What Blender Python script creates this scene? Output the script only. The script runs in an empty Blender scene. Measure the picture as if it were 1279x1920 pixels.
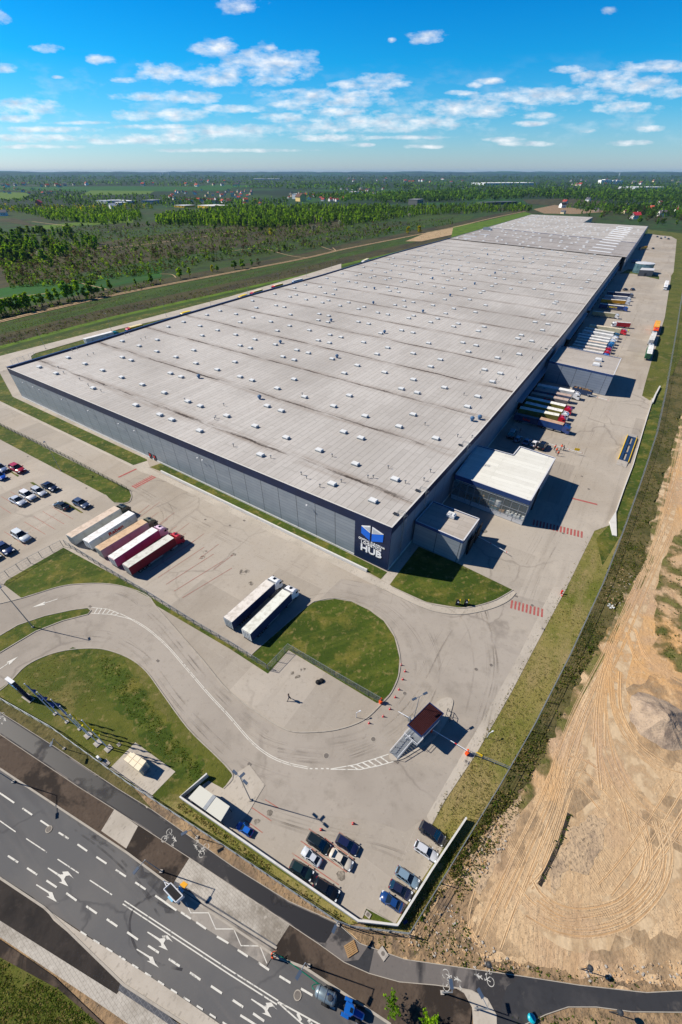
import bpy, bmesh, math, random
from math import sin, cos, tan, radians, hypot, atan2, pi, exp
from mathutils import Vector, Matrix, noise as mnoise
R = random.Random(11)
scene = bpy.context.scene
COL = scene.collection
# ---------------------------------------------------------------- camera
F_, PT, HC = 770.0, radians(43), 75.0          # focal length (photo pixels), downward pitch, flying height (m)
PX, PY = 640.0, 322 + 770.0 * tan(radians(43))
cam = bpy.data.cameras.new('camera'); cam_o = bpy.data.objects.new('camera', cam); COL.objects.link(cam_o)
cam_o.location = (0, 0, HC); cam_o.rotation_euler = (pi/2 - PT, 0, 0)
cam.sensor_fit = 'VERTICAL'; cam.sensor_height = 36; cam.sensor_width = 24
cam.lens = F_ / 1920 * 36; cam.shift_y = (PY - 960) / 1920; cam.shift_x = -0.5/1920
cam.clip_start = .5; cam.clip_end = 200000
scene.camera = cam_o

def G(x, y, z=0.0):
    """survey: the point of the plan at height z that the drone sees in direction (x, y)"""
    dx, dy = (x-PX)/F_, (y-PY)/F_
    d = Vector((dx, cos(PT)-dy*sin(PT), -sin(PT)-dy*cos(PT)))
    return Vector((0, 0, HC)) + d * ((z-HC)/d.z)
def P(q):
    q = Vector(q) - Vector((0, 0, HC))
    dep = q.y*cos(PT)-q.z*sin(PT); dn = -q.y*sin(PT)-q.z*cos(PT)
    return PX + F_*q.x/dep, PY + F_*dn/dep
def hgt(b, ytop):
    g = G(*b); lo, hi = 0, 60
    for _ in range(30):
        m = (lo+hi)/2
        if P((g.x, g.y, m))[1] > ytop: lo = m
        else: hi = m
    return lo
# ---------------------------------------------------------------- materials
def s2l(c): return tuple((v/12.92 if v <= .04045 else ((v+.055)/1.055)**2.4) for v in c)
def rgb(r, g, b): return s2l((r/255, g/255, b/255)) + (1,)
def nd(nt, t, **kw):
    n = nt.nodes.new('ShaderNode'+t)
    for k, v in kw.items():
        if k in n.inputs.keys(): n.inputs[k].default_value = v
        else: setattr(n, k, v)
    return n
def math_(nt, op, a, b=None, clamp=False):
    n = nt.nodes.new('ShaderNodeMath'); n.operation = op; n.use_clamp = clamp
    for i, v in enumerate((a, b)):
        if v is None: continue
        if isinstance(v, (int, float)): n.inputs[i].default_value = v
        else: nt.links.new(v, n.inputs[i])
    return n.outputs[0]
def mrange(nt, v, lo, hi, a=0., b=1.):
    n = nt.nodes.new('ShaderNodeMapRange'); n.clamp = True
    nt.links.new(v, n.inputs[0])
    for i, x in enumerate((lo, hi, a, b)): n.inputs[i+1].default_value = x
    return n.outputs[0]
def mixc(nt, f, a, b, mode='MIX'):
    n = nt.nodes.new('ShaderNodeMix'); n.data_type = 'RGBA'; n.blend_type = mode
    for i, v in ((0, f), (6, a), (7, b)):
        if isinstance(v, (int, float, tuple)): n.inputs[i].default_value = v
        else: nt.links.new(v, n.inputs[i])
    return n.outputs[2]
MATS = {}
def mat(name, col, layers=(), rough=.85, metal=0., bump=0., bscale=2., coord='Object', spec=.3, objvar=0., coat=0., hvar=0., vatt=0., relief=0.):
    """Principled material: a colour and any number of (colour, scale, low, high, strength, options) noise layers over it."""
    if name in MATS: return MATS[name]
    m = bpy.data.materials.new(name); m.use_nodes = True; nt = m.node_tree
    bs = nt.nodes['Principled BSDF']; L = nt.links.new
    bs.inputs['Roughness'].default_value = rough; bs.inputs['Metallic'].default_value = metal
    bs.inputs['Specular IOR Level'].default_value = spec; bs.inputs['Coat Weight'].default_value = coat
    tc = nd(nt, 'TexCoord'); co = tc.outputs[coord]
    c = col
    for la in layers:
        lc, sc, lo, hi, st = la[:5]; op = la[5] if len(la) > 5 else {}
        v = co
        if 'rot' in op:
            mp = nd(nt, 'Mapping'); L(co, mp.inputs[0]); mp.inputs['Rotation'].default_value = (0, 0, radians(-op['rot']))
            mp2 = nd(nt, 'Mapping'); L(mp.outputs[0], mp2.inputs[0]); mp2.inputs['Scale'].default_value = (op.get('sx', 1), op.get('sy', 1), 1)
            v = mp2.outputs[0]
        k = op.get('k', 'n')
        if k == 'n':
            n = nd(nt, 'TexNoise', Scale=sc, Detail=op.get('d', 6.), Roughness=op.get('r', .6), Distortion=op.get('w', 0.)); L(v, n.inputs['Vector']); o = n.outputs[0]
        elif k == 'e':
            dn = nd(nt, 'TexNoise', Scale=sc*3, Detail=4.); L(v, dn.inputs['Vector'])
            va = nd(nt, 'VectorMath', operation='SCALE'); L(dn.outputs[1], va.inputs[0]); va.inputs['Scale'].default_value = op.get('w', .5)/sc
            vb = nd(nt, 'VectorMath', operation='ADD'); L(v, vb.inputs[0]); L(va.outputs[0], vb.inputs[1])
            n = nd(nt, 'TexVoronoi', Scale=sc, feature='DISTANCE_TO_EDGE'); L(vb.outputs[0], n.inputs['Vector']); o = n.outputs[0]
        elif k == 'v':
            n = nd(nt, 'TexVoronoi', Scale=sc); L(v, n.inputs['Vector']); o = n.outputs[0]
        elif k == 'c':
            n = nd(nt, 'TexVoronoi', Scale=sc); L(v, n.inputs['Vector']); sp = nd(nt, 'SeparateColor'); L(n.outputs[1], sp.inputs[0]); o = sp.outputs[0]
        elif k == 'b':
            n = nd(nt, 'TexBrick', Scale=sc); L(v, n.inputs['Vector']); n.inputs['Mortar Size'].default_value = op.get('m', .02)
            n.inputs['Color1'].default_value = (1, 1, 1, 1); n.inputs['Color2'].default_value = (op.get('c2', .8),)*3+(1,); n.inputs['Mortar'].default_value = (0, 0, 0, 1)
            n.inputs['Brick Width'].default_value = op.get('bw', 1.); n.inputs['Row Height'].default_value = op.get('rh', .5); n.offset = op.get('off', .5); o = n.outputs[0]
        elif k == 'w':
            n = nd(nt, 'TexWave', Scale=sc, Distortion=op.get('w', 3.), Detail=3.); L(v, n.inputs['Vector']); n.inputs['Detail Scale'].default_value = op.get('ds', 1.); o = n.outputs[1]
        f = mrange(nt, o, lo, hi, 0, st)
        if 'mask' in op:
            n2 = nd(nt, 'TexNoise', Scale=op['mask'], Detail=4.); L(co, n2.inputs['Vector'])
            f = math_(nt, 'MULTIPLY', f, mrange(nt, n2.outputs[0], op.get('ml', .45), op.get('mh', .6)))
        c = mixc(nt, f, c, lc)
    if objvar or hvar:
        oi = nd(nt, 'ObjectInfo'); hs = nd(nt, 'HueSaturation')
        if isinstance(c, tuple): hs.inputs['Color'].default_value = c
        else: L(c, hs.inputs['Color'])
        L(mrange(nt, oi.outputs['Random'], 0, 1, 1-objvar, 1+objvar), hs.inputs['Value'])
        sep = math_(nt, 'FRACT', math_(nt, 'MULTIPLY', oi.outputs['Random'], 17.3))
        L(mrange(nt, sep, 0, 1, .5-hvar, .5+hvar), hs.inputs['Hue']); c = hs.outputs[0]
    if vatt:
        at = nd(nt, 'Attribute', attribute_name='tone'); hs = nd(nt, 'HueSaturation')
        if isinstance(c, tuple): hs.inputs['Color'].default_value = c
        else: L(c, hs.inputs['Color'])
        L(mrange(nt, at.outputs['Fac'], 0, 1, 1-vatt, 1+vatt), hs.inputs['Value']); L(mrange(nt, at.outputs['Fac'], 0, 1, .5+.025*vatt, .5-.03*vatt), hs.inputs['Hue']); c = hs.outputs[0]
    if isinstance(c, tuple): bs.inputs['Base Color'].default_value = c
    else: L(c, bs.inputs['Base Color'])
    if bump:
        n = nd(nt, 'TexNoise', Scale=bscale, Detail=6.); L(co, n.inputs['Vector'])
        b = nd(nt, 'Bump', Strength=1., Distance=bump); L(n.outputs[0], b.inputs['Height']); L(b.outputs[0], bs.inputs['Normal'])
        if relief:
            bw = nd(nt, 'RGBToBW'); L(c, bw.inputs[0]); b2 = nd(nt, 'Bump', Strength=1., Distance=relief); L(bw.outputs[0], b2.inputs['Height']); L(b.outputs[0], b2.inputs['Normal']); L(b2.outputs[0], bs.inputs['Normal'])
    MATS[name] = m; return m
def paint(r, g, b, rough=.28, coat=.7):
    return mat('paint_%d_%d_%d' % (r, g, b), rgb(r, g, b), rough=rough, coat=coat, spec=.5)
def sheet_mat(r, g, b):
    return mat('panel_%d_%d_%d' % (r, g, b), rgb(r, g, b), [(rgb(int(r*.74), int(g*.71), int(b*.67)), .6, .48, .7, .7), (rgb(int(r*.6), int(g*.56), int(b*.52)), 1.6, .6, .75, .5)], rough=.55)
def glass(name, col=(.01, .014, .018, 1), rough=.06): return mat(name, col, rough=rough, spec=.8)
# ---------------------------------------------------------------- mesh builder
class MB:
    def __init__(s): s.v = []; s.f = []; s.mi = []; s.ms = []; s.tone = []; s.uv = None
    def m(s, mt):
        if mt not in s.ms: s.ms.append(mt)
        return s.ms.index(mt)
    def face(s, pts, mt, tone=.5):
        i = len(s.v); s.v += [tuple(p) for p in pts]; s.f.append(tuple(range(i, i+len(pts)))); s.mi.append(s.m(mt)); s.tone.append(tone)
    def hexa(s, b, t, mt, mtop=None):
        """closed solid between two polygons of equal length"""
        n = len(b); i = len(s.v); s.v += [tuple(p) for p in b] + [tuple(p) for p in t]; k = s.m(mt); kt = s.m(mtop or mt)
        for j in range(n):
            a = (j+1) % n; s.f.append((i+j, i+a, i+n+a, i+n+j)); s.mi.append(k); s.tone.append(.5)
        s.f.append(tuple(i+n+j for j in range(n))); s.mi.append(kt); s.tone.append(.5)
        s.f.append(tuple(i+j for j in reversed(range(n)))); s.mi.append(k); s.tone.append(.5)
    def prism(s, pts, z0, z1, mt, mtop=None):
        s.hexa([(p[0], p[1], z0) for p in pts], [(p[0], p[1], z1) for p in pts], mt, mtop)
    def box(s, c, sz, mt, rz=0., taper=1., mtop=None):
        hx, hy, hz = (q/2 for q in sz); ca, sa = cos(rz), sin(rz)
        def q(x, y, z): return (c[0]+x*ca-y*sa, c[1]+x*sa+y*ca, c[2]+z)
        cs = ((-1, -1), (1, -1), (1, 1), (-1, 1))
        s.hexa([q(x*hx, y*hy, -hz) for x, y in cs], [q(x*hx*taper, y*hy*taper, hz) for x, y in cs], mt, mtop)
    def tube(s, p, q, r, mt, n=6, r2=None, cap=True):
        p, q = Vector(p), Vector(q); d = q-p
        if d.length < 1e-6: return
        a = d.orthogonal().normalized(); b = d.normalized().cross(a); r2 = r if r2 is None else r2
        A = [p + (a*cos(2*pi*k/n)+b*sin(2*pi*k/n))*r for k in range(n)]; B = [q + (a*cos(2*pi*k/n)+b*sin(2*pi*k/n))*r2 for k in range(n)]
        s.hexa(A, B, mt)
    def path(s, pts, r, mt, n=5):
        for a, b in zip(pts, pts[1:]): s.tube(a, b, r, mt, n)
    def lathe(s, prof, mt, n=12, c=(0, 0, 0)):
        for (r0, z0), (r1, z1) in zip(prof, prof[1:]):
            for k in range(n):
                a, b = 2*pi*k/n, 2*pi*(k+1)/n
                s.face([(c[0]+r0*cos(a), c[1]+r0*sin(a), c[2]+z0), (c[0]+r0*cos(b), c[1]+r0*sin(b), c[2]+z0), (c[0]+r1*cos(b), c[1]+r1*sin(b), c[2]+z1), (c[0]+r1*cos(a), c[1]+r1*sin(a), c[2]+z1)], mt)
    def loft(s, rings, mt, caps=True):
        n = len(rings[0]); i = len(s.v); k = s.m(mt)
        for r in rings: s.v += [tuple(p) for p in r]
        for a in range(len(rings)-1):
            for j in range(n):
                b = (j+1) % n; s.f.append((i+a*n+j, i+a*n+b, i+(a+1)*n+b, i+(a+1)*n+j)); s.mi.append(k); s.tone.append(.5)
        if caps:
            s.f.append(tuple(i+j for j in reversed(range(n)))); s.mi.append(k); s.tone.append(.5)
            e = i+(len(rings)-1)*n; s.f.append(tuple(e+j for j in range(n))); s.mi.append(k); s.tone.append(.5)
    def build(s, name, parent=None, smooth=False, fix=False):
        if not s.f: return None
        me = bpy.data.meshes.new(name); off = parent.location if parent is not None and not fix else Vector((0, 0, 0))
        if parent is not None and parent.parent is not None and not fix: off = off + parent.parent.location
        me.from_pydata([tuple(Vector(v)-off) for v in s.v], [], s.f)
        for m_ in s.ms: me.materials.append(m_)
        me.polygons.foreach_set('material_index', s.mi)
        if smooth: me.polygons.foreach_set('use_smooth', [True]*len(s.f))
        if any(t != .5 for t in s.tone):
            a = me.attributes.new('tone', 'FLOAT', 'FACE'); a.data.foreach_set('value', s.tone)
        if s.uv:
            u = me.uv_layers.new(name='UVMap'); fl = [c for q in s.uv for p_ in q for c in p_]; u.data.foreach_set('uv', fl)
        me.update()
        o = bpy.data.objects.new(name, me); COL.objects.link(o)
        if parent is not None: o.parent = parent
        return o
def tag(o, label=None, cat=None, group=None, kind=None):
    if label: o['label'] = label
    if cat: o['category'] = cat
    if group: o['group'] = group
    if kind: o['kind'] = kind
    return o
def thing(name, label, cat, loc=(0, 0, 0), group=None):
    o = bpy.data.objects.new(name, None); COL.objects.link(o); o.location = loc; o.empty_display_size = .3
    return tag(o, label, cat, group)
def copy_tree(o, parent=None):
    c = o.copy(); COL.objects.link(c)
    if parent is not None: c.parent = parent
    for k in ('group', 'label'):
        if parent is None and k in c: del c[k]
    for ch in list(o.children): copy_tree(ch, c)
    return c
def struct(mb, name, smooth=False): return tag(mb.build(name, smooth=smooth), kind='structure')
def repaint(root, tbl):
    """give a copied thing its own colours: part name -> material"""
    for ch in root.children_recursive:
        nm = ch.name.split('.')[0]
        if nm in tbl and ch.material_slots:
            ch.material_slots[0].link = 'OBJECT'; ch.material_slots[0].material = tbl[nm]
EPS = [0]
def eps():
    EPS[0] = (EPS[0]+1) % 150; return EPS[0]*2.5e-5
def poly(mb, px, z, mt):
    z += eps(); pts = [G(*p) for p in px]
    for t in tess([(p.x, p.y) for p in pts]): mb.face([(pts[i].x, pts[i].y, z) for i in t], mt)
def tess(pts):
    from mathutils.geometry import tessellate_polygon
    out = []
    for t in tessellate_polygon([[Vector((x, y, 0)) for x, y in pts]]):
        a, b, c = (pts[i] for i in t)
        if (b[0]-a[0])*(c[1]-a[1])-(b[1]-a[1])*(c[0]-a[0]) < 0: t = (t[0], t[2], t[1])
        out.append(t)
    return out
def smoothline(pts, n=6, closed=False):
    """Catmull-Rom through the points"""
    out = []; m = len(pts); rng = range(m) if closed else range(m-1)
    for i in rng:
        g = (lambda k: pts[k % m]) if closed else (lambda k: pts[max(0, min(m-1, k))])
        p0, p1, p2, p3 = g(i-1), g(i), g(i+1), g(i+2)
        for k in range(n):
            t = k/n; out.append(tuple(.5*((2*p1[j])+(-p0[j]+p2[j])*t+(2*p0[j]-5*p1[j]+4*p2[j]-p3[j])*t*t+(-p0[j]+3*p1[j]-3*p2[j]+p3[j])*t**3) for j in range(len(p1))))
    if not closed: out.append(tuple(pts[-1]))
    return out
def ribbon(mb, wpts, w, z, mt, off=0., zf=None):
    """flat band of width w along a line on the ground"""
    n = len(wpts); L_, R_ = [], []; z += eps()
    for i in range(n):
        a = Vector(wpts[max(0, i-1)][:2]); b = Vector(wpts[min(n-1, i+1)][:2]); d = (b-a)
        if d.length < 1e-9: d = Vector((1, 0))
        d.normalize(); nn = Vector((-d.y, d.x)); c = Vector(wpts[i][:2]) + nn*off
        L_.append(c+nn*w/2); R_.append(c-nn*w/2)
    for i in range(n-1): mb.face([(R_[i].x, R_[i].y, z), (R_[i+1].x, R_[i+1].y, z), (L_[i+1].x, L_[i+1].y, z), (L_[i].x, L_[i].y, z)], mt)
    return L_, R_
def kerb(mb, wpts, w, h, mt):
    n = len(wpts); mb2 = MB(); L_, R_ = ribbon(mb2, wpts, w, 0, mt)
    for i in range(n-1):
        mb.hexa([(R_[i].x, R_[i].y, 0), (R_[i+1].x, R_[i+1].y, 0), (L_[i+1].x, L_[i+1].y, 0), (L_[i].x, L_[i].y, 0)], [(R_[i].x, R_[i].y, h), (R_[i+1].x, R_[i+1].y, h), (L_[i+1].x, L_[i+1].y, h), (L_[i].x, L_[i].y, h)], mt)
def W(px, z=0.): return [G(p[0], p[1], z) for p in px]
def text_mesh(s, size, mt, org, xd, yd, parent, name='lettering', bold=.02, ext=.02, align='CENTER', sx=1.):
    cu = bpy.data.curves.new('t', 'FONT'); cu.body = s; cu.size = size; cu.offset = bold*size; cu.extrude = ext; cu.align_x = align; cu.resolution_u = 2
    t = bpy.data.objects.new('t', cu); COL.objects.link(t); dg = bpy.context.evaluated_depsgraph_get(); dg.update()
    me = bpy.data.meshes.new_from_object(t.evaluated_get(dg)); bpy.data.objects.remove(t); bpy.data.curves.remove(cu)
    xd, yd = Vector(xd).normalized(), Vector(yd).normalized(); zd = xd.cross(yd)
    off = parent.location.copy() if parent is not None else Vector((0, 0, 0))
    if parent is not None and parent.parent is not None: off += parent.parent.location
    o = Vector(org)-off
    me.transform(Matrix(((xd.x*sx, yd.x, zd.x, o.x), (xd.y*sx, yd.y, zd.y, o.y), (xd.z*sx, yd.z, zd.z, o.z), (0, 0, 0, 1))))
    me.materials.clear(); me.materials.append(mt)
    ob = bpy.data.objects.new(name, me); COL.objects.link(ob)
    if parent is not None: ob.parent = parent
    return ob
# ---------------------------------------------------------------- light, sky
SUN_AZ, SUN_EL = radians(180-14), radians(41)
tosun = Vector((cos(SUN_AZ)*cos(SUN_EL), sin(SUN_AZ)*cos(SUN_EL), sin(SUN_EL)))
sl = bpy.data.lights.new('sun', 'SUN'); sl.energy = 5.0; sl.angle = radians(.5); sl.color = (1, .92, .80)
so = bpy.data.objects.new('sun', sl); COL.objects.link(so); so.rotation_euler = tosun.to_track_quat('Z', 'Y').to_euler(); so.location = (-300, 100, 400)
wd = bpy.data.worlds.new('World'); scene.world = wd; wd.use_nodes = True; nt = wd.node_tree; LK = nt.links.new
bg = nt.nodes['Background']; SKY_S = .085
bg.inputs[1].default_value = SKY_S
sky = nd(nt, 'TexSky', sky_type='NISHITA', sun_disc=False, sun_elevation=SUN_EL, sun_rotation=atan2(tosun.x, tosun.y), altitude=200., air_density=1., dust_density=.6, ozone_density=2.)
geo = nd(nt, 'NewGeometry'); inc = nd(nt, 'VectorMath', operation='SCALE'); inc.inputs['Scale'].default_value = -1; LK(geo.outputs['Incoming'], inc.inputs[0])
sx = nd(nt, 'SeparateXYZ'); LK(inc.outputs[0], sx.inputs[0])
ysafe = math_(nt, 'MAXIMUM', sx.outputs[1], .02)
ca = math_(nt, 'DIVIDE', sx.outputs[0], ysafe); ce = math_(nt, 'DIVIDE', sx.outputs[2], ysafe)
el = math_(nt, 'DIVIDE', sx.outputs[2], math_(nt, 'SQRT', math_(nt, 'SUBTRACT', 1., math_(nt, 'POWER', sx.outputs[2], 2.))))
ramp = nd(nt, 'ValToRGB'); LK(mrange(nt, el, 0., .5), ramp.inputs[0])
cr = ramp.color_ramp; cr.elements[0].position = 0; cr.elements[0].color = (.92, 1.14, 1.62, 1); cr.elements[1].position = 1; cr.elements[1].color = (.10, .26, .52, 1)
for p_, c_ in ((.05, (.66, 1.05, 1.5, 1)), (.14, (.24, .90, 1.42, 1)), (.25, (.04, .78, 1.36, 1)), (.42, (.0, .62, 1.26, 1))): e_ = cr.elements.new(p_); e_.color = c_
skyc = mixc(nt, 1., sky.outputs[0], ramp.outputs[0], 'MULTIPLY')
cxy = nd(nt, 'CombineXYZ'); LK(ca, cxy.inputs[0]); LK(ce, cxy.inputs[1])
BL = [(446,8,40,12),(0,33,16,10),(800,69,32,10),(1147,20,15,6),(405,90,40,14),(500,120,85,23),(400,145,62,13),(300,136,42,14),(510,90,11,5),(350,182,62,9),(270,181,52,6),(505,152,42,8),(185,112,24,7),(88,91,30,6),(12,128,20,7),(715,153,48,12),(655,161,30,8),(620,178,105,9),(660,190,75,9),(560,195,54,8),(440,203,52,6),(640,210,62,7),(255,216,44,8),(340,215,52,9),(40,200,64,12),(30,222,44,6),(90,243,74,5),(60,258,104,6),(210,265,44,5),(300,260,84,8),(420,245,115,10),(530,221,44,7),(600,240,64,9),(720,230,140,13),(620,258,64,6),(1020,180,130,12),(880,204,94,14),(1180,160,84,15),(1235,124,64,9),(1175,203,58,9),(1140,145,64,9),(1262,172,44,9),(1065,130,27,6),(920,152,22,5),(890,160,14,4),(868,174,28,4),(1010,217,28,5),(1220,240,27,5),(940,262,34,4),(990,270,44,4),(1000,232,32,4),(1100,246,14,3),(800,275,40,3),(1180,268,40,4),(680,272,20,3),(108,145,10,3),(230,150,20,5),(736,75,7,4)]
best = None
for bx, by, rx, ry in BL + [(150, 230, 60, 3), (420, 282, 130, 3), (760, 258, 90, 3), (310, 238, 90, 4), (60, 275, 90, 3)]:
    rx, ry = rx*1.15, ry*1.12
    d0 = G(bx, by)-Vector((0, 0, HC)) if False else None
    def ae(x, y):
        dx, dy = (x-PX)/F_, (y-PY)/F_; Y = cos(PT)-dy*sin(PT); return dx/Y, (-sin(PT)-dy*cos(PT))/Y
    a0, e0 = ae(bx, by); a1, _ = ae(bx+rx*1.22, by); _, e1 = ae(bx, by-ry*1.5)
    s1 = nd(nt, 'VectorMath', operation='SUBTRACT'); LK(cxy.outputs[0], s1.inputs[0]); s1.inputs[1].default_value = (a0, e0, 0)
    s2 = nd(nt, 'VectorMath', operation='MULTIPLY'); LK(s1.outputs[0], s2.inputs[0]); s2.inputs[1].default_value = (1/(a1-a0), 1/(e1-e0), 0)
    s3 = nd(nt, 'VectorMath', operation='DOT_PRODUCT'); LK(s2.outputs[0], s3.inputs[0]); LK(s2.outputs[0], s3.inputs[1])
    best = s3.outputs['Value'] if best is None else math_(nt, 'MINIMUM', best, s3.outputs['Value'])
mp = nd(nt, 'Mapping'); LK(cxy.outputs[0], mp.inputs[0]); mp.inputs['Scale'].default_value = (1, 3.0, 1)
n1 = nd(nt, 'TexNoise', Scale=30., Detail=9., Roughness=.62); LK(mp.outputs[0], n1.inputs['Vector'])
n2 = nd(nt, 'TexNoise', Scale=14., Detail=8., Roughness=.6); LK(mp.outputs[0], n2.inputs['Vector'])
dens = math_(nt, 'ADD', math_(nt, 'SUBTRACT', 1., best), math_(nt, 'MULTIPLY', math_(nt, 'SUBTRACT', n1.outputs[0], .52), 3.3))
cov = mrange(nt, dens, .1, 1.45)
cov = math_(nt, 'MULTIPLY', cov, mrange(nt, best, 1.8, .7))
wisp = math_(nt, 'MULTIPLY', mrange(nt, n2.outputs[0], .5, .74, 0, .4), math_(nt, 'MULTIPLY', mrange(nt, el, .022, .05), mrange(nt, el, .13, .07)))
cov = math_(nt, 'MAXIMUM', cov, wisp)
shade = nd(nt, 'TexNoise', Scale=36., Detail=5.); mp3 = nd(nt, 'Mapping'); LK(cxy.outputs[0], mp3.inputs[0]); mp3.inputs['Scale'].default_value = (1, 3.0, 1); mp3.inputs['Location'].default_value = (0, .012, 0); LK(mp3.outputs[0], shade.inputs['Vector'])
ccol = mixc(nt, mrange(nt, shade.outputs[0], .4, .66), (.92/SKY_S, .93/SKY_S, .95/SKY_S, 1), (.56/SKY_S, .62/SKY_S, .72/SKY_S, 1))
ccol = mixc(nt, 1., ccol, (.92, .92, .92, 1), 'MULTIPLY')
front = mrange(nt, sx.outputs[1], .02, .1)
fin = mixc(nt, math_(nt, 'MULTIPLY', math_(nt, 'MULTIPLY', cov, front), .93), skyc, ccol)
LK(fin, bg.inputs[0])
vs = scene.view_settings; vs.view_transform = 'Standard'; vs.look = 'None'; vs.exposure = .3; vs.gamma = 1; vs.use_curve_mapping = False
scene.cycles.max_bounces = 6; scene.cycles.volume_bounces = 0; scene.cycles.transparent_max_bounces = 12
try: scene.cycles.use_denoising = True; scene.cycles.denoiser = 'OPENIMAGEDENOISE'
except Exception: pass
scene.render.film_transparent = False
# ---------------------------------------------------------------- ground materials
D1 = 57.5                                     # direction of the long side of the hall (degrees)
M_CONC = mat('concrete_paving', rgb(171, 163, 152), [
    (rgb(160, 149, 134), .02, .42, .62, .8), (rgb(186, 177, 164), .06, .5, .7, .7), (rgb(140, 131, 120), .25, .52, .75, .55, {'rot': 57, 'sx': .12, 'sy': 1}),
    (rgb(128, 121, 112), .22, .985, 1., .35, {'k': 'b', 'bw': 6., 'rh': 3., 'm': .006, 'rot': 57, 'c2': .97}), (rgb(120, 112, 103), 1.2, .55, .75, .38), (rgb(112, 105, 98), .05, .02, .0, .5, {'k': 'e', 'w': .25, 'mask': .03, 'ml': .48, 'mh': .6}),
    (rgb(196, 188, 176), 2.6, .58, .8, .4), (rgb(116, 108, 99), 7., .58, .78, .4)], rough=.9, bump=.01, bscale=3.)
M_LANE = mat('lane_concrete', rgb(164, 156, 146), [
    (rgb(143, 135, 125), .03, .42, .62, .8), (rgb(174, 165, 152), .08, .52, .7, .6), (rgb(128, 121, 111), .3, .52, .72, .5), (rgb(112, 105, 98), 1.5, .58, .76, .4), (rgb(116, 108, 99), 7., .58, .78, .35), (rgb(110, 102, 96), .06, .02, 0., .5, {'k': 'e', 'w': .25, 'mask': .04})], rough=.9, bump=.01, bscale=3.)
M_WALK = mat('light_paving', rgb(182, 174, 162), [(rgb(160, 152, 140), .12, .45, .65, .7), (rgb(120, 114, 106), 1., .985, 1., .45, {'k': 'b', 'bw': .5, 'rh': .25, 'm': .02, 'rot': 57, 'c2': .9}), (rgb(140, 130, 117), 2.2, .56, .76, .5)], rough=.9)
M_PAVER = mat('block_pavers', rgb(178, 172, 162), [(rgb(120, 112, 100), .10, .5, .62, .8), (rgb(96, 90, 82), 1.9, .6, 0., .38, {'k': 'b', 'bw': 1., 'rh': .7, 'm': .05, 'rot': -36, 'c2': .75}), (rgb(205, 200, 190), 1.4, .55, .75, .6), (rgb(105, 100, 86), 3., .58, .75, .5)], rough=.9)
M_KERB = mat('kerb_stone', rgb(168, 161, 150), [(rgb(140, 132, 122), .8, .5, .7, .7)], rough=.9)
M_ASPH = mat('asphalt', rgb(92, 92, 93), [(rgb(106, 104, 102), .05, .45, .65, .8), (rgb(72, 72, 75), .14, .5, .66, .7, {'rot': -36, 'sx': .15, 'sy': 1}), (rgb(118, 112, 108), .35, .55, .75, .4, {'rot': -36, 'sx': .05, 'sy': 1}), (rgb(60, 60, 64), .05, .012, 0., .6, {'k': 'e', 'w': .3, 'mask': .06}), (rgb(132, 128, 122), 5., .6, .8, .4)], rough=.85, bump=.006, bscale=9.)
M_PATH = mat('path_asphalt', rgb(106, 101, 98), [(rgb(42, 42, 46), .075, .45, .49, .92, {'w': .6}), (rgb(136, 130, 124), .4, .55, .72, .6), (rgb(80, 77, 76), 2.5, .55, .75, .4)], rough=.8)
M_ASPH2 = mat('fresh_asphalt', rgb(52, 53, 57), [(rgb(80, 78, 78), .12, .5, .68, .7), (rgb(112, 106, 100), .5, .6, .78, .6), (rgb(38, 38, 42), 1.2, .5, .7, .5)], rough=.85)
M_SOIL = mat('brown_soil', rgb(82, 70, 60), [(rgb(42, 36, 32), .13, .48, .54, .9, {'w': .5}), (rgb(100, 88, 76), .6, .54, .72, .6), (rgb(45, 38, 34), 2.5, .52, .74, .6)], rough=.95, bump=.05, bscale=1.6)
M_SOIL2 = mat('dark_soil', rgb(52, 47, 44), [(rgb(34, 31, 30), .3, .45, .65, .8), (rgb(76, 68, 62), 1., .55, .75, .5)], rough=.95, bump=.06, bscale=1.5)
M_LAWN = mat('lawn_grass', rgb(64, 82, 16), [(rgb(50, 68, 12), .07, .42, .6, .9), (rgb(94, 102, 36), .35, .5, .66, .55, {'rot': 22, 'sx': .05, 'sy': 1}), (rgb(112, 106, 44), .16, .5, .66, .85), (rgb(140, 124, 78), .7, .55, .70, .75), (rgb(38, 54, 10), 1.6, .5, .72, .7), (rgb(108, 116, 50), 4.5, .6, .78, .5)], rough=.95, bump=.08, bscale=5.)
M_VERGE = mat('dry_verge_grass', rgb(128, 120, 66), [(rgb(92, 100, 32), .06, .44, .58, .9), (rgb(148, 130, 92), .14, .5, .66, .8, {'rot': 57, 'sx': .3, 'sy': 1}), (rgb(160, 140, 98), .8, .55, .72, .7), (rgb(62, 72, 18), 1.4, .54, .74, .8), (rgb(170, 158, 116), 4.5, .6, .78, .6), (rgb(60, 62, 26), 6., .56, .74, .5)], rough=.95, bump=.1, bscale=4.)
M_ROUGHL = mat('rough_lawn', rgb(88, 92, 32), [(rgb(62, 76, 16), .08, .44, .58, .9), (rgb(124, 112, 66), .16, .52, .68, .75), (rgb(142, 126, 84), .7, .56, .72, .7), (rgb(54, 66, 14), 1.2, .54, .72, .8), (rgb(150, 138, 92), 4.5, .6, .78, .5)], rough=.95, bump=.1, bscale=4.)
M_GREENV = mat('green_bank', rgb(84, 106, 24), [(rgb(64, 88, 18), .04, .44, .6, .9), (rgb(120, 122, 50), .12, .52, .7, .7, {'rot': 57, 'sx': .2, 'sy': 1}), (rgb(50, 68, 14), 1.2, .52, .72, .7), (rgb(122, 128, 56), 4., .6, .78, .5)], rough=.95, bump=.08, bscale=4.)
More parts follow.
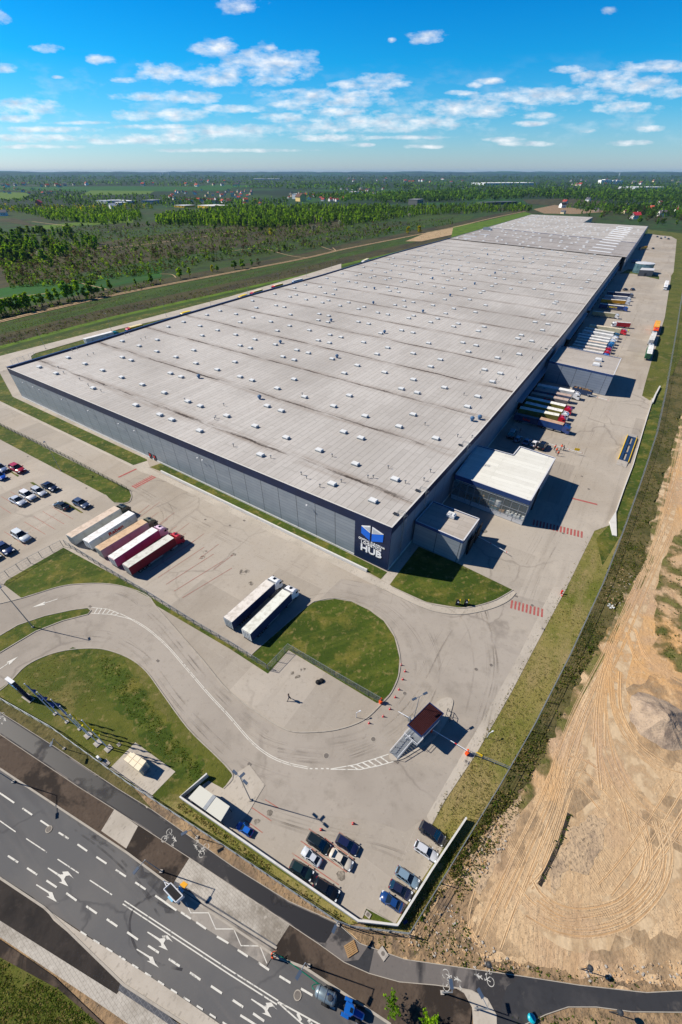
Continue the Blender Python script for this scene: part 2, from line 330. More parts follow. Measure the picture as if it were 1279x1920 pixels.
M_SCRUB = mat('rough_scrub_ground', rgb(98, 90, 54), [(rgb(62, 66, 26), .1, .45, .6, .9), (rgb(104, 94, 66), .3, .52, .7, .7), (rgb(38, 42, 16), .9, .5, .68, .8), (rgb(140, 122, 92), 1.6, .6, .74, .6), (rgb(44, 58, 18), 4., .55, .74, .7)], rough=.95, bump=.15, bscale=2.)
M_SAND = mat('trodden_sand', rgb(194, 166, 130), [
    (rgb(170, 136, 98), .55, .62, .98, .55, {'k': 'w', 'rot': 156, 'w': 9., 'ds': .35, 'mask': .06, 'ml': .54, 'mh': .64}), (rgb(226, 196, 154), .8, .6, .98, .6, {'k': 'w', 'rot': 120, 'w': 14., 'ds': .25, 'mask': .05, 'ml': .55, 'mh': .65}), (rgb(164, 130, 96), .9, .7, 1., .5, {'k': 'w', 'rot': 20, 'w': 12., 'ds': .3, 'mask': .09, 'ml': .52, 'mh': .62}),
    (rgb(202, 158, 104), .016, .46, .57, .85), (rgb(180, 152, 124), .05, .5, .62, .85), (rgb(168, 136, 100), .16, .52, .66, .6, {'rot': 64, 'sx': .06, 'sy': 1.6}), (rgb(212, 186, 150), .11, .52, .68, .7, {'rot': 62, 'sx': .16, 'sy': 1}),
    (rgb(172, 142, 108), .4, .5, .68, .6, {'rot': 66, 'sx': .05, 'sy': 1}), (rgb(214, 190, 154), .9, .55, .72, .6), (rgb(160, 132, 100), 2.2, .56, .74, .6), (rgb(150, 122, 94), 6., .58, .76, .5)], rough=.95, bump=.16, bscale=1.2, relief=.5)
M_SANDG = mat('grey_sand', rgb(184, 160, 130), [(rgb(156, 136, 114), .3, .48, .64, .8), (rgb(196, 172, 140), .8, .55, .72, .7), (rgb(120, 104, 88), 2.5, .55, .74, .7)], rough=.95, bump=.2, bscale=1.5, relief=.8)
M_PATCH = mat('weedy_sand', rgb(112, 108, 60), [(rgb(78, 84, 34), .3, .46, .6, .8), (rgb(150, 132, 94), .8, .54, .7, .7), (rgb(58, 66, 26), 2., .54, .72, .7)], rough=.95, bump=.15, bscale=3.)
M_SANDD = mat('rut_sand', rgb(186, 152, 112), [(rgb(150, 120, 88), .6, .48, .64, .7), (rgb(206, 174, 132), 2., .55, .72, .7)], rough=.95)
M_RUBB = mat('rubble_ground', rgb(146, 122, 94), [(rgb(112, 96, 80), .16, .48, .62, .9), (rgb(172, 146, 112), .35, .52, .68, .8), (rgb(84, 76, 60), .9, .54, .7, .8), (rgb(196, 184, 168), 2.6, .6, .74, .7), (rgb(66, 70, 34), 1.7, .6, .72, .8)], rough=.95, bump=.2, bscale=2., relief=.7)
M_GRAVEL = mat('mound_gravel', rgb(172, 152, 130), [(rgb(118, 104, 94), .35, .45, .62, .8), (rgb(176, 156, 136), 1.1, .52, .7, .7), (rgb(92, 82, 76), 4., .55, .74, .7)], rough=.95, bump=.12, bscale=3.)
M_LAND = mat('open_land', rgb(50, 72, 16), [
    (rgb(44, 74, 24), .004, .44, .54, .95, {'rot': D1, 'sx': .28, 'sy': 1.4}), (rgb(62, 54, 38), .011, .5, .6, .7, {'rot': D1, 'sx': .35, 'sy': 1.5}),
    (rgb(36, 48, 20), .03, .5, .62, .8), (rgb(80, 82, 42), .05, .54, .68, .4, {'rot': D1, 'sx': .3, 'sy': 1.5}), (rgb(30, 38, 18), .14, .5, .66, .7), (rgb(90, 92, 48), .4, .58, .74, .35), (rgb(28, 36, 16), 1.1, .54, .7, .5)], rough=1.)
M_FARL = mat('far_fields', rgb(46, 74, 24), [
    (rgb(38, 84, 26), .0011, .30, .36, .95, {'k': 'c', 'rot': 15, 'sx': .5, 'sy': 1.4}), (rgb(66, 78, 40), .0016, .76, .80, .9, {'k': 'c', 'rot': -12, 'sx': .5, 'sy': 1.2}),
    (rgb(24, 42, 20), .0014, .44, .52, .95, {'d': 8.}), (rgb(30, 48, 22), .006, .5, .6, .8), (rgb(22, 36, 16), .03, .48, .62, .7), (rgb(70, 74, 46), .05, .6, .72, .4)], rough=1.)
M_FIELD = mat('crop_field', rgb(34, 90, 14), [(rgb(30, 68, 18), .02, .44, .6, .8, {'rot': D1, 'sx': .2, 'sy': 1.}), (rgb(62, 84, 34), .06, .54, .68, .7, {'rot': D1, 'sx': .2, 'sy': 1.}), (rgb(26, 52, 14), .5, .5, .7, .6)], rough=1.)
M_GSTRIP = mat('rough_green_strip', rgb(58, 82, 16), [(rgb(60, 52, 34), .05, .5, .62, .75, {'rot': D1, 'sx': .12, 'sy': 1.2}), (rgb(36, 56, 10), .16, .5, .64, .8, {'rot': D1, 'sx': .25, 'sy': 1.2}), (rgb(44, 66, 16), .06, .45, .6, .8, {'rot': D1, 'sx': .2, 'sy': 1.}), (rgb(82, 82, 44), .2, .54, .7, .7, {'rot': D1, 'sx': .3, 'sy': 1.}), (rgb(40, 54, 14), .8, .5, .7, .7)], rough=1., bump=.1, bscale=2.)
M_BRIGHT = mat('mown_green_bank', rgb(84, 112, 18), [(rgb(58, 82, 12), .1, .45, .62, .8), (rgb(100, 112, 32), .5, .54, .7, .6)], rough=1.)
M_HEATH = mat('brown_heath', rgb(72, 68, 36), [(rgb(50, 46, 32), .05, .45, .6, .9, {'rot': D1, 'sx': .4, 'sy': 1.}), (rgb(92, 80, 60), .2, .54, .7, .7), (rgb(44, 52, 22), .35, .52, .66, .8), (rgb(38, 36, 24), 1.2, .52, .7, .7)], rough=1., bump=.15, bscale=1.5)
M_TRACK = mat('sandy_track', rgb(176, 152, 118), [(rgb(146, 122, 90), .12, .46, .64, .8), (rgb(110, 100, 66), .5, .56, .74, .6)], rough=1.)
M_WHITE = mat('white_road_paint', rgb(208, 206, 198), [(rgb(176, 172, 166), 1.2, .56, .76, .6), (rgb(150, 148, 144), 6., .6, .78, .5)], rough=.7)
M_RED = mat('red_road_paint', rgb(164, 84, 80), [(rgb(164, 130, 118), 1.4, .5, .72, .75)], rough=.85)
M_RED2 = mat('faded_red_line', rgb(160, 96, 86), [(rgb(162, 142, 130), 1.2, .46, .66, .8)], rough=.85)
M_TYRE = mat('tyre_scuff', rgb(116, 108, 99), rough=.9)
M_DARK = mat('dark_stain', rgb(84, 80, 74), [(rgb(120, 112, 102), 1.1, .45, .62, .9)], rough=.9)
def fade(m, mx, sc, lo=.42, hi=.66):
    """worn thin: noise lets the paving show through"""
    nt = m.node_tree; n = nd(nt, 'TexNoise', Scale=sc, Detail=5.); tc = nd(nt, 'TexCoord'); nt.links.new(tc.outputs['Object'], n.inputs['Vector'])
    nt.links.new(mrange(nt, n.outputs[0], lo, hi, 0, mx), nt.nodes['Principled BSDF'].inputs['Alpha'])
def rough(px, amp=5., step=14.):
    """natural, frayed outline"""
    out = []; m = len(px)
    for i in range(m):
        p, q = px[i], px[(i+1) % m]; l = hypot(q[0]-p[0], q[1]-p[1]); k = max(1, int(l/step)); nx, ny = -(q[1]-p[1])/max(l, 1), (q[0]-p[0])/max(l, 1)
        for j in range(k):
            t = j/k; x, y = p[0]+(q[0]-p[0])*t, p[1]+(q[1]-p[1])*t; s = amp*max(.12, (y-330)/900)
            o = s*(mnoise.noise(Vector((x*.06, y*.06, 1)))+.8*mnoise.noise(Vector((x*.2, y*.2, 5)))); out.append((x+nx*o, y+ny*o))
    return out
# ---------------------------------------------------------------- ground and paving
mb = MB()
rad = [0, 200, 600, 1500, 4000, 9000, 18000, 27000]
for i in range(len(rad)-1):
    for k in range(36):
        a, b = 2*pi*k/36, 2*pi*(k+1)/36; r0, r1 = rad[i], rad[i+1]
        q = [(r0*cos(a), r0*sin(a), -.6), (r1*cos(a), r1*sin(a), -.6), (r1*cos(b), r1*sin(b), -.6)] + ([(r0*cos(b), r0*sin(b), -.6)] if r0 else [])
        mb.face(q, M_FARL)
struct(mb, 'ground')
mb = MB()
for rx_, ry_, hh, ph in ((16500, 1.0, 62, 0), (20500, 1., 86, 3), (24000, 1., 104, 7)):
    n = 260
    for k in range(n):
        def hp(j):
            a = radians(28 + 124*j/n); h = hh*(.72+.42*mnoise.noise(Vector((j*.11+ph*9, ph, 0)))+.14*mnoise.noise(Vector((j*.5, ph, 4)))+.06*mnoise.noise(Vector((j*1.3, ph, 4))))
            return a, max(8, h)
        (a, h0), (b, h1) = hp(k), hp(k+1)
        f_ = lambda r, t, z: (r*cos(t), r*sin(t), z)
        mb.face([f_(rx_, b, -.5), f_(rx_, a, -.5), f_(rx_+700, a, h0), f_(rx_+700, b, h1)], M_FARL)
        mb.face([f_(rx_+700, b, h1), f_(rx_+700, a, h0), f_(rx_+2400, a, -.5), f_(rx_+2400, b, -.5)], M_FARL)
struct(mb, 'hills')
# the open land round the hall
mb = MB()
land = [(-1000, 880), (-900, 470), (-200, 402), (200, 392), (700, 384), (1100, 384), (1700, 392), (2600, 470), (2900, 900)]
wp = [G(*p) for p in land] + [Vector((900, -60, 0)), Vector((300, -160, 0)), Vector((-300, -160, 0)), Vector((-900, -60, 0))]
for t in tess([(p.x, p.y) for p in wp]): mb.face([(wp[i].x, wp[i].y, -.45) for i in t], M_LAND)
struct(mb, 'terrain')
mb = MB(); mb.face([(-140, -60, -.2), (300, -60, -.2), (300, 30, -.2), (-140, 30, -.2)], M_RUBB); struct(mb, 'bare_earth')
TRK = [(-420, 716), (-200, 654), (-100, 628), (0, 602), (101, 578), (202, 555), (303, 535), (430, 511), (571, 484), (645, 467), (746, 447), (850, 426), (900, 414), (940, 405), (985, 396)]
def strip(mb, a, b, mt, z, x0=-1e9, x1=1e9):
    top, bot = [], []
    for x, y in TRK:
        if x < x0 or x > x1: continue
        s = ((y-322)/280)**.8; top.append((x, y+a*s)); bot.append((x, y+b*s))
    poly(mb, top+bot[::-1], z, mt)
mb = MB()
strip(mb, 3, 27, M_GSTRIP, -.36); strip(mb, 25, 47, M_HEATH, -.34); strip(mb, 45.5, 52, M_BRIGHT, -.30); strip(mb, 51, 66, M_GSTRIP, -.28); strip(mb, 57, 120, M_LAWN, -.26, x1=760)
strip(mb, -16, -3, M_HEATH, -.36); strip(mb, -62, -26, M_FIELD, -.36, x1=150); strip(mb, -120, -62, M_HEATH, -.37, x1=660); strip(mb, -48, -20, M_FIELD, -.35, 90, 420)
for pl, mt, z in (([(850, 424), (870, 421), (905, 415), (985, 397), (1000, 402), (885, 434), (846, 446)], M_BRIGHT, -.22),
                  ([(760, 452), (800, 436), (860, 425), (900, 423), (846, 440), (790, 452)], M_TRACK, -.24),
                  ([(0, 413), (100, 432), (106, 426), (62, 421), (30, 409), (0, 410)], M_HEATH, -.33),
                  ([(296, 430), (560, 432), (700, 440), (560, 470), (400, 480), (220, 520), (150, 520), (200, 470)], M_LAND, -.38),
                  ([(70, 432), (140, 423), (250, 417), (250, 412), (140, 417), (60, 424)], M_BRIGHT, -.30),
                  ([(760, 408), (800, 402), (890, 404), (880, 412), (830, 420), (770, 424)], M_GSTRIP, -.33),
                  ([(-20, 352), (60, 356), (200, 360), (420, 356), (440, 351), (240, 349), (60, 350), (-20, 348)], M_FIELD, -.30),
                  ([(-60, 371), (40, 374), (60, 362), (20, 360), (-60, 362)], M_FIELD, -.30),
                  ([(150, 366), (280, 364), (290, 358), (170, 357)], M_BRIGHT, -.30), ([(330, 353), (430, 352), (520, 349), (400, 346)], M_FIELD, -.3), ([(-60, 371), (40, 374), (60, 362), (20, 360), (-60, 362)], M_BRIGHT, -.27),
                  ([(1040, 384), (1090, 392), (1150, 396), (1080, 401), (1020, 400), (1000, 392)], M_RUBB, -.28),
                  ([(980, 374), (1070, 372), (1140, 378), (1120, 386), (1040, 386), (990, 382)], M_HEATH, -.30)):
    poly(mb, pl, z, mt)
struct(mb, 'meadow')
mb = MB()
tw = smoothline([(p.x, p.y) for p in W(TRK)], 4)
ribbon(mb, tw, 2.2, -.2, M_TRACK, 1.9); ribbon(mb, tw, 1.9, -.2, M_TRACK, -1.6)
for pts, w in (([(430, 471), (485, 465), (540, 478), (575, 483)], 1.6), ([(200, 542), (185, 538), (150, 530), (115, 522)], 1.5), ([(330, 520), (322, 514), (300, 513)], 1.2), ([(170, 466), (250, 460), (330, 450), (420, 438), (475, 430)], 3), ([(-100, 572), (0, 559), (92, 549)], 2.0), ([(60, 415), (100, 420), (140, 425)], 3.), ([(600, 461), (628, 470), (624, 464)], 1.4)):
    ribbon(mb, smoothline([(p.x, p.y) for p in W(pts)], 5), w, -.22, M_TRACK)
struct(mb, 'path')
mb = MB()
poly(mb, [(-140, 702), (0, 667), (215, 612), (330, 582), (430, 556), (575, 514), (640, 494), (640, 506), (575, 525), (430, 570), (330, 592), (222, 617), (157, 636), (66, 662), (58, 667), (60, 675), (40, 690), (-20, 702), (-160, 736)], -.1, M_WALK)
struct(mb, 'service_road')
# right-hand ground: verge, scrub strip, sand
YR = [(835, 1500), (894, 1412), (958, 1300), (1005, 1210), (1058, 1111), (1115, 995), (1142, 985), (1154, 960), (1185, 874), (1224, 745), (1219, 751), (1204, 742), (1209, 722), (1228, 655), (1246, 595), (1253, 550), (1258, 518), (1263, 510), (1266, 480), (1269, 449), (1258, 443), (1236, 441), (1214, 438)]
FEN = [(766, 1752), (860, 1598), (932, 1480), (998, 1365), (1065, 1234), (1127, 1100), (1165, 1002), (1199, 908), (1229, 817), (1246, 740), (1266, 628), (1279, 548), (1288, 480), (1290, 450)]
SCR = [(850, 1650), (905, 1560), (984, 1480), (1008, 1435), (1038, 1368), (1065, 1308), (1108, 1234), (1149, 1160), (1179, 1105), (1206, 1059), (1232, 941), (1256, 857), (1279, 773), (1300, 680), (1318, 560), (1322, 460)]
mb = MB()
poly(mb, [(680, 1740), (744, 1700), (800, 1560)] + [(x-12, y) for x, y in YR] + FEN[::-1], -.06, M_VERGE)
struct(mb, 'grass_verge')
mb = MB()
poly(mb, [(1224, 745), (1204, 742), (1209, 722), (1228, 655), (1246, 595), (1258, 518), (1263, 509), (1300, 505), (1290, 640), (1262, 700)], -.045, M_ROUGHL)
poly(mb, [(1263, 510), (1269, 449), (1258, 443), (1214, 438), (1215, 430), (1300, 440), (1420, 470), (1310, 530)], -.045, M_ROUGHL)
poly(mb, [(1142, 985), (1154, 960), (1185, 874), (1224, 745), (1246, 740), (1229, 817), (1199, 908), (1165, 1002), (1130, 1060), (1118, 1010)], -.045, M_LAWN)
struct(mb, 'green_bank')
mb = MB(); poly(mb, FEN + rough(SCR[::-1], 14, 10), -.09, M_SCRUB); struct(mb, 'scrub_ground')
mb = MB()
sand = [(744, 1752), (1322, 1860), (1700, 1900), (1900, 1300), (1760, 800), (1460, 560), (1322, 460)]
poly(mb, [(640, 1735)] + [(850, 1650), (905, 1560), (984, 1480), (1008, 1435), (1038, 1368), (1065, 1308), (1108, 1234), (1149, 1160), (1179, 1105), (1206, 1059), (1232, 941), (1256, 857), (1279, 773), (1300, 680), (1318, 560), (1322, 460)] + sand[::-1][1:-1] + [(1322, 1870), (1000, 1850), (744, 1830)], -.12, M_SAND)
struct(mb, 'sand')
mb = MB()
poly(mb, rough([(640, 1730), (766, 1756), (860, 1640), (900, 1690), (870, 1740), (900, 1790), (1000, 1810), (1100, 1830), (1220, 1842), (1350, 1850), (1350, 1880), (1212, 1863), (1085, 1849), (977, 1832), (850, 1814), (759, 1801), (675, 1771), (632, 1731)], 9, 10), -.1, M_RUBB)
poly(mb, rough([(862, 1636), (905, 1560), (975, 1490), (968, 1560), (920, 1640), (900, 1680)], 9, 10), -.095, M_SANDG)
poly(mb, rough([(1085, 1540), (1115, 1525), (1140, 1545), (1120, 1600), (1105, 1640), (1068, 1632), (1078, 1590)], 9, 10), -.095, M_SANDG)
poly(mb, rough([(1030, 1640), (1050, 1600), (1078, 1545), (1090, 1550), (1060, 1640), (1040, 1680)], 9, 10), -.097, M_SANDG)
poly(mb, rough([(1229, 1118), (1245, 1050), (1279, 985), (1420, 900), (1430, 1180), (1300, 1275), (1246, 1243), (1224, 1212), (1228, 1160)], 12, 12), -.098, M_PATCH)
poly(mb, [(x+o_, y) for (x, y), o_ in zip(SCR, (26, 40, 30, 28, 24, 26, 26, 24, 22, 18, 16, 14, 12, 8, 6, 6))]+[(x-4, y) for x, y in SCR[::-1]], -.101, M_PATCH)
poly(mb, [(930, 1930), (984, 1921), (1024, 1902), (1065, 1888), (1118, 1888), (1185, 1897), (1279, 1898), (1400, 1898), (1400, 2010), (930, 2010)], -.06, M_RUBB)
struct(mb, 'bare_earth'); fade(M_PATCH, 1., .22, .44, .6)
# ruts pressed into the sand
mb = MB()
def rut(px, w=.5, h=.11):
    pts = smoothline([(p.x, p.y) for p in W(px)], 7)
    n = len(pts)
    prof = [(-1.0, 0), (-.6, h), (-.3, .01), (.3, .01), (.6, h), (1.0, 0)]
    rows = []
    for i in range(n):
        a = Vector(pts[max(0, i-1)]); b = Vector(pts[min(n-1, i+1)]); d = (b-a).normalized(); nn = Vector((-d.y, d.x)); c = Vector(pts[i])
        rows.append([(c.x+nn.x*o*w*.5, c.y+nn.y*o*w*.5, -.115+z*(.6+.6*abs(mnoise.noise(Vector((i*.35, o, w))))) ) for o, z in prof])
    for i in range(n-1):
        for j in range(5): mb.face([rows[i][j], rows[i+1][j], rows[i+1][j+1], rows[i][j+1]], M_SANDD if j == 2 else M_SAND)
RUTS = [([(1285, 800), (1262, 900), (1232, 1010), (1200, 1090), (1160, 1190), (1135, 1290), (1128, 1400), (1140, 1480)], 9, 26), ([(1250, 980), (1195, 1100), (1140, 1220), (1090, 1320), (1060, 1400), (1030, 1490), (985, 1600), (940, 1700), (915, 1770)], 9, 34),
        ([(1190, 1180), (1210, 1230), (1260, 1265), (1330, 1295)], 7, 20), ([(1150, 1260), (1155, 1330), (1190, 1400), (1240, 1440), (1330, 1470)], 7, 26), ([(1130, 1330), (1150, 1420), (1200, 1500), (1290, 1560)], 6, 30),
        ([(975, 1665), (1000, 1700), (1050, 1730), (1110, 1735), (1180, 1715), (1230, 1660), (1245, 1600), (1230, 1540)], 12, 52), ([(1290, 1480), (1240, 1560), (1190, 1630), (1150, 1680)], 6, 44), ([(1100, 1420), (1070, 1480), (1050, 1540), (1020, 1620), (990, 1660)], 6, 22), ([(1060, 1440), (1100, 1450), (1150, 1500), (1170, 1560)], 6, 40), ([(900, 1650), (880, 1720), (900, 1770)], 4, 26)]
for pts, n, sp in RUTS:
    for k in range(int(n*.75)):
        o = R.gauss(0, .5)*sp; tw_ = R.uniform(-6, 6); i0 = R.choice((0, 0, 1)); i1 = len(pts) - R.choice((0, 0, 1))
        q = []
        for i in range(len(pts)):
            a = pts[max(0, i-1)]; b = pts[min(len(pts)-1, i+1)]; dx, dy = b[0]-a[0], b[1]-a[1]; l = hypot(dx, dy)
            s = .45+.55*min(1, (pts[i][1]-700)/900); o2 = (o+tw_*(i-2))*s*.8; q.append((pts[i][0]-dy/l*o2+R.uniform(-2.5, 2.5), pts[i][1]+dx/l*o2+R.uniform(-2.5, 2.5)))
        rut(q[i0:i1] if i1-i0 > 2 else q, R.uniform(.25, .7), R.uniform(.02, .08))
struct(mb, 'sand_ruts')
M_HAUL = mat('packed_sand', rgb(208, 184, 150), [(rgb(186, 158, 122), .5, .46, .64, .7, {'rot': 62, 'sx': .08, 'sy': 1})], rough=.95, bump=.08, bscale=2.); M_DAMP = mat('damp_earth', rgb(168, 144, 114), [(rgb(142, 122, 98), .5, .46, .62, .8), (rgb(166, 146, 120), 1.4, .54, .7, .6)], rough=.95, bump=.2, bscale=2.)
mb = MB()
for l, w in (([(1300, 760), (1262, 900), (1222, 1040), (1175, 1170), (1140, 1290), (1120, 1400), (1080, 1500), (1020, 1620)], 5.5), ([(1150, 1270), (1165, 1380), (1220, 1470), (1290, 1540)], 4.5), ([(985, 1670), (1060, 1735), (1160, 1725), (1235, 1640), (1250, 1560)], 5.)): ribbon(mb, smoothline([(p.x, p.y) for p in W(l)], 8), w, -.112, M_HAUL)
struct(mb, 'haul_track'); fade(M_HAUL, .9, .35, .40, .56); mb = MB()
for l in ([(1100, 1790), (1190, 1752), (1330, 1760), (1330, 1836), (1150, 1832)], [(880, 1600), (930, 1520), (1000, 1480), (1010, 1560), (960, 1640), (900, 1690)], [(1020, 1500), (1090, 1440), (1120, 1470), (1080, 1560), (1030, 1600)], [(1180, 1290), (1190, 1400), (1260, 1440), (1340, 1430), (1340, 1300), (1250, 1260)], [(890, 1720), (960, 1740), (990, 1800), (900, 1790)], [(1180, 1480), (1279, 1500), (1279, 1600), (1230, 1580)]): poly(mb, rough(l, 14, 10), -.108, M_DAMP)
struct(mb, 'damp_earth'); fade(M_DAMP, .85, .3, .42, .66)
# gravel mound
mb = MB(); c0 = G(1238, 1352); rows = []
for i in range(15):
    r = i/14*5.4; row = []
    for k in range(40):
        a = 2*pi*k/40; w = 1+.2*mnoise.noise(Vector((cos(a)*1.3, sin(a)*1.3, 2)))+.1*mnoise.noise(Vector((cos(a)*4, sin(a)*4, 6)))
        x, y = c0.x+r*w*cos(a), c0.y+r*w*sin(a); t = r/5.4
        z = 2.7*(1-t**1.25)**1.2*(1+.2*mnoise.noise(Vector((x*.6, y*.6, 1)))) + .38*mnoise.noise(Vector((x*.9, y*.9, 0)))*(1-t) + .11*mnoise.noise(Vector((x*3, y*3, 0)))*(1-t)
        row.append((x, y, -.13+max(0, z)))
    rows.append(row)
for i in range(14):
    for k in range(40):
        b = (k+1) % 40; mb.face([rows[i][k], rows[i+1][k], rows[i+1][b], rows[i][b]], M_GRAVEL)
tag(mb.build('gravel_mound', smooth=True), 'grey heap of gravel dumped on the sandy site beyond the fence', 'gravel heap')
# dark ditch edge across the sand
mb = MB(); dt = smoothline([(p.x, p.y) for p in W([(1068, 1525), (1058, 1555), (1045, 1590), (1028, 1625), (1012, 1660)])], 6)
ribbon(mb, dt, .55, -.085, M_SOIL2); struct(mb, 'ditch')

# yard
mb = MB()
yard = [(-160, 700), (-10, 700), (20, 690), (400, 700), (845, 560), (1160, 472), (1214, 438), (1236, 441), (1258, 443), (1269, 449), (1266, 480), (1263, 510), (1258, 518), (1253, 550), (1246, 595), (1228, 655), (1209, 722), (1204, 742), (1219, 751), (1224, 745), (1185, 874), (1154, 960), (1142, 985), (1115, 995), (1058, 1111), (1005, 1210), (958, 1300), (894, 1412), (835, 1500), (810, 1547), (840, 1576), (791, 1650), (742, 1731), (677, 1724), (430, 1562), (391, 1530), (340, 1500), (380, 1464), (419, 1479), (437, 1454), (408, 1420), (303, 1298), (240, 1200), (182, 1180), (100, 1190), (-60, 1330), (-200, 1330), (-300, 1000)]
poly(mb, yard, -.02, M_CONC)
struct(mb, 'yard')
LANE = [(-160, 1180), (-60, 1146), (40, 1122), (108, 1102), (151, 1096), (205, 1096), (249, 1106), (279, 1121), (292, 1136), (336, 1187), (383, 1241), (430, 1297), (497, 1347), (541, 1370), (581, 1373), (632, 1368), (682, 1350), (716, 1320), (735, 1298), (748, 1268), (752, 1234), (742, 1194), (722, 1163), (695, 1142), (661, 1126), (628, 1121), (598, 1125), (640, 1085), (740, 1104), (800, 1131), (860, 1142), (930, 1128), (955, 1112), (1022, 1130), (975, 1225), (905, 1350), (868, 1412), (800, 1530), (760, 1560), (700, 1540), (620, 1530), (520, 1520), (460, 1480), (437, 1454), (353, 1366), (303, 1298), (276, 1261), (249, 1238), (215, 1223), (182, 1216), (134, 1218), (91, 1228), (50, 1248), (20, 1278), (0, 1295), (-60, 1350), (-160, 1400)]
mb = MB(); poly(mb, LANE, -.012, M_LANE); struct(mb, 'access_road')
mb = MB()   # lighter strip pavings
poly(mb, [(1022, 1130), (1038, 1100), (1064, 1111-10), (1058, 1111), (1005, 1210), (958, 1300), (894, 1412), (835, 1500), (808, 1548), (800, 1530), (868, 1412), (905, 1350), (975, 1225)], -.006, M_WALK)
poly(mb, [(-10, 742-8), (255, 873), (281, 878), (303, 889), (687, 1074), (714, 1088), (731, 1096), (736, 1101), (800, 1130), (860, 1140), (894, 1136), (927, 1126), (951, 1113), (961, 1107), (967, 1112), (955, 1125), (930, 1138), (894, 1148), (860, 1152), (822, 1148), (780, 1134), (700, 1096), (560, 1024), (430, 961), (300, 897), (262, 884), (240, 872), (-10, 752)], -.004, M_WALK)
poly(mb, [(731, 1096), (714, 1086), (726, 1073), (731, 1071), (775, 1018), (785, 1024), (745, 1077)], -.003, M_WALK)
poly(mb, [(255, 871), (276, 863), (281, 876), (264, 884)], -.002, M_WALK)
struct(mb, 'pavement')
mb = MB()
LAWNS = [[(-60, 672), (0, 700), (24, 744), (275, 861), (276, 864), (250, 872), (0, 752), (-60, 722)],
         [(281, 876), (303, 868), (500, 960), (726, 1073), (714, 1086), (687, 1071), (500, 978), (303, 884)],
         [(-60, 768), (0, 797), (242, 918), (246, 930), (242, 940), (232, 943), (214, 942), (198, 928), (0, 824), (-60, 796)],
         [(13, 1088), (7, 1096), (40, 1121), (50, 1117), (108, 1100), (151, 1094), (205, 1094), (249, 1104), (279, 1117), (272, 1109), (119, 1027)],
         [(235, 1098), (279, 1120), (292, 1135), (430, 1216), (502, 1263), (541, 1219), (706, 1318), (714, 1317), (733, 1298), (746, 1268), (749, 1234), (739, 1194), (719, 1164), (692, 1144), (659, 1128), (628, 1123), (598, 1127), (581, 1132), (576, 1137), (484, 1216), (470, 1231), (430, 1208), (290, 1124), (272, 1109)],
         [(-60, 1212), (0, 1192), (34, 1172), (84, 1155), (134, 1144), (165, 1140), (171, 1145), (165, 1152), (118, 1164), (67, 1184), (0, 1224), (-60, 1262)],
         [(731, 1096), (745, 1077), (785, 1025), (862, 1058), (961, 1106), (951, 1112), (927, 1125), (894, 1135), (860, 1139), (800, 1129), (736, 1100)],
         [(1115, 995), (1142, 985), (1155, 1006), (1140, 1050), (1090, 1050)],
         [(1162, 513), (1187, 513), (1236, 524), (1236, 518), (1200, 505), (1178, 505)],
         [(677, 1724), (687, 1702), (741, 1733)]]
for l in LAWNS[:7]+LAWNS[8:]: poly(mb, l, .03, M_LAWN)
poly(mb, [(-5, 1295), (20, 1278), (50, 1248), (91, 1228), (134, 1218), (182, 1216), (215, 1223), (249, 1238), (276, 1261), (303, 1298), (353, 1366), (408, 1420), (437, 1454), (419, 1479), (391, 1464), (341, 1498), (430, 1558), (560, 1650), (672, 1727), (632, 1729), (430, 1600), (286, 1506), (242, 1475), (101, 1374), (0, 1318), (-60, 1290), (-60, 1330)], .03, M_ROUGHL)
poly(mb, rough([(100, 1226), (182, 1219), (230, 1240), (276, 1296), (316, 1360), (380, 1430), (386, 1460), (345, 1490), (300, 1470), (262, 1400), (300, 1440), (262, 1380), (226, 1330), (200, 1300), (160, 1262)], 14, 7), .04, M_LAWN)
poly(mb, [(340, 1505), (430, 1568), (672, 1731), (650, 1735), (430, 1588), (300, 1500)], .04, M_VERGE)
for l in ([(0, 873), (5, 875), (36, 892), (33, 894)], [(56, 905), (62, 904), (92, 924), (90, 926)], [(118, 941), (124, 941), (156, 961), (152, 962)]): poly(mb, l, .06, M_LAWN)
tag(mb.build('lawn'), kind='structure')
mb = MB()   # kerbs
for l in (LAWNS[5], LAWNS[9]): kerb(mb, [(p.x, p.y) for p in W(l+[l[0]])], .22, .12, M_KERB)
for l in ([(470, 1231), (484, 1216), (576, 1137), (598, 1126), (628, 1122), (659, 1127), (692, 1143), (720, 1163), (740, 1194), (750, 1234), (747, 1268), (734, 1298), (716, 1319), (682, 1350), (632, 1368), (581, 1373), (541, 1370), (497, 1346), (430, 1297), (383, 1241), (336, 1187), (292, 1136), (279, 1119), (249, 1105), (205, 1095), (151, 1095), (108, 1101), (40, 1122), (-60, 1146)],
          [(-60, 1335), (0, 1295), (20, 1278), (50, 1248), (91, 1228), (134, 1218), (182, 1216), (215, 1223), (249, 1238), (276, 1261), (303, 1298), (353, 1366), (408, 1420), (437, 1454), (419, 1479)],
          [(967, 1112), (955, 1125), (930, 1138), (894, 1148), (860, 1152), (822, 1148), (780, 1134), (700, 1096)], [(198, 928), (214, 943), (232, 944), (243, 941), (247, 930), (243, 918)], [(962, 1106), (951, 1113), (927, 1126), (894, 1136), (860, 1140), (800, 1130), (736, 1101)]):
    kerb(mb, smoothline([(p.x, p.y) for p in W(l)], 4), .2, .12, M_KERB)
kerb(mb, [(p.x, p.y) for p in W([(1228, 655), (1246, 595), (1253, 550), (1258, 520)])], .3, .12, M_KERB)
kerb(mb, smoothline([(p.x, p.y) for p in W([(1220, 507), (1240, 508), (1254, 514), (1257, 522)])], 4), .8, .15, M_KERB)
struct(mb, 'kerb')
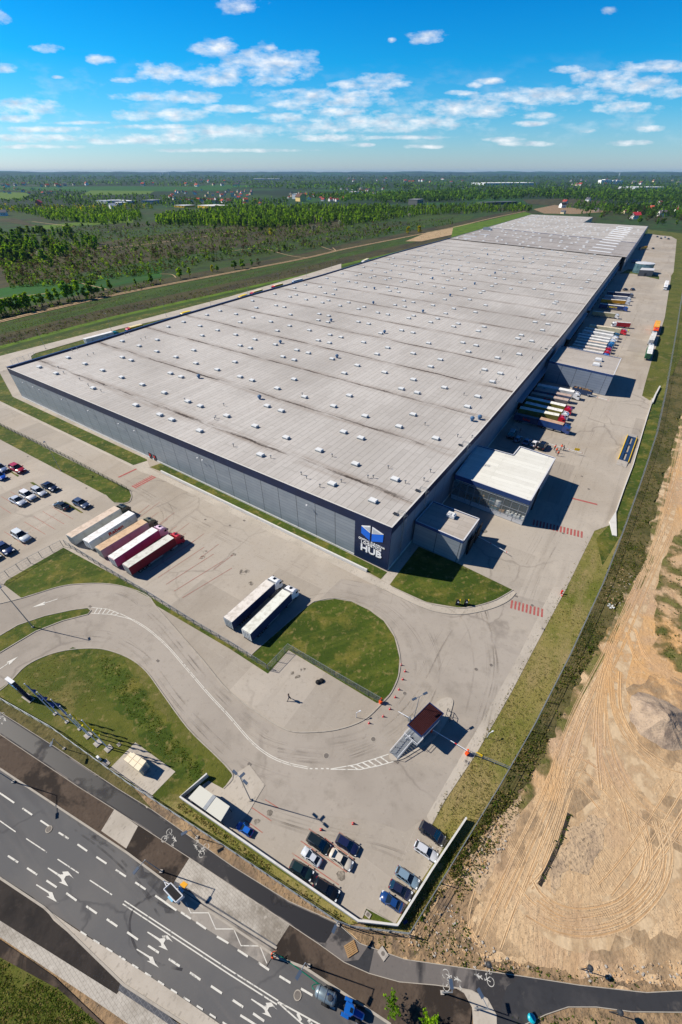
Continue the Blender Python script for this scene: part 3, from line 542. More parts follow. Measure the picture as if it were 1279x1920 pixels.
# gate island
ISL = [(730, 1416), (733, 1425), (738, 1427), (756, 1423), (776, 1411), (815, 1385), (840, 1350), (849, 1322), (849, 1313), (842, 1308), (831, 1310), (818, 1318), (763, 1373), (749, 1389), (733, 1411)]
mb = MB(); isl = smoothline([(p.x, p.y) for p in W(ISL)], 3, True); mb.prism(isl, -.02, .14, M_KERB, M_WALK); struct(mb, 'gate_island')
# street
M_BAY = mat('bay_concrete', rgb(150, 144, 136), [(rgb(96, 92, 88), .12, .5, .6, .8), (rgb(176, 168, 158), .5, .55, .72, .6), (rgb(86, 82, 78), .2, .985, 1., .7, {'k': 'b', 'rot': -36, 'bw': 1., 'rh': 2., 'm': .012, 'c2': .95}), (rgb(120, 114, 106), 2.5, .55, .74, .5)], rough=.9)
mb = MB(); poly(mb, [(286, 1518), (437, 1625), (540, 1689), (632, 1729), (659, 1740), (632, 1727), (430, 1592), (300, 1507), (250, 1476)], .05, M_RUBB); poly(mb, [(0, 1334), (101, 1398), (218, 1476), (286, 1518), (250, 1476), (101, 1370), (0, 1313)], .05, M_SCRUB); struct(mb, 'bare_earth')
mb = MB()
STU = [(-120, 1365), (0, 1441), (30, 1461), (180, 1560), (240, 1600), (300, 1645), (333, 1668), (520, 1795), (571, 1814), (733, 1921), (860, 2005)]
STL = [(-120, 1560), (0, 1643), (61, 1682), (84, 1702), (151, 1746), (300, 1843), (430, 1931), (520, 1995)]
poly(mb, STU + [(860, 2050), (520, 2050)] + STL[::-1], -.02, M_ASPH); struct(mb, 'road')
mb = MB()
poly(mb, [(-120, 1300), (0, 1376), (145, 1473), (215, 1517), (356, 1608), (544, 1733), (598, 1769), (645, 1803), (692, 1824), (749, 1840), (817, 1846), (850, 1851), (870, 1862), (885, 1889), (880, 1930), (860, 2000), (733, 1920), (571, 1813), (520, 1794), (333, 1667), (300, 1644), (240, 1599), (180, 1559), (30, 1460), (0, 1440), (-120, 1364)], .02, M_SOIL)
poly(mb, [(-120, 1562), (0, 1645), (84, 1700), (232, 1847), (219, 1863), (0, 1726), (-120, 1646)], .02, M_SOIL2)
poly(mb, [(-120, 1690), (0, 1762), (100, 1830), (200, 1925), (195, 1990), (-120, 1990)], -.01, M_SOIL)
struct(mb, 'planting_soil')
mb = MB()
poly(mb, [(-120, 1262), (0, 1335), (101, 1400), (218, 1478), (286, 1520), (437, 1626), (540, 1690), (632, 1731), (675, 1770), (759, 1800), (850, 1813), (977, 1831), (1000, 1834), (990, 1900), (984, 1921), (931, 1921), (914, 1872), (884, 1856), (850, 1851), (749, 1840), (692, 1824), (645, 1803), (598, 1769), (544, 1733), (356, 1608), (215, 1517), (145, 1473), (0, 1376), (-120, 1300)], .03, M_PATH)
poly(mb, [(977, 1831), (1085, 1848), (1212, 1862), (1279, 1858), (1400, 1850), (1400, 1898), (1279, 1898), (1185, 1897), (1118, 1888), (1065, 1888), (1024, 1902), (984, 1921), (960, 2000), (938, 2000), (931, 1921), (950, 1850)], .034, M_ASPH2)
poly(mb, [(672, 1800), (697, 1764), (702, 1778), (692, 1824), (645, 1803)], .037, M_ASPH2)
struct(mb, 'cycle_path')
M_WETP = mat('wet_path', rgb(38, 38, 42), rough=.5); mb = MB()
poly(mb, [(-100, 1268), (0, 1338), (101, 1403), (218, 1481), (300, 1534), (395, 1604), (360, 1606), (300, 1570), (215, 1514), (145, 1470), (0, 1373), (-100, 1310)], .036, M_WETP); poly(mb, [(420, 1622), (437, 1628), (540, 1692), (632, 1733), (610, 1768), (598, 1767), (544, 1731), (430, 1655)], .036, M_WETP); struct(mb, 'wet_patch'); fade(M_WETP, 1., .14, .36, .43)
mb = MB()
for l, mt in (([(215, 1517), (259, 1549), (237, 1591), (190, 1558)], M_WALK), ([(356, 1608), (544, 1733), (519, 1772), (328, 1652)], M_PAVER), ([(850, 1850), (884, 1856), (914, 1872), (931, 1903), (932, 1960), (890, 1960), (885, 1889), (870, 1862)], M_WALK),
              ([(-120, 1646), (0, 1726), (219, 1864), (232, 1847), (336, 1920), (430, 1990), (300, 1990), (242, 1921), (208, 1897), (0, 1757), (-120, 1680)], M_PAVER), ([(242, 1470), (262, 1478), (288, 1494), (276, 1516)], M_WALK),
              ([(254, 1392), (329, 1447), (284, 1493), (206, 1441)], M_WALK), ([(437, 1454), (419, 1479), (391, 1464), (345, 1498), (430, 1560), (462, 1530), (497, 1472), (468, 1434)], M_WALK)): poly(mb, l, .045, mt)
poly(mb, [(84, 1702), (101, 1726), (161, 1776), (232, 1843), (350, 1920), (430, 1975), (430, 1932), (336, 1867), (215, 1787), (151, 1748)], .05, M_WALK)
poly(mb, [(340, 1673), (430, 1727), (517, 1783), (500, 1812), (430, 1769), (309, 1692), (330, 1668)], .05, M_BAY)
struct(mb, 'sidewalk')
M_TACT = mat('dark_setts', rgb(82, 84, 90), [(rgb(120, 120, 122), 1.2, .6, 0., .6, {'k': 'b', 'rot': -36, 'm': .04, 'bw': .6, 'rh': .5}), (rgb(60, 60, 66), .6, .5, .7, .6)], rough=.9)
mb = MB(); poly(mb, [(328, 1652), (346, 1662), (519, 1772), (513, 1779), (340, 1671), (324, 1661)], .06, M_TACT)
poly(mb, [(226, 1843), (300, 1892), (360, 1940), (352, 1945), (290, 1902), (222, 1857)], .062, M_TACT); struct(mb, 'setts_strip')
mb = MB()
for l in (STU[1:-1], [(-60, 1606), (0, 1646), (84, 1702), (232, 1846), (350, 1922)], [(336, 1664), (430, 1722), (519, 1778)]): kerb(mb, [(p.x, p.y) for p in W(l)], .26, .12, M_KERB)
for l in ([(0, 1335), (101, 1399), (218, 1477), (286, 1519), (437, 1625), (540, 1689), (632, 1730), (675, 1769), (759, 1799), (850, 1812), (977, 1830), (1085, 1847), (1212, 1861), (1290, 1857)], [(0, 1377), (145, 1474), (215, 1518), (356, 1609), (544, 1734), (598, 1770), (645, 1804), (692, 1825), (749, 1841), (817, 1847), (884, 1857), (914, 1873), (931, 1904)], [(984, 1921), (1024, 1902), (1065, 1888), (1118, 1888), (1185, 1897), (1290, 1898)]):
    kerb(mb, [(p.x, p.y) for p in W(l)], .08, .06, M_KERB)
struct(mb, 'kerb')
# hedge bank in the lower left corner
mb = MB(); poly(mb, [(-120, 1715), (0, 1795), (110, 1855), (215, 1945), (215, 2050), (-120, 2050)], .0, M_ROUGHL); struct(mb, 'grass_bank')
# ---------------------------------------------------------------- painted markings
mb = MB(); Z = .02
def line(pts, w, mt=M_WHITE, z=Z, off=0.): ribbon(mb, [(p.x, p.y) for p in W(pts)], w, z, mt, off)
def c2(x, y): return (x/2.974, 1460+y/2.974)
def c4(x, y): return (430+x/2.974, 1500+y/2.974)
def c3(x, y): return (300+x/3.2, 1420+y/3.2)
for a, b in (((0, 80), (80, 135)), ((126, 165), (180, 202)), ((226, 233), (278, 268)), ((328, 300), (383, 335)), ((433, 366), (487, 404)), ((538, 436), (595, 474)), ((646, 508), (703, 546)), ((755, 578), (813, 618)), ((866, 652), (923, 691)), ((45, 430), (102, 467)), ((152, 498), (208, 536)), ((260, 568), (317, 606)), ((370, 638), (428, 680)), ((482, 711), (541, 752)), ((596, 783), (655, 824)), ((710, 856), (770, 898)), ((826, 931), (887, 971)), ((942, 1005), (1003, 1046)), ((1060, 1081), (1119, 1122)), ((1177, 1156), (1238, 1197))): line([c2(*a), c2(*b)], .21)
for a, b in (((0, 235), (88, 297)), ((147, 334), (263, 411)), ((322, 449), (440, 527)), ((501, 566), (626, 648)), ((-160, 125), (-40, 208))): line([c2(*a), c2(*b)], .13)
for a, b in (((15, 1112), (78, 1155)), ((133, 1190), (195, 1233)), ((280, 982), (342, 1020)), ((400, 1052), (465, 1090)), ((520, 1125), (590, 1165)), ((162, 907), (222, 948)), ((47, 835), (104, 873))): line([c4(*a), c4(*b)], .21)
for o in (-.17, .17): line([c2(690, 690), c2(1279, 1078), c4(270, 1130)], .13, off=o)
line([c4(270, 1128), c4(420, 1260), c4(480, 1330)], .14); line([c4(275, 1126), c4(510, 1255), c4(640, 1340)], .14); line([c4(380, 1188), c4(400, 1230)], .3); line([c4(440, 1225), c4(465, 1262)], .3)
line([c4(62, 1200), c4(150, 1255)], .2)
line([c3(155, 870), c3(185, 933), c3(292, 933), c3(335, 1030), c3(443, 1030), c3(487, 1130), c3(600, 1132), c4(210, 910)], .11, z=.062)
for a, b in (((920, 690), (985, 735)), ((1010, 745), (1065, 782)), ((1095, 800), (1150, 838)), ((1210, 880), (1275, 918))): line([c2(*a), c2(*b)], .2, z=.055)
for k in range(12):
    a = (450+72*k, 852+46*k); line([c2(*a), c2(a[0]+34, a[1]+22)], .16, z=.058)
def arrow(pts, z=Z):
    w = W([c2(*p) for p in pts]); p2 = [(p.x, p.y) for p in w]
    for t in tess(p2): mb.face([(p2[i][0], p2[i][1], z) for i in t], M_WHITE)
def turn(ox, oy, both=True):
    """lane arrow whose stem starts at (ox, oy)"""
    pts = [(0, 0), (66, 40), (84, 38), (78, 24), (110, 22), (142, 62), (118, 44), (98, 48), (88, 66), (112, 106), (58, 82), (76, 80), (72, 64), (58, 50), (-4, 6)] if both else [(0, 0), (70, 42), (88, 46), (100, 80), (122, 106), (54, 68), (72, 68), (66, 52), (-4, 6)]
    arrow([(ox+x, oy+y) for x, y in pts])
turn(270, 495); turn(205, 588, False); turn(825, 852); turn(765, 948, False)
turn((430-0+125/2.974)*2.974, (40+1107/2.974)*2.974)
# bike and walker pictograms on the cycle path
def ring(c, r, w, z=.055, q=14, e=(1, 0), sq=1.):
    ex = Vector(e).normalized(); ey = Vector((-ex.y, ex.x))*sq
    pt = lambda rr, k: c + ex*(rr*cos(2*pi*k/q)) + ey*(rr*sin(2*pi*k/q))
    for k in range(q): mb.face([(*pt(r-w, k), z), (*pt(r, k), z), (*pt(r, k+1), z), (*pt(r-w, k+1), z)][::1], M_PICT)
M_PICT = mat('worn_white_paint', rgb(196, 194, 188), rough=.8)
def bar(a, b, w, z=.055): ribbon(mb, [tuple(a), tuple(b)], w*.7, z, M_PICT)
def picto(px, ang, s=1.0):
    o = G(*px); o = Vector((o.x, o.y)); ex = Vector((cos(ang), sin(ang))); ey = Vector((-ex.y, ex.x)); q = lambda x, y: o+ex*x*s+ey*y*s
    for c in (q(-.95, -.5), q(-.95, .5)): ring(c, .42*s, .07*s, e=ex)
    for a, b in (((-.95, -.5), (-.55, -.1)), ((-.95, .5), (-.5, .35)), ((-.55, -.1), (-.5, .35)), ((-.95, -.5), (-.95, .1)), ((-.95, .1), (-.5, .35)), ((-.55, -.1), (-.95, .1)), ((-.5, .35), (-.3, .45)), ((-.3, .45), (-.3, .25)), ((-.5, -.15), (-.42, .02))): bar(q(*a), q(*b), .1*s)
    for a, b, w in (((.15, .25), (.62, .12), .22), ((.62, .12), (.75, .1), .2), ((.15, .25), (-.05, .4), .13), ((.2, .2), (-.02, .1), .13), ((.5, .2), (.3, .42), .1), ((.5, .1), (.32, -.05), .1), ((.75, .1), (.85, .08), .18), ((.55, -.3), (.75, -.5), .14), ((.45, -.45), (.7, -.6), .12), ((.75, -.5), (.9, -.55), .14), ((.62, .05), (.6, -.3), .08)): bar(q(*a), q(*b), w*s)
a36 = atan2((G(430, 1615)-G(300, 1525)).y, (G(430, 1615)-G(300, 1525)).x)
picto((322, 1573), a36, 1.05); picto((373, 1588), a36+pi, 1.05); picto((5, 1349), a36, 1.05)
a10 = atan2((G(900, 1820)-G(860, 1814)).y, (G(900, 1820)-G(860, 1814)).x); picto((852, 1840), a10, 1.1); picto((903, 1827), a10+pi, 1.1)
# lane lines
dl = [(249, 1162), (279, 1181), (313, 1211), (343, 1245), (390, 1300), (430, 1343), (470, 1389), (504, 1416), (538, 1431), (578, 1440)]
dls = smoothline([(p.x, p.y) for p in W(dl)], 5)
for o in (-.14, .14): ribbon(mb, dls, .12, .012, M_WHITE, o)
for a in (581, 591, 602, 612): line([(a, 1441), (a+5, 1441.4)], .2, z=.012)
def hatch(top, bot, n, w=.15):
    line(top, w, z=.012); line(bot, w, z=.012)
    def at(l, t):
        x = l[0][0]+(l[-1][0]-l[0][0])*t
        for p, q in zip(l, l[1:]):
            if min(p[0], q[0])-.01 <= x <= max(p[0], q[0])+.01: return (x, p[1]+(q[1]-p[1])*(x-p[0])/((q[0]-p[0]) or 1))
        return l[-1]
    for k in range(n): line([at(top, .34+.62*k/n), at(bot, .44+.58*k/n)], .22, z=.012)
hatch([(620, 1442), (665, 1434), (699, 1424), (729, 1414)], [(620, 1442.5), (675, 1443), (709, 1436), (738, 1428)], 6)
hatch([(249, 1162), (229, 1152), (202, 1142), (172, 1139)], [(249, 1162.5), (235, 1158), (208, 1152), (171, 1150)], 6)
def lanearrow(a, b):
    A, B = G(*a), G(*b); d = (B-A); L_ = d.length; d.normalize(); n = Vector((-d.y, d.x, 0)); q = lambda x, y: (A.x+d.x*x+n.x*y, A.y+d.y*x+n.y*y, .012)
    mb.face([q(0, -.1), q(L_*.55, -.1), q(L_*.55, .1), q(0, .1)], M_WHITE); mb.face([q(L_*.5, -.55), q(L_, 0), q(L_*.5, .55)], M_WHITE)
lanearrow((108, 1123), (60, 1139)); lanearrow((-4, 1257), (34, 1231))
struct(mb, 'road_marking'); fade(M_PICT, .9, 1.4, .36, .5); fade(M_WHITE, 1., 1.6, .30, .42)
mb = MB(); Z = .012
def cross(a, b, n, ln, w, ang=None):
    A, B = G(*a), G(*b); d = B-A; u = d.normalized(); v = Vector((-u.y, u.x, 0)) if ang is None else Vector((cos(ang), sin(ang), 0))
    for k in range(n):
        c = A + d*((k+.5)/n); h = u*w/2; e = v*ln/2; mb.face([c-h-e, c+h-e, c+h+e, c-h+e], M_RED)
    for v_ in mb.v[-4*n:]: pass
def setz(z): mb.v = [(a, b, z) for a, b, c in mb.v]
cross((250, 914), (289, 893), 11, 2.4, .48); line([(222, 895), (256, 879)], .7, M_RED)
cross((956, 1132), (1020, 1150), 9, 2.7, .42); cross((998, 979), (1094, 1003), 15, 3.0, .5); line([(1072, 934), (1120, 946)], .75, M_RED)
line([(1210, 618), (1226, 620)], .5, M_RED)
for k in range(10):
    f = k/9; a = (258+155*f + 22, 955+118*f-8); b = (a[0]-75-18*f, a[1]+60-4*f); line([a, b], .14, M_RED2)
for k in range(6):
    a = (300+27.5*k, 941+22*k*.9); line([a, (a[0]-37, a[1]+28)], .12, M_RED2)
def cq(x, y): return (x/6.73, 840+y/6.73)
for a, b in (((20, 615), (270, 755)), ((130, 550), (370, 690)), ((250, 500), (490, 640)), ((0, 735), (140, 825)), ((660, 745), (925, 900)), ((540, 800), (810, 960)), ((430, 865), (700, 1030)), ((305, 930), (575, 1090)), ((185, 995), (455, 1160)), ((55, 1055), (325, 1230)), ((-70, 1120), (205, 1305))): line([cq(*a), cq(*b)], .13, M_RED2)
for k in range(14): a = cq(520-32*k+190, 905+22*k-70); line([a, (a[0]-2.2, a[1]+1.4)], .12, M_RED2)
for a, b in (((443, 160), (560, 240)), ((398, 228), (655, 402)), ((350, 296), (610, 473)), ((613, 180), (742, 270)), ((530, 210), (700, 335)), ((115, 35), (235, 117)), ((200, -2), (275, 45)), ((85, 110), (185, 182))): line([c4(*a), c4(*b)], .13, M_RED2)
setz(.012); struct(mb, 'red_marking')
M_WET = mat('wet_asphalt', rgb(48, 48, 54), rough=.45); mb = MB()
for pl in ([(296, 1640), (318, 1655), (334, 1674), (340, 1700), (372, 1722), (358, 1730), (330, 1722), (308, 1700), (296, 1680), (268, 1652), (240, 1618), (252, 1614)], [(120, 1520), (160, 1548), (200, 1580), (170, 1566), (130, 1534)]): poly(mb, rough(pl, 8, 8), -.012, M_WET)
for l, w in (([(291, 1678), (262, 1692), (247, 1712), (244, 1745), (262, 1788), (300, 1808), (342, 1818)], .28), ([(170, 1570), (210, 1592), (250, 1640), (290, 1690), (330, 1706), (400, 1740), (430, 1756)], .3), ([(140, 1556), (200, 1600), (260, 1660), (300, 1720)], .25)): ribbon(mb, smoothline([(p.x, p.y) for p in W(l)], 8), w, -.010, M_WET)
struct(mb, 'wet_patch'); fade(M_WET, 1., .3)
# tyre scuffs and stains on the concrete
mb = MB()
def scuff(px, w, z): ribbon(mb, smoothline([(p.x, p.y) for p in W(px)], 7), w, z, M_TYRE)
k = 0
for base, n, sp in (([(252, 925), (290, 935), (310, 965), (300, 1000), (270, 1020)], 7, 16), ([(580, 1110), (640, 1105), (720, 1130), (780, 1190), (800, 1260), (770, 1330)], 9, 34), ([(620, 1400), (680, 1385), (740, 1345), (790, 1280), (830, 1200), (880, 1120)], 8, 30), ([(520, 1420), (620, 1425), (720, 1390), (780, 1345)], 7, 22), ([(880, 1440), (900, 1350), (920, 1250), (900, 1150), (840, 1100)], 8, 26), ([(850, 1000), (900, 1010), (950, 1040), (970, 1090)], 6, 16), ([(960, 1140), (990, 1060), (1030, 980), (1060, 880), (1090, 800), (1130, 700)], 9, 30), ([(20, 1290), (100, 1195), (200, 1190), (270, 1230), (340, 1320), (440, 1420), (560, 1470)], 9, 12), ([(60, 1140), (150, 1110), (230, 1115), (300, 1170), (400, 1290), (500, 1380), (620, 1400)], 8, 11), ([(1090, 760), (1130, 700), (1160, 640), (1190, 570), (1210, 530)], 7, 16), ([(500, 1530), (600, 1560), (700, 1580), (760, 1600)], 6, 20), ([(120, 850), (230, 905), (330, 960), (450, 1020), (600, 1090)], 7, 14)):
    for j in range(n):
        o = R.gauss(0, .55)*sp; k += 1; q = []; tw_ = R.uniform(-7, 7)
        for i in range(len(base)):
            a = base[max(0, i-1)]; b = base[min(len(base)-1, i+1)]; dx, dy = b[0]-a[0], b[1]-a[1]; l = hypot(dx, dy); o2 = o+tw_*(i-1.5)*.6; q.append((base[i][0]-dy/l*o2, base[i][1]+dx/l*o2))
        i0 = R.randint(0, max(0, len(base)-4)); q = q[:len(q)-R.randint(0, 1)]; scuff(q[i0:], R.choice((.1, .14, .2, .34)), -.0045+.00003*k)
struct(mb, 'tyre_marks')
fade(M_TYRE, .17, .2)
fade(M_DARK, .9, 1.1)
mb = MB()
for x, y, r in ((458, 1072, 2.2), (437, 1040, 1.5), (380, 1045, 1.3), (548, 1262, .8), (560, 1268, .7), (568, 1255, .9), (604, 1276, .8), (908, 996, 1.7), (1206, 1062, 0), (610, 1600, 0), (640, 1642, 1.2), (506, 1524, .9), (482, 1540, .8), (385, 1035, 1.2), (470, 1094, 1.4), (556, 1270, .7)):
    if not r: continue
    c = G(x, y); k = 18; ph = R.random()*9
    mb.face([(c.x+r*.55*(1+.38*mnoise.noise(Vector((cos(2*pi*i/k)*2, sin(2*pi*i/k)*2, ph))))*cos(2*pi*i/k), c.y+r*.5*(1+.38*mnoise.noise(Vector((cos(2*pi*i/k)*2, sin(2*pi*i/k)*2, ph))))*sin(2*pi*i/k), .006+x*1e-6) for i in range(k)], M_DARK)
struct(mb, 'oil_stains')
# manhole covers
M_IRON = mat('cast_iron', rgb(112, 106, 100), [(rgb(70, 66, 64), 6., .5, .7, .6)], rough=.7)
mb = MB()
for x, y, r in ((759, 1300, .45), (700, 1386, .5), (921, 1247, .45), (893, 1255, .45), (612, 1417, .55), (385, 974, .4), (431, 985, .4), (1104, 917, .5), (998, 1135, .45), (1065, 950, .4), (92, 1555, .5), (558, 1866, .5), (743, 990, .4), (1056, 1000, .4)):
    c = G(x, y)
    for rr, mt, z in ((r, M_KERB, .014), (r*.8, M_IRON, .018)): mb.face([(c.x+rr*cos(2*pi*i/16), c.y+rr*sin(2*pi*i/16), z+.05*(x in (92, 558))) for i in range(16)], mt)
for x, y in ((296, 1239), (468, 1433), (169, 1137), (744, 1428), (968, 1118), (950, 849), (1091, 893), (957, 959), (458, 976), (52, 856), (162, 915)):
    c = G(x, y); mb.box((c.x, c.y, .0), (.7, .5, .04), M_IRON, radians(-35))
struct(mb, 'drain_covers')
# ---------------------------------------------------------------- the hall
M_ROOFW = None
def roof_mat(name, base, dark, seam, valley=True):
    m = bpy.data.materials.new(name); m.use_nodes = True; nt = m.node_tree; L = nt.links.new; bs = nt.nodes['Principled BSDF']; bs.inputs['Roughness'].default_value = .75; bs.inputs['Specular IOR Level'].default_value = .25
    uv = nd(nt, 'UVMap'); s = nd(nt, 'SeparateXYZ'); L(uv.outputs[0], s.inputs[0]); u, v = s.outputs[0], s.outputs[1]
    c = base
    n = nd(nt, 'TexNoise', Scale=.02, Detail=5.); L(uv.outputs[0], n.inputs['Vector']); c = mixc(nt, mrange(nt, n.outputs[0], .42, .62, 0, .55), c, dark)
    n = nd(nt, 'TexNoise', Scale=.5, Detail=6.); L(uv.outputs[0], n.inputs['Vector']); c = mixc(nt, mrange(nt, n.outputs[0], .5, .72, 0, .38), c, dark)
    # felt rolls: one tone per roll, a dark seam between rolls
    br = nd(nt, 'TexBrick', Scale=1.); mpn = nd(nt, 'Mapping'); L(uv.outputs[0], mpn.inputs[0]); mpn.inputs['Rotation'].default_value = (0, 0, pi/2); L(mpn.outputs[0], br.inputs['Vector'])
    br.inputs['Brick Width'].default_value = 19.; br.inputs['Row Height'].default_value = 1.9; br.inputs['Mortar Size'].default_value = .07; br.offset = .37
    br.inputs['Color1'].default_value = (1, 1, 1, 1); br.inputs['Color2'].default_value = (.90, .895, .89, 1); br.inputs['Mortar'].default_value = (seam, seam, seam*.97, 1)
    c = mixc(nt, 1., c, br.outputs[0], 'MULTIPLY')
    if valley:
        nz = nd(nt, 'TexNoise', Scale=.12, Detail=6.); L(uv.outputs[0], nz.inputs['Vector'])
        vv = math_(nt, 'ADD', v, math_(nt, 'MULTIPLY', math_(nt, 'SUBTRACT', nz.outputs[0], .5), 1.5))
        fr = math_(nt, 'FRACT', math_(nt, 'DIVIDE', math_(nt, 'SUBTRACT', vv, 13.6-15.6), 31.2)); d = math_(nt, 'MULTIPLY', math_(nt, 'ABSOLUTE', math_(nt, 'SUBTRACT', fr, .5)), 31.2)
        mp1 = nd(nt, 'Mapping'); L(uv.outputs[0], mp1.inputs[0]); mp1.inputs['Scale'].default_value = (.055, .5, 1); n1 = nd(nt, 'TexNoise', Scale=1., Detail=7., Roughness=.65); L(mp1.outputs[0], n1.inputs['Vector'])
        wide = math_(nt, 'MULTIPLY', mrange(nt, d, 3.6, .2), mrange(nt, n1.outputs[0], .42, .60, .08, .8)); c = mixc(nt, wide, c, rgb(136, 122, 110))
        n2 = nd(nt, 'TexNoise', Scale=1.1, Detail=6.); L(uv.outputs[0], n2.inputs['Vector'])
        core = math_(nt, 'MULTIPLY', mrange(nt, math_(nt, 'ADD', d, mrange(nt, n2.outputs[0], .3, .7, -.35, .45)), .9, .3), mrange(nt, n1.outputs[0], .44, .57, .06, 1.)); c = mixc(nt, core, c, rgb(70, 62, 56))
    L(c, bs.inputs['Base Color']); return m
M_ROOF = roof_mat('roof_felt', rgb(192, 188, 183), rgb(162, 157, 151), .6)
M_ROOFD = roof_mat('grey_roof_felt', rgb(172, 167, 163), rgb(146, 141, 138), .75)
M_ROOFN = roof_mat('new_roof_membrane', rgb(226, 226, 218), rgb(206, 206, 196), .82, False)
M_ROOFS = roof_mat('annex_roof_felt', rgb(184, 177, 169), rgb(156, 148, 139), .75, False)
M_NAVY = mat('navy_cladding', rgb(10, 30, 66), [(rgb(16, 40, 80), .3, .45, .65, .6)], rough=.4, spec=.4)
M_PLINTH = mat('white_plinth', rgb(204, 203, 199), [(rgb(170, 166, 160), .6, .55, .75, .6)], rough=.8)
M_TRIM = mat('white_metal_trim', rgb(206, 208, 212), rough=.5)
M_STEEL = mat('galvanised_steel', rgb(150, 156, 162), [(rgb(118, 124, 130), 1.5, .5, .7, .6)], rough=.45, metal=.5)
M_DSTEEL = mat('dark_steel', rgb(62, 66, 72), rough=.5, metal=.3)
M_BLACK = mat('black_rubber', rgb(28, 28, 30), rough=.8)
M_DOME = mat('skylight_dome', rgb(220, 222, 222), [(rgb(196, 199, 200), .7, .5, .7, .5)], rough=.5, spec=.25)
M_GLASS = glass('tinted_glass')
M_PGLASS = mat('pale_glass', rgb(84, 120, 136), rough=.08, spec=.8, metal=.3)
M_YEL = mat('yellow_paint', rgb(236, 196, 30), rough=.5)
M_ORANGE = mat('orange_plastic', rgb(236, 84, 24), rough=.5)
M_REDP = mat('red_plastic', rgb(206, 36, 32), rough=.5)
M_CONC2 = mat('grey_concrete', rgb(170, 164, 156), [(rgb(140, 134, 126), .8, .48, .66, .7)], rough=.9)
def clad_mat(name, c1, c2, c3):
    m = bpy.data.materials.new(name); m.use_nodes = True; nt = m.node_tree; L = nt.links.new; bs = nt.nodes['Principled BSDF']; bs.inputs['Roughness'].default_value = .42; bs.inputs['Metallic'].default_value = .15
    uv = nd(nt, 'UVMap'); br = nd(nt, 'TexBrick', Scale=1.); L(uv.outputs[0], br.inputs['Vector']); br.offset = 0.
    br.inputs['Brick Width'].default_value = 6.5; br.inputs['Row Height'].default_value = 1.05; br.inputs['Mortar Size'].default_value = .045; br.inputs['Color1'].default_value = c1; br.inputs['Color2'].default_value = c2; br.inputs['Mortar'].default_value = c3
    vs_ = nd(nt, 'TexBrick', Scale=1.); L(uv.outputs[0], vs_.inputs['Vector']); vs_.offset = 0.; vs_.inputs['Brick Width'].default_value = 6.5; vs_.inputs['Row Height'].default_value = 60.; vs_.inputs['Mortar Size'].default_value = .1
    for k_, q in (('Color1', 1), ('Color2', 1), ('Mortar', .35)): vs_.inputs[k_].default_value = (q, q, q, 1)
    n = nd(nt, 'TexNoise', Scale=.35, Detail=5.); L(uv.outputs[0], n.inputs['Vector'])
    c = mixc(nt, mrange(nt, n.outputs[0], .45, .65, 0, .25), br.outputs[0], c3); L(mixc(nt, 1., c, vs_.outputs[0], 'MULTIPLY'), bs.inputs['Base Color']); return m
M_CLAD = clad_mat('grey_cladding', rgb(150, 158, 166), rgb(140, 149, 158), rgb(116, 125, 136))
M_CLAD2 = clad_mat('blue_grey_cladding', rgb(132, 144, 162), rgb(126, 138, 156), rgb(104, 116, 134))
M_CLADW = clad_mat('white_cladding', rgb(196, 200, 206), rgb(190, 194, 200), rgb(160, 164, 172))

hs_ = [((731, 1072), 992), ((27, 745), 690), ((1215, 437), 424)]
A3 = []
for b, t in hs_:
    g = G(*b); A3.append((g.x, g.y, hgt(b, t)))
def plane3(p):
    (x1, y1, z1), (x2, y2, z2), (x3, y3, z3) = p; M_ = Matrix(((1, x1, y1), (1, x2, y2), (1, x3, y3))); return M_.inverted() @ Vector((z1, z2, z3))
PL = plane3(A3)
def zr(x, y): return PL[0]+PL[1]*x+PL[2]*y
def GR(x, y, dz=0.):
    z = 12.
    for _ in range(8):
        g = G(x, y, z); z = zr(g.x, g.y)+dz
    return G(x, y, z)
LE = [GR(*p) for p in ((13, 690), (185, 639), (320, 597), (467, 554), (600, 517), (735, 476), (843, 447))]
RE = [GR(*p) for p in ((735, 990), (900, 809), (945, 757), (1002, 690), (1060, 621), (1092, 580), (1170, 477))]
def arc(pts):
    d = [0]
    for a, b in zip(pts, pts[1:]): d.append(d[-1]+(b-a).length)
    return d
def at(pts, t):
    d = arc(pts); s = t*d[-1]
    for i in range(len(pts)-1):
        if s <= d[i+1]+1e-9: return pts[i].lerp(pts[i+1], (s-d[i])/(d[i+1]-d[i]))
    return pts[-1]
VL = arc(LE)[-1]; UL = (RE[0]-LE[0]).length
def roof(s, t, dz=0.):
    p = at(LE, t).lerp(at(RE, t), s); return Vector((p.x, p.y, zr(p.x, p.y)+dz))
hall = thing('warehouse', 'huge flat-roofed grey warehouse with navy roof edge, filling the middle of the view', 'warehouse', (RE[0].x, RE[0].y, 0))
mb = MB(); mb.uv = []; NU, NV = 12, 48
for j in range(NV):
    for i in range(NU):
        q = [(i, j), (i+1, j), (i+1, j+1), (i, j+1)]
        mb.face([roof(a/NU, b/NV, -.25) for a, b in q], M_ROOF); mb.uv.append([(a/NU*UL, b/NV*VL) for a, b in q])
mb.build('roof', hall)
def wallpoly(pts, z0, z1f, mt, parent, name, closed=False):
    """outer wall along a line, with metres as UV"""
    mb = MB(); mb.uv = []; u = 0
    for a, b in zip(pts, pts[1:]):
        l = (b-a).length; za, zb = z1f(a), z1f(b)
        mb.face([(a.x, a.y, z0), (b.x, b.y, z0), (b.x, b.y, zb), (a.x, a.y, za)], mt); mb.uv.append([(u, z0), (u+l, z0), (u+l, zb), (u, za)]); u += l
    return mb.build(name, parent)
nrmF = Vector((LE[0].y-RE[0].y, RE[0].x-LE[0].x, 0)).normalized()
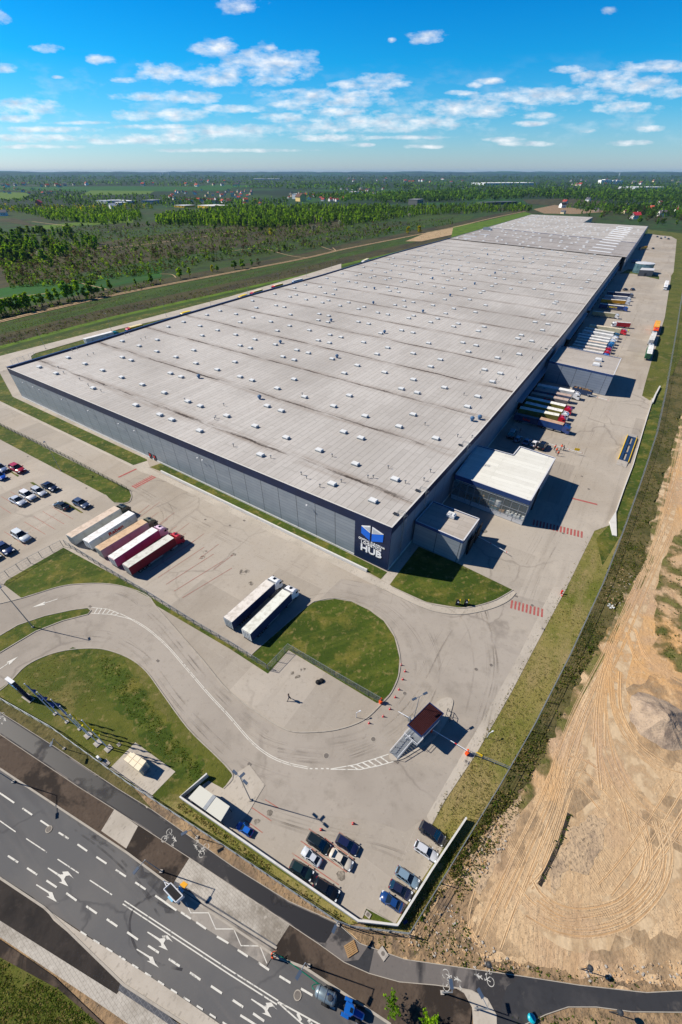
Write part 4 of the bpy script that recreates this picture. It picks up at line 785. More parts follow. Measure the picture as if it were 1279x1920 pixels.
if nrmF.y > 0: nrmF = -nrmF
dirF = (RE[0]-LE[0]); dirF.z = 0; dirF.normalize()
dirS = (RE[-1]-RE[0]); dirS.z = 0; dirS.normalize(); nrmS = Vector((dirS.y, -dirS.x, 0))
zt = lambda p: zr(p.x, p.y)-.05
wallpoly([LE[0], RE[0]], 0, zt, M_CLAD, hall, 'wall'); wallpoly(RE, 0, zt, M_CLAD2, hall, 'wall'); wallpoly([RE[-1], LE[-1]], 0, zt, M_CLAD2, hall, 'wall'); wallpoly(LE[::-1], 0, zt, M_CLAD2, hall, 'wall')
def edge_band(pts, out, h, th, mt, mtop, name, ztop=.12):
    mb = MB(); n = len(pts)
    for a, b in zip(pts, pts[1:]):
        o = Vector((out.x, out.y, 0))*.06; i_ = Vector((out.x, out.y, 0))*(-th)
        za, zb = zr(a.x, a.y)+ztop, zr(b.x, b.y)+ztop
        mb.hexa([(a.x+i_.x, a.y+i_.y, za-h), (b.x+i_.x, b.y+i_.y, zb-h), (b.x+o.x, b.y+o.y, zb-h), (a.x+o.x, a.y+o.y, za-h)], [(a.x+i_.x, a.y+i_.y, za), (b.x+i_.x, b.y+i_.y, zb), (b.x+o.x, b.y+o.y, zb), (a.x+o.x, a.y+o.y, za)], mt, mtop)
    return mb.build(name, hall)
M_PARA = mat('blue_coping', rgb(44, 66, 112), rough=.4)
edge_band([LE[0]+nrmF*.0, RE[0]], nrmF, 2.5, .3, M_NAVY, M_PLINTH, 'parapet'); edge_band(RE, nrmS, 2.2, .35, M_NAVY, M_PLINTH, 'parapet'); edge_band(LE, -nrmS, 2.0, .9, M_NAVY, M_PARA, 'parapet', .5); edge_band([LE[-1], RE[-1]], -nrmF, 1.2, .4, M_PARA, M_PARA, 'parapet', .2)
mb = MB()
for a, b, o in ((LE[0], RE[0], nrmF), (RE[0], RE[-1], nrmS)):
    for p, q in ((zip(RE, RE[1:])) if a is RE[0] else [(a, b)]): mb.hexa([(p.x, p.y, 0), (q.x, q.y, 0), (q.x+o.x*.14, q.y+o.y*.14, 0), (p.x+o.x*.14, p.y+o.y*.14, 0)], [(p.x, p.y, .55), (q.x, q.y, .55), (q.x+o.x*.14, q.y+o.y*.14, .55), (p.x+o.x*.14, p.y+o.y*.14, .55)], M_PLINTH)
mb.build('plinth', hall)
# sign at the corner
sg0 = RE[0]-dirF*10.2; zc = zr(RE[0].x, RE[0].y)
mb = MB(); o = nrmF*.16
mb.hexa([(sg0.x, sg0.y, .1), (RE[0].x+dirF.x*.08, RE[0].y+dirF.y*.08, .1), (RE[0].x+dirF.x*.08+o.x, RE[0].y+dirF.y*.08+o.y, .1), (sg0.x+o.x, sg0.y+o.y, .1)], [(sg0.x, sg0.y, zc), (RE[0].x+dirF.x*.08, RE[0].y+dirF.y*.08, zc), (RE[0].x+dirF.x*.08+o.x, RE[0].y+dirF.y*.08+o.y, zc), (sg0.x+o.x, sg0.y+o.y, zc)], M_NAVY)
sign = mb.build('sign_panel', hall)
def sp(u, z, d=.2): p = sg0+dirF*u+nrmF*d; return (p.x, p.y, z)
M_LBLUE = mat('logo_blue', rgb(24, 110, 226), rough=.4); M_LGREY = mat('logo_grey', rgb(196, 200, 206), rough=.4); M_LWHITE = mat('logo_white', rgb(244, 244, 244), rough=.4)
mb = MB()
def slab(pts, mt, d0=.17, d1=.3): mb.hexa([sp(u, z, d0) for u, z in pts], [sp(u, z, d1) for u, z in pts], mt)
slab([(2.0, 11.0), (4.55, 9.9), (4.55, 7.6), (2.0, 8.9)], M_LBLUE); slab([(5.1, 9.9), (8.3, 11.2), (8.3, 8.9), (5.1, 7.6)], M_LBLUE)
slab([(2.0, 11.15), (4.55, 12.2), (4.55, 10.05)], M_LWHITE); slab([(2.7, 11.15), (4.35, 11.85), (4.35, 10.4)], M_LGREY, .3, .33)
slab([(5.1, 12.2), (8.3, 11.35), (5.1, 10.05)], M_LWHITE); slab([(5.3, 11.85), (7.5, 11.3), (5.3, 10.4)], M_LGREY, .3, .33)
mb.build('logo', sign)
def wtext(s, u, z, size, sx=1., bold=.03): text_mesh(s, size, M_LWHITE, Vector(sp(u, z, .26)), dirF, (0, 0, 1), sign, 'lettering', bold, .05, 'CENTER', sx)
wtext('CENTRAL EUROPEAN', 5.1, 6.8, .78, 1.02, .012); wtext('LOGISTICS', 5.1, 5.72, 1.22, 1.04, .02); wtext('HUB', 5.1, 3.35, 2.85, 1.12, .03)
# doors, lamps on the front wall
def on_front(px, z): # parameter along the front wall from a pixel on its foot
    g = G(*px); return LE[0]+dirF*((g-LE[0]).dot(dirF))
mb0 = None
for px in ((283, 861), (291, 865)):
    p = on_front(px, 0); q = p+nrmF*.1
    mb = MB(); mb.box((q.x, q.y, 1.25), (1.5, .12, 2.4), M_DSTEEL, atan2(dirF.y, dirF.x)); d = mb.build('door', hall)
    r = p+nrmF*.18; mb = MB(); mb.box((r.x, r.y, 1.6), (.8, .06, .8), M_REDP, atan2(dirF.y, dirF.x)); mb.build('door_sign', d)
for px in ((75, 690), (113, 745), (135, 752), (206, 785), (278, 818), (350, 850), (384, 862), (500, 915), (508, 917), (650, 980)):
    u = (px[0]-13)/(735-13); p = LE[0].lerp(RE[0], u**1.12); z = zr(p.x, p.y)-3.4; q = p+nrmF*.35
    mb = MB(); mb.tube((p.x, p.y, z), (q.x+nrmF.x*.3, q.y+nrmF.y*.3, z+.1), .06, M_STEEL); mb.box((q.x+nrmF.x*.5, q.y+nrmF.y*.5, z), (.5, .4, .25), M_TRIM, atan2(dirF.y, dirF.x)); mb.build('wall_lamp', hall)
# skylights
SK = []
def cr(pts, ox, oy, s): SK.extend((ox+x/s, oy+y/s) for x, y in pts)
cr([(257,510),(382,558),(472,440),(598,486),(660,668),(730,535),(873,587),(878,437),(945,460),(1028,642),(1193,703),(980,796),(1160,868),(1250,905),(878,316),(1005,352),(1140,306),(1137,393),(1240,557),(1222,208)], 10, 560, 4)
cr([(98,332),(222,362),(352,394),(237,434),(272,279),(371,248),(491,273),(619,299),(522,335),(488,428),(633,463),(522,508),(598,528),(174,544),(40,595),(190,642),(482,632),(350,690),(80,744),(10,718),(130,928),(521,743),(611,770),(800,830),(926,762),(1004,894),(785,502),(842,593),(927,617),(947,543),(1033,565),(800,398),(892,361),(752,330),(1040,394),(899,277),(643,225),(614,173),(790,208),(853,220),(781,122),(895,143),(941,128),(1016,164),(1080,143),(930,77),(1011,53),(1139,187),(1184,171),(1159,116),(1220,125),(1121,70),(1236,88),(1227,36),(1115,272),(1185,286),(1108,319),(1180,333),(1195,428),(1107,470),(1190,489),(1211,609)], 320, 520, 4)
cr([(223,83),(422,156),(218,268),(20,188),(634,233),(675,448),(867,319),(1115,414),(1211,666),(724,82),(830,118),(1222,83)], 320, 740, 4)
cr([(468,148),(807,137),(1190,82),(708,222),(967,305),(317,260),(440,303),(400,486),(680,593),(525,745)], 560, 740, 3.762)
cr([(220,724),(182,556),(280,498),(90,450),(484,550),(700,604),(610,673),(728,703),(932,664),(1182,731),(1104,809),(830,507),(902,454),(427,413),(698,408),(507,365),(814,331),(327,324),(158,286),(76,267),(70,328),(612,235),(697,252),(456,257),(364,186),(287,171),(433,102),(508,116),(666,144),(702,125),(880,147),(830,174),(1036,185),(1002,206),(1230,208),(1186,240),(1070,327),(1170,348),(1113,395),(1233,530),(942,108),(1165,99),(1002,72),(848,47),(634,57),(562,44),(700,24),(630,12),(332,59),(289,75),(215,26),(150,50),(935,3),(1122,4),(1241,47)], 600, 560, 4)
cr([(472,814),(628,850),(548,933),(72,992),(404,1082),(816,657),(600,694),(312,632),(388,571),(255,544),(838,468),(803,501),(942,527),(1048,417),(1103,358),(975,337),(1055,261),(1212,244),(1168,151),(1190,131),(1142,59)], 820, 540, 5.329)
C5S = [(52,484),(110,516),(165,449),(214,508),(270,517),(270,463),(302,454),(327,400),(384,426),(378,479),(410,469),(339,549),(414,374),(490,440),(530,426),(491,494),(524,484),(600,455),(608,510),(638,500),(507,552),(571,561),(524,579),(590,589),(541,377),(566,390),(616,397),(513,343),(550,332),(700,418),(748,401),(659,358),(709,366),(741,354),(706,323),(755,328),(645,303),(832,323),(796,294),(735,276),(752,455),(831,422),(730,527),(760,517),(835,484),(858,545),(924,554),(765,589),(832,599),(844,366),(917,389),(949,377),(901,344),(912,420),(969,427),(924,447),(957,500),(992,485),(1062,451),(1055,492),(1125,458),(1085,560),(1060,573),(1056,390),(1041,345),(1112,366),(1088,322),(1110,314),(985,314),(917,294),(889,302),(966,277),(877,268),(924,271),(856,240),(789,260),(1060,287),(1156,295),(1171,402),(1141,413),(1200,422),(1229,408),(1188,334),(1226,580),(1202,594),(1214,272),(1248,262)]
cr([p for p in C5S if 400+p[1]/4 < 552], 600, 400, 4)
C6S = [(30,525),(95,533),(103,491),(165,498),(128,601),(100,613),(240,460),(182,454),(268,449),(210,441),(310,503),(355,521),(421,529),(328,583),(357,566),(268,620),(243,634),(88,672),(163,683),(470,602),(540,556),(574,535),(414,640),(392,655),(549,676),(569,662),(620,622),(645,604),(697,563),(787,560),(832,593),(860,569),(775,644),(640,489),(680,463),(754,520),(774,505),(828,463),(912,520),(944,491),(878,484),(861,437),(876,426),(1000,600),(957,644),(939,666),(1042,553),(1056,537),(1101,492),(1123,465),(1135,452),(989,450),(1027,414),(1040,404),(980,398),(906,404),(940,375),(959,361),(797,712),(812,698),(735,426),(617,413),(636,403),(576,437),(488,489),(511,476),(495,442),(435,436),(424,482),(389,462),(288,407),(343,412),(390,390),(410,380),(335,384),(228,375),(399,354),(452,359),(671,381),(715,354),(786,391),(1157,426),(1185,398),(1198,383),(1076,371),(615,375),(560,360),(660,350),(520,335),(850,350),(880,330),(720,335),(1100,348),(820,330),(450,330),(350,330),(380,310),(280,300),(560,295),(630,330),(780,315),(1225,352),(1040,344)]
cr([p for p in C6S if 390+p[1]/4 < 542], 840, 390, 4)
pts3 = []
for x, y in SK:
    g = GR(x, y+1)
    if all((g-q).length > 2.2 for q in pts3): pts3.append(g)
aF = atan2(dirF.y, dirF.x)
def skylight(mb, g, l=2.15, w=1.3):
    z = zr(g.x, g.y)-.25
    mb.box((g.x, g.y, z+.24), (l+.1, w+.1, .58), M_STEEL, aF); mb.box((g.x, g.y, z+.64), (l+.16, w+.16, .26), M_DOME, aF, .86)
pts3.sort(key=lambda g: (g-Vector((0, 0, HC))).length)
rest = MB()
for i, g in enumerate(pts3):
    if i < 100:
        mb = MB(); skylight(mb, g); mb.build('skylight', hall)
    else: skylight(rest, g)
# extension of the hall
EXT = [GR(*p, .6) for p in ((843, 447), (885, 432), (997, 402), (1112, 407), (1094, 417), (1215, 424), (1175, 482), (1171, 476))]
ezr = lambda p: zr(p.x, p.y)+.5
def extp(s, t): # s across, t along
    a = EXT[0].lerp(EXT[2], t); b = EXT[6].lerp(EXT[5], t); return a.lerp(b, s)
mb = MB(); mb.uv = []
T1 = .34
def ext_face(q, mt):
    P_ = [extp(s, t) for s, t in q]; mb.face([(p.x, p.y, ezr(p)) for p in P_], mt); mb.uv.append([(s*UL, t*320) for s, t in q])
for i in range(6): ext_face([(i/6, 0), ((i+1)/6, 0), ((i+1)/6, T1), (i/6, T1)], M_ROOFD)
q_ = [extp(0, T1), EXT[2], EXT[3], EXT[4], EXT[5], extp(1, T1)][::-1]; p2_ = [(p.x, p.y) for p in q_]; ca, sa = cos(-radians(57.5)+pi/2*0), sin(-radians(57.5))
for t in tess(p2_): mb.face([(p2_[k][0], p2_[k][1], ezr(q_[k])) for k in t], M_ROOF); mb.uv.append([(-(p2_[k][0]*sa+p2_[k][1]*ca), p2_[k][0]*ca-p2_[k][1]*sa) for k in t])
mb.build('roof_extension', hall)
wallpoly([EXT[6], EXT[5]], 0, ezr, M_CLAD2, hall, 'wall'); wallpoly([EXT[7], EXT[6]], 0, ezr, M_CLADW, hall, 'wall'); wallpoly([EXT[5], EXT[4], EXT[3], EXT[2]], 0, ezr, M_CLAD2, hall, 'wall'); wallpoly([extp(0, 1), extp(0, 0)], 0, ezr, M_CLAD2, hall, 'wall')
mb = MB()
for (a, b, o) in ((EXT[6], extp(1, 1), nrmS), (extp(0, 0), extp(0, 1), -nrmS), (extp(0, T1), extp(1, T1), -nrmF)):
    o = o*.5; mb.hexa([(a.x, a.y, ezr(a)-1.2), (b.x, b.y, ezr(b)-1.2), (b.x+o.x, b.y+o.y, ezr(b)-1.2), (a.x+o.x, a.y+o.y, ezr(a)-1.2)], [(a.x, a.y, ezr(a)+.25), (b.x, b.y, ezr(b)+.25), (b.x+o.x, b.y+o.y, ezr(b)+.25), (a.x+o.x, a.y+o.y, ezr(a)+.25)], M_PARA)
mb.build('parapet', hall)
mb = MB()
up = extp(.72, .995); # stepped-back north corner as a raised block edge
RR = random.Random(3)
for j in range(17):
    for i in range(15):
        if RR.random() < .12: continue
        p = extp((i+.5+RR.uniform(-.3, .3))/15, (j+.5+RR.uniform(-.3, .3))/17); z = ezr(p)
        if i > 7 and j > 13: continue
        if (i > 11 and j < 9): continue
        rest.box((p.x, p.y, z+.35), (3., 1.9, .7), M_DOME, aF, .9)
rest_o = rest.build('skylight', hall); rest_o['kind'] = 'stuff'
for k in range(12):
    t = .05+.071*k
    p = extp(.87, t); z = ezr(p); mb = MB(); mb.box((p.x, p.y, z+.4), (26 if k < 7 else 30, 1.3, .7), M_TRIM, atan2((extp(1, t)-extp(0, t)).y, (extp(1, t)-extp(0, t)).x), .93)
    mb.build('rooflight_strip', hall)
for s, t, n in ((.08, .08, 18), (.13, .15, 15), (.1, .03, 12), (.14, .6, 16), (.12, .75, 20), (.1, .85, 18), (.09, .93, 14)):
    p = extp(s, t); z = ezr(p); mb = MB(); mb.box((p.x, p.y, z+.4), (n, 1.4, .7), M_TRIM, aF, .93); mb.build('rooflight_strip', hall)
p = extp(.05, .27); mb = MB(); mb.box((p.x, p.y, ezr(p)+1.6), (9, 6, 3.2), M_CLADW if False else M_STEEL, aF); mb.box((p.x+4, p.y-6, ezr(p)+1.2), (5, 4, 2.4), M_STEEL, aF); mb.build('plant_unit', hall)
# roof vents, ladders
for x, y in ((373, 706), (487, 745), (526, 641), (621, 600), (632, 668), (721, 622), (793, 583), (700, 567), (844, 553), (899, 783), (885, 786), (702, 540), (860, 505), (914, 476), (811, 521), (890, 531), (928, 511), (981, 484)):
    g = GR(x, y+2); z = zr(g.x, g.y)-.25; mb = MB(); mb.lathe([(.45, 0), (.45, .6), (.75, .7), (.75, 1.3), (.3, 1.6), (0, 1.6)], mat('vent_blue', rgb(70, 104, 140), rough=.5), 8, (g.x, g.y, z)); mb.build('roof_vent', hall)
VP = MB()
for x, y in ((623, 855), (700, 895), (728, 877), (797, 796), (858, 818), (885, 820), (795, 900), (807, 884), (508, 858), (403, 786), (150, 712), (166, 723), (190, 734), (110, 690), (136, 658), (145, 655), (165, 667), (176, 664), (235, 628), (243, 626), (265, 637), (273, 634), (567, 740), (942, 660), (968, 710), (998, 672), (1014, 654), (900, 700), (640, 903), (760, 905), (690, 895), (575, 896), (600, 912), (930, 714), (870, 740), (438, 836), (565, 889), (347, 750), (405, 783), (120, 700), (420, 760)):
    g = GR(x, y); z = zr(g.x, g.y)-.25; VP.tube((g.x, g.y, z), (g.x, g.y, z+.8), .09, M_DSTEEL, 5); VP.box((g.x, g.y, z+.9), (.5, .25, .2), M_STEEL)
vp = VP.build('vent_pipe', hall); vp['kind'] = 'stuff'
def ladder(px):
    g = GR(*px); e = None
    best = min(((at(RE, k/400)-g).length, k) for k in range(401)); p = at(RE, best[1]/400); z = zr(p.x, p.y); mb = MB(); o = nrmS*.5
    for s in (-.3, .3):
        q = p+o+dirS*s; mb.tube((q.x, q.y, .6), (q.x, q.y, z+1.3), .05, M_STEEL, 5); r = p-nrmS*1.2+dirS*s; mb.tube((q.x, q.y, z+1.3), (r.x, r.y, z+1.3), .05, M_STEEL, 5); mb.tube((r.x, r.y, z+1.3), (r.x, r.y, z), .05, M_STEEL, 5)
    for k in range(int(z/.6)): a = p+o-dirS*.3; b = p+o+dirS*.3; mb.tube((a.x, a.y, .8+k*.6), (b.x, b.y, .8+k*.6), .035, M_STEEL, 4)
    for k in range(int(z/1.2)):
        zz = 2.6+k*1.2
        if zz > z+.8: break
        ring_ = [p+o+nrmS*(.35+.35*cos(a))+dirS*(.38*sin(a)) for a in (-2, -1, 0, 1, 2)]; mb.path([(q.x, q.y, zz) for q in ring_], .035, M_STEEL, 4)
    pl_ = p-nrmS*1.9; mb.box((pl_.x, pl_.y, z+.02), (1.2, .9, .1), M_DSTEEL, aF); mb.build('ladder', hall)
for px in ((752, 968), (793, 920), (872, 838), (1031, 655)): ladder(px)
# loading doors and dock shelters along the shaded side
mb0 = MB()
docks = [0.218, .232, .246, .26, .274, .288, .302, .405, .417, .429, .441, .453, .465, .477, .489, .501, .513, .56, .574, .6, .63, .66, .69, .715, .74, .765, .79, .815, .84, .87, .9]
for t in docks:
    p = at(RE, t); q = p+nrmS*.7; mb = MB(); mb.box((q.x, q.y, 2.5), (1.4, 3.6, 4.2), M_BLACK, atan2(nrmS.y, nrmS.x)); mb.box((q.x+nrmS.x*.05, q.y+nrmS.y*.05, 4.7), (1.6, 4.0, .3), M_PARA, atan2(nrmS.y, nrmS.x)); mb.build('dock_shelter', hall)
for t0, t1 in ((.205, .315), (.395, .525), (.54, .93)):
    mb = MB(); a, b = at(RE, t0), at(RE, t1); o = nrmS*2.2; mb.hexa([(a.x, a.y, 5.4), (b.x, b.y, 5.2), (b.x+o.x, b.y+o.y, 5.2), (a.x+o.x, a.y+o.y, 5.4)], [(a.x, a.y, 5.7), (b.x, b.y, 5.5), (b.x+o.x, b.y+o.y, 5.5), (a.x+o.x, a.y+o.y, 5.7)], mat('canopy_metal', rgb(120, 134, 152), rough=.5)); mb.build('canopy', hall)
# low white barrier wall along the front walk
mb = MB(); a, b = G(303, 886), G(688, 1072); d = (b-a).normalized(); n = Vector((-d.y, d.x, 0))*.22
mb.hexa([a-n, b-n, b+n, a+n], [v+Vector((0, 0, .85)) for v in (a-n, b-n, b+n, a+n)], M_PLINTH); tag(mb.build('barrier_wall'), 'long low white barrier wall beside the grass strip at the front of the hall', 'low wall')
# ------------------------------------------------------------- annexes
def slabroof(pts_px, z, parent, mt, mw, base=0., fascia=.7, mtrim=M_PARA, wall=True, para=.35):
    pts = [G(x, y, z) for x, y in pts_px]; p2 = [(p.x, p.y) for p in pts]
    area = sum(p2[i][0]*p2[(i+1) % len(p2)][1]-p2[(i+1) % len(p2)][0]*p2[i][1] for i in range(len(p2)))
    if area < 0: pts.reverse(); p2.reverse()
    mb = MB(); mb.uv = []
    ca, sa = cos(radians(-57.5)), sin(radians(-57.5))
    for t in tess(p2): mb.face([(p2[i][0], p2[i][1], z-.12) for i in t], mt); mb.uv.append([(p2[i][0]*ca-p2[i][1]*sa, p2[i][0]*sa+p2[i][1]*ca) for i in t])
    mb.build('roof', parent)
    mb = MB(); n = len(pts); cen = sum((Vector((p.x, p.y, 0)) for p in pts), Vector())/n
    for i in range(n):
        a, b = pts[i], pts[(i+1) % n]; d = (b-a); d.z = 0; d.normalize(); o = Vector((d.y, -d.x, 0))
        q = lambda p, k, zz: (p.x+o.x*k, p.y+o.y*k, zz)
        mb.hexa([q(a, -.25, z-fascia), q(b, -.25, z-fascia), q(b, .08, z-fascia), q(a, .08, z-fascia)], [q(a, -.25, z+para*.4), q(b, -.25, z+para*.4), q(b, .08, z+para*.4), q(a, .08, z+para*.4)], mtrim, M_TRIM)
    mb.build('fascia', parent)
    if wall:
        for i in range(n): wallpoly([pts[i], pts[(i+1) % n]], base, lambda p: z-.15, mw, parent, 'wall')
    return pts
p0 = G(860, 1056)
an1 = thing('loading_annex', 'small grey annex with a flat roof and one open truck bay, nearest the sign corner', 'annex', (p0.x, p0.y, 0))
z1 = hgt((860, 1056), 1015)
slabroof([(779, 977), (869, 1015), (899, 973), (812, 940)], z1, an1, M_ROOFS, M_CLAD)
g = G(846, 968, z1); mb = MB(); mb.box((g.x, g.y, z1+.4), (2.2, 1.8, .8), M_TRIM, aF); mb.box((g.x, g.y, z1+.9), (2.0, 1.6, .25), M_DOME, aF, .8); mb.build('skylight', an1)
for a, b in (((874, 1040), (885, 1022)), ((888, 1018), (897, 1004))):
    A, B = G(*a), G(*b); m_ = (A+B)/2; mb = MB(); mb.box((m_.x+nrmS.x*.1, m_.y+nrmS.y*.1, 2.4), ((B-A).length, .3, 4.6), M_BLACK, atan2((B-A).y, (B-A).x)); mb.build('bay_door', an1)
g = G(781, 1020); mb = MB(); mb.box((g.x, g.y, 1.2), (1.2, .2, 2.3), M_BLACK, aF); mb.build('door', an1)
z2 = hgt((985, 985), 940); p0 = G(985, 985)
an2 = thing('glazed_annex', 'annex with a clean white stepped roof and a glass front showing stacked pallets', 'annex', (p0.x, p0.y, 0))
an2p = [(854, 890), (995, 940), (1042, 859), (975, 837), (962, 853), (929, 844), (895, 835)]
pp_ = slabroof(an2p, z2, an2, M_ROOFN, M_CLAD2, wall=False, fascia=1.3)
w2 = [G(x, y, z2) for x, y in an2p]
wallpoly([w2[1], w2[2]], 0, lambda p: z2-.6, M_CLAD2, an2, 'wall'); wallpoly([w2[2], w2[3], w2[4], w2[5], w2[6]], 0, lambda p: z2-.6, M_CLAD2, an2, 'wall')
wallpoly([w2[0], w2[1]], 0, lambda p: 1.6, M_CLADW, an2, 'wall')
fa, fb = w2[0].copy(), w2[1].copy(); fa.z = fb.z = 0; fd = (fb-fa).normalized(); fl = (fb-fa).length; fn = Vector((fd.y, -fd.x, 0))
if fn.y > 0: fn = -fn
mb = MB()
for k in range(11):
    p = fa+fd*(fl*k/10) - fn*.05; mb.box((p.x, p.y, 3.8), (.18, .2, 5.2), M_STEEL, aF)
for zz in (1.7, 4.2, 6.6): a = fa; b = fb; mb.tube((a.x, a.y, zz), (b.x, b.y, zz), .09, M_STEEL, 5)
mb.tube((fa.x-fn.x*1.2, fa.y-fn.y*1.2, 6.3), (fb.x-fn.x*1.2, fb.y-fn.y*1.2, 6.3), .12, M_TRIM, 5)
mb.build('facade_frame', an2)
gl = bpy.data.materials.new('clear_glass'); gl.use_nodes = True; b_ = gl.node_tree.nodes['Principled BSDF']; b_.inputs['Base Color'].default_value = (.75, .88, .92, 1); b_.inputs['Roughness'].default_value = .02; b_.inputs['Alpha'].default_value = .12
mb = MB(); mb.face([(fa.x, fa.y, 1.6), (fb.x, fb.y, 1.6), (fb.x, fb.y, z2-1.2), (fa.x, fa.y, z2-1.2)], gl); mb.build('glass_front', an2)
mb = MB(); mb.face([(p.x, p.y, .1) for p in w2[::-1]], M_CONC2); bk = [w2[0]+Vector((0, 0, 0)), w2[1]]; q0, q1 = fa-fn*9, fb-fn*9; mb.face([(q0.x, q0.y, .1), (q1.x, q1.y, .1), (q1.x, q1.y, z2-.8), (q0.x, q0.y, z2-.8)], M_DSTEEL); mb.build('interior', an2)
M_WRAP = mat('stretch_wrap', rgb(206, 208, 206), [(rgb(150, 156, 160), 1.2, .5, .7, .7)], rough=.35); M_WOOD = mat('pallet_wood', rgb(164, 134, 96), [(rgb(150, 112, 70), 1.5, .45, .65, .7)], rough=.8); M_CARD = mat('cardboard', rgb(150, 118, 82), rough=.8)
def pallet(mb, c, s, rz, h=.14):
    ca, sa = cos(rz), sin(rz)
    for k in range(7): y = (k-3)/6*.9*s; mb.box((c[0]-sa*y, c[1]+ca*y, c[2]+h-.012), (1.2*s, .11*s, .024), M_WOOD, rz)
    for k in (-1, 0, 1): x = k*.5*s; mb.box((c[0]+ca*x, c[1]+sa*x, c[2]+(h-.025)/2), (.12*s, .98*s, h-.028), M_WOOD, rz)
for k, (u, lv, mt) in enumerate(((.55, 0, M_PGLASS), (.55, 1, M_PGLASS), (.63, 0, M_PGLASS), (.63, 1, M_WRAP), (.70, 0, M_CARD), (.79, 0, M_WRAP), (.835, 0, M_WRAP), (.88, 0, M_WRAP), (.925, 0, M_WRAP), (.965, 0, M_WRAP), (.3, 0, M_CARD), (.4, 0, M_CARD), (.4, 1, M_CARD), (.2, 0, M_CARD))):
    p = fa+fd*(fl*u)-fn*1.1; t = thing('wrapped_pallet', None, 'pallet load', (p.x, p.y, .1+2.4*lv))
    txt = {M_PGLASS: 'blue-tinted wrapped pallet load behind the glass front', M_WRAP: 'white shrink-wrapped pallet load behind the glass front', M_CARD: 'brown boxed pallet load in the shade behind the glass front'}[mt]
    if lv: txt = {M_PGLASS: 'blue-tinted wrapped pallet load set on top of another behind the glass front', M_WRAP: 'white pallet load raised on top of a blue one behind the glass front', M_CARD: 'brown boxed load set on top of another in the shade behind the glass'}[mt]
    elif k in (0, 2): txt += (', under its twin', ', under a white one')[k//2]
    tag(t, txt, group='pallet loads behind the glass front')
    mb = MB(); pallet(mb, (p.x, p.y, .1+2.4*lv), 1.3, aF); mb.build('pallet', t); mb = MB(); mb.box((p.x, p.y, .1+2.4*lv+1.15), (1.5, 1.2, 1.9), mt, aF, .96); mb.build('load', t)
for k in (-1, 1):
    pass
z3 = hgt((1142, 742), 704); p0 = G(1142, 742)
an3 = thing('dock_annex', 'blue-grey block annex between two rows of docked trucks, with two rooflights', 'annex', (p0.x, p0.y, 0))
slabroof([(1030, 677), (1150.7, 704), (1165, 672), (1052, 649)], z3, an3, M_ROOFS, M_CLAD2)
for px in ((1122, 676), (1118, 685)):
    g = G(px[0], px[1], z3); mb = MB(); mb.box((g.x, g.y, z3+.4), (3.2, 2.2, .8), M_TRIM, aF); mb.box((g.x, g.y, z3+.95), (2.9, 2., .3), M_DOME, aF, .8); mb.build('skylight', an3)
g = G(1032, 714); mb = MB(); mb.box((g.x, g.y, 1.3), (1.4, .3, 2.4), M_BLACK, aF); mb.build('door', an3)
# sprinkler tank and pump house
c = G(1209, 513); zt_ = hgt((1209, 513), 495)
tk = thing('water_tank', 'round glass-clad tank beside the far end of the truck yard', 'tank', (c.x, c.y, 0)); c = c+Vector((0, 6, 0)); rT = 8.6
mb = MB(); mb.lathe([(rT, 0), (rT, zt_)], mat('tank_panels', rgb(104, 138, 148), [(rgb(70, 100, 112), .25, .45, .6, .8)], rough=.2, metal=.3), 28, (c.x, c.y, 0)); mb.build('shell', tk, smooth=False)
mb = MB(); mb.lathe([(rT+.15, zt_-.3), (rT+.15, zt_+.1), (rT-.2, zt_+.2), (0, zt_+.5)], M_TRIM, 28, (c.x, c.y, 0)); mb.build('lid', tk)
q = [G(1195, 517.5), G(1221.5, 519), G(1223, 514), G(1199, 513)]; zz = hgt((1195, 517.5), 506)
ph = thing('pump_house', 'small pale block in front of the round tank', 'pump house', (q[0].x, q[0].y, 0)); mb = MB(); mb.prism([(p.x, p.y) for p in q], 0, zz, M_CLADW, M_TRIM); mb.build('wall', ph); m_ = (q[0]+q[1])/2
mb = MB(); mb.box((m_.x, m_.y-.1, 1.4), (2., .3, 2.6), M_DSTEEL, atan2((q[1]-q[0]).y, (q[1]-q[0]).x)); mb.build('door', ph)
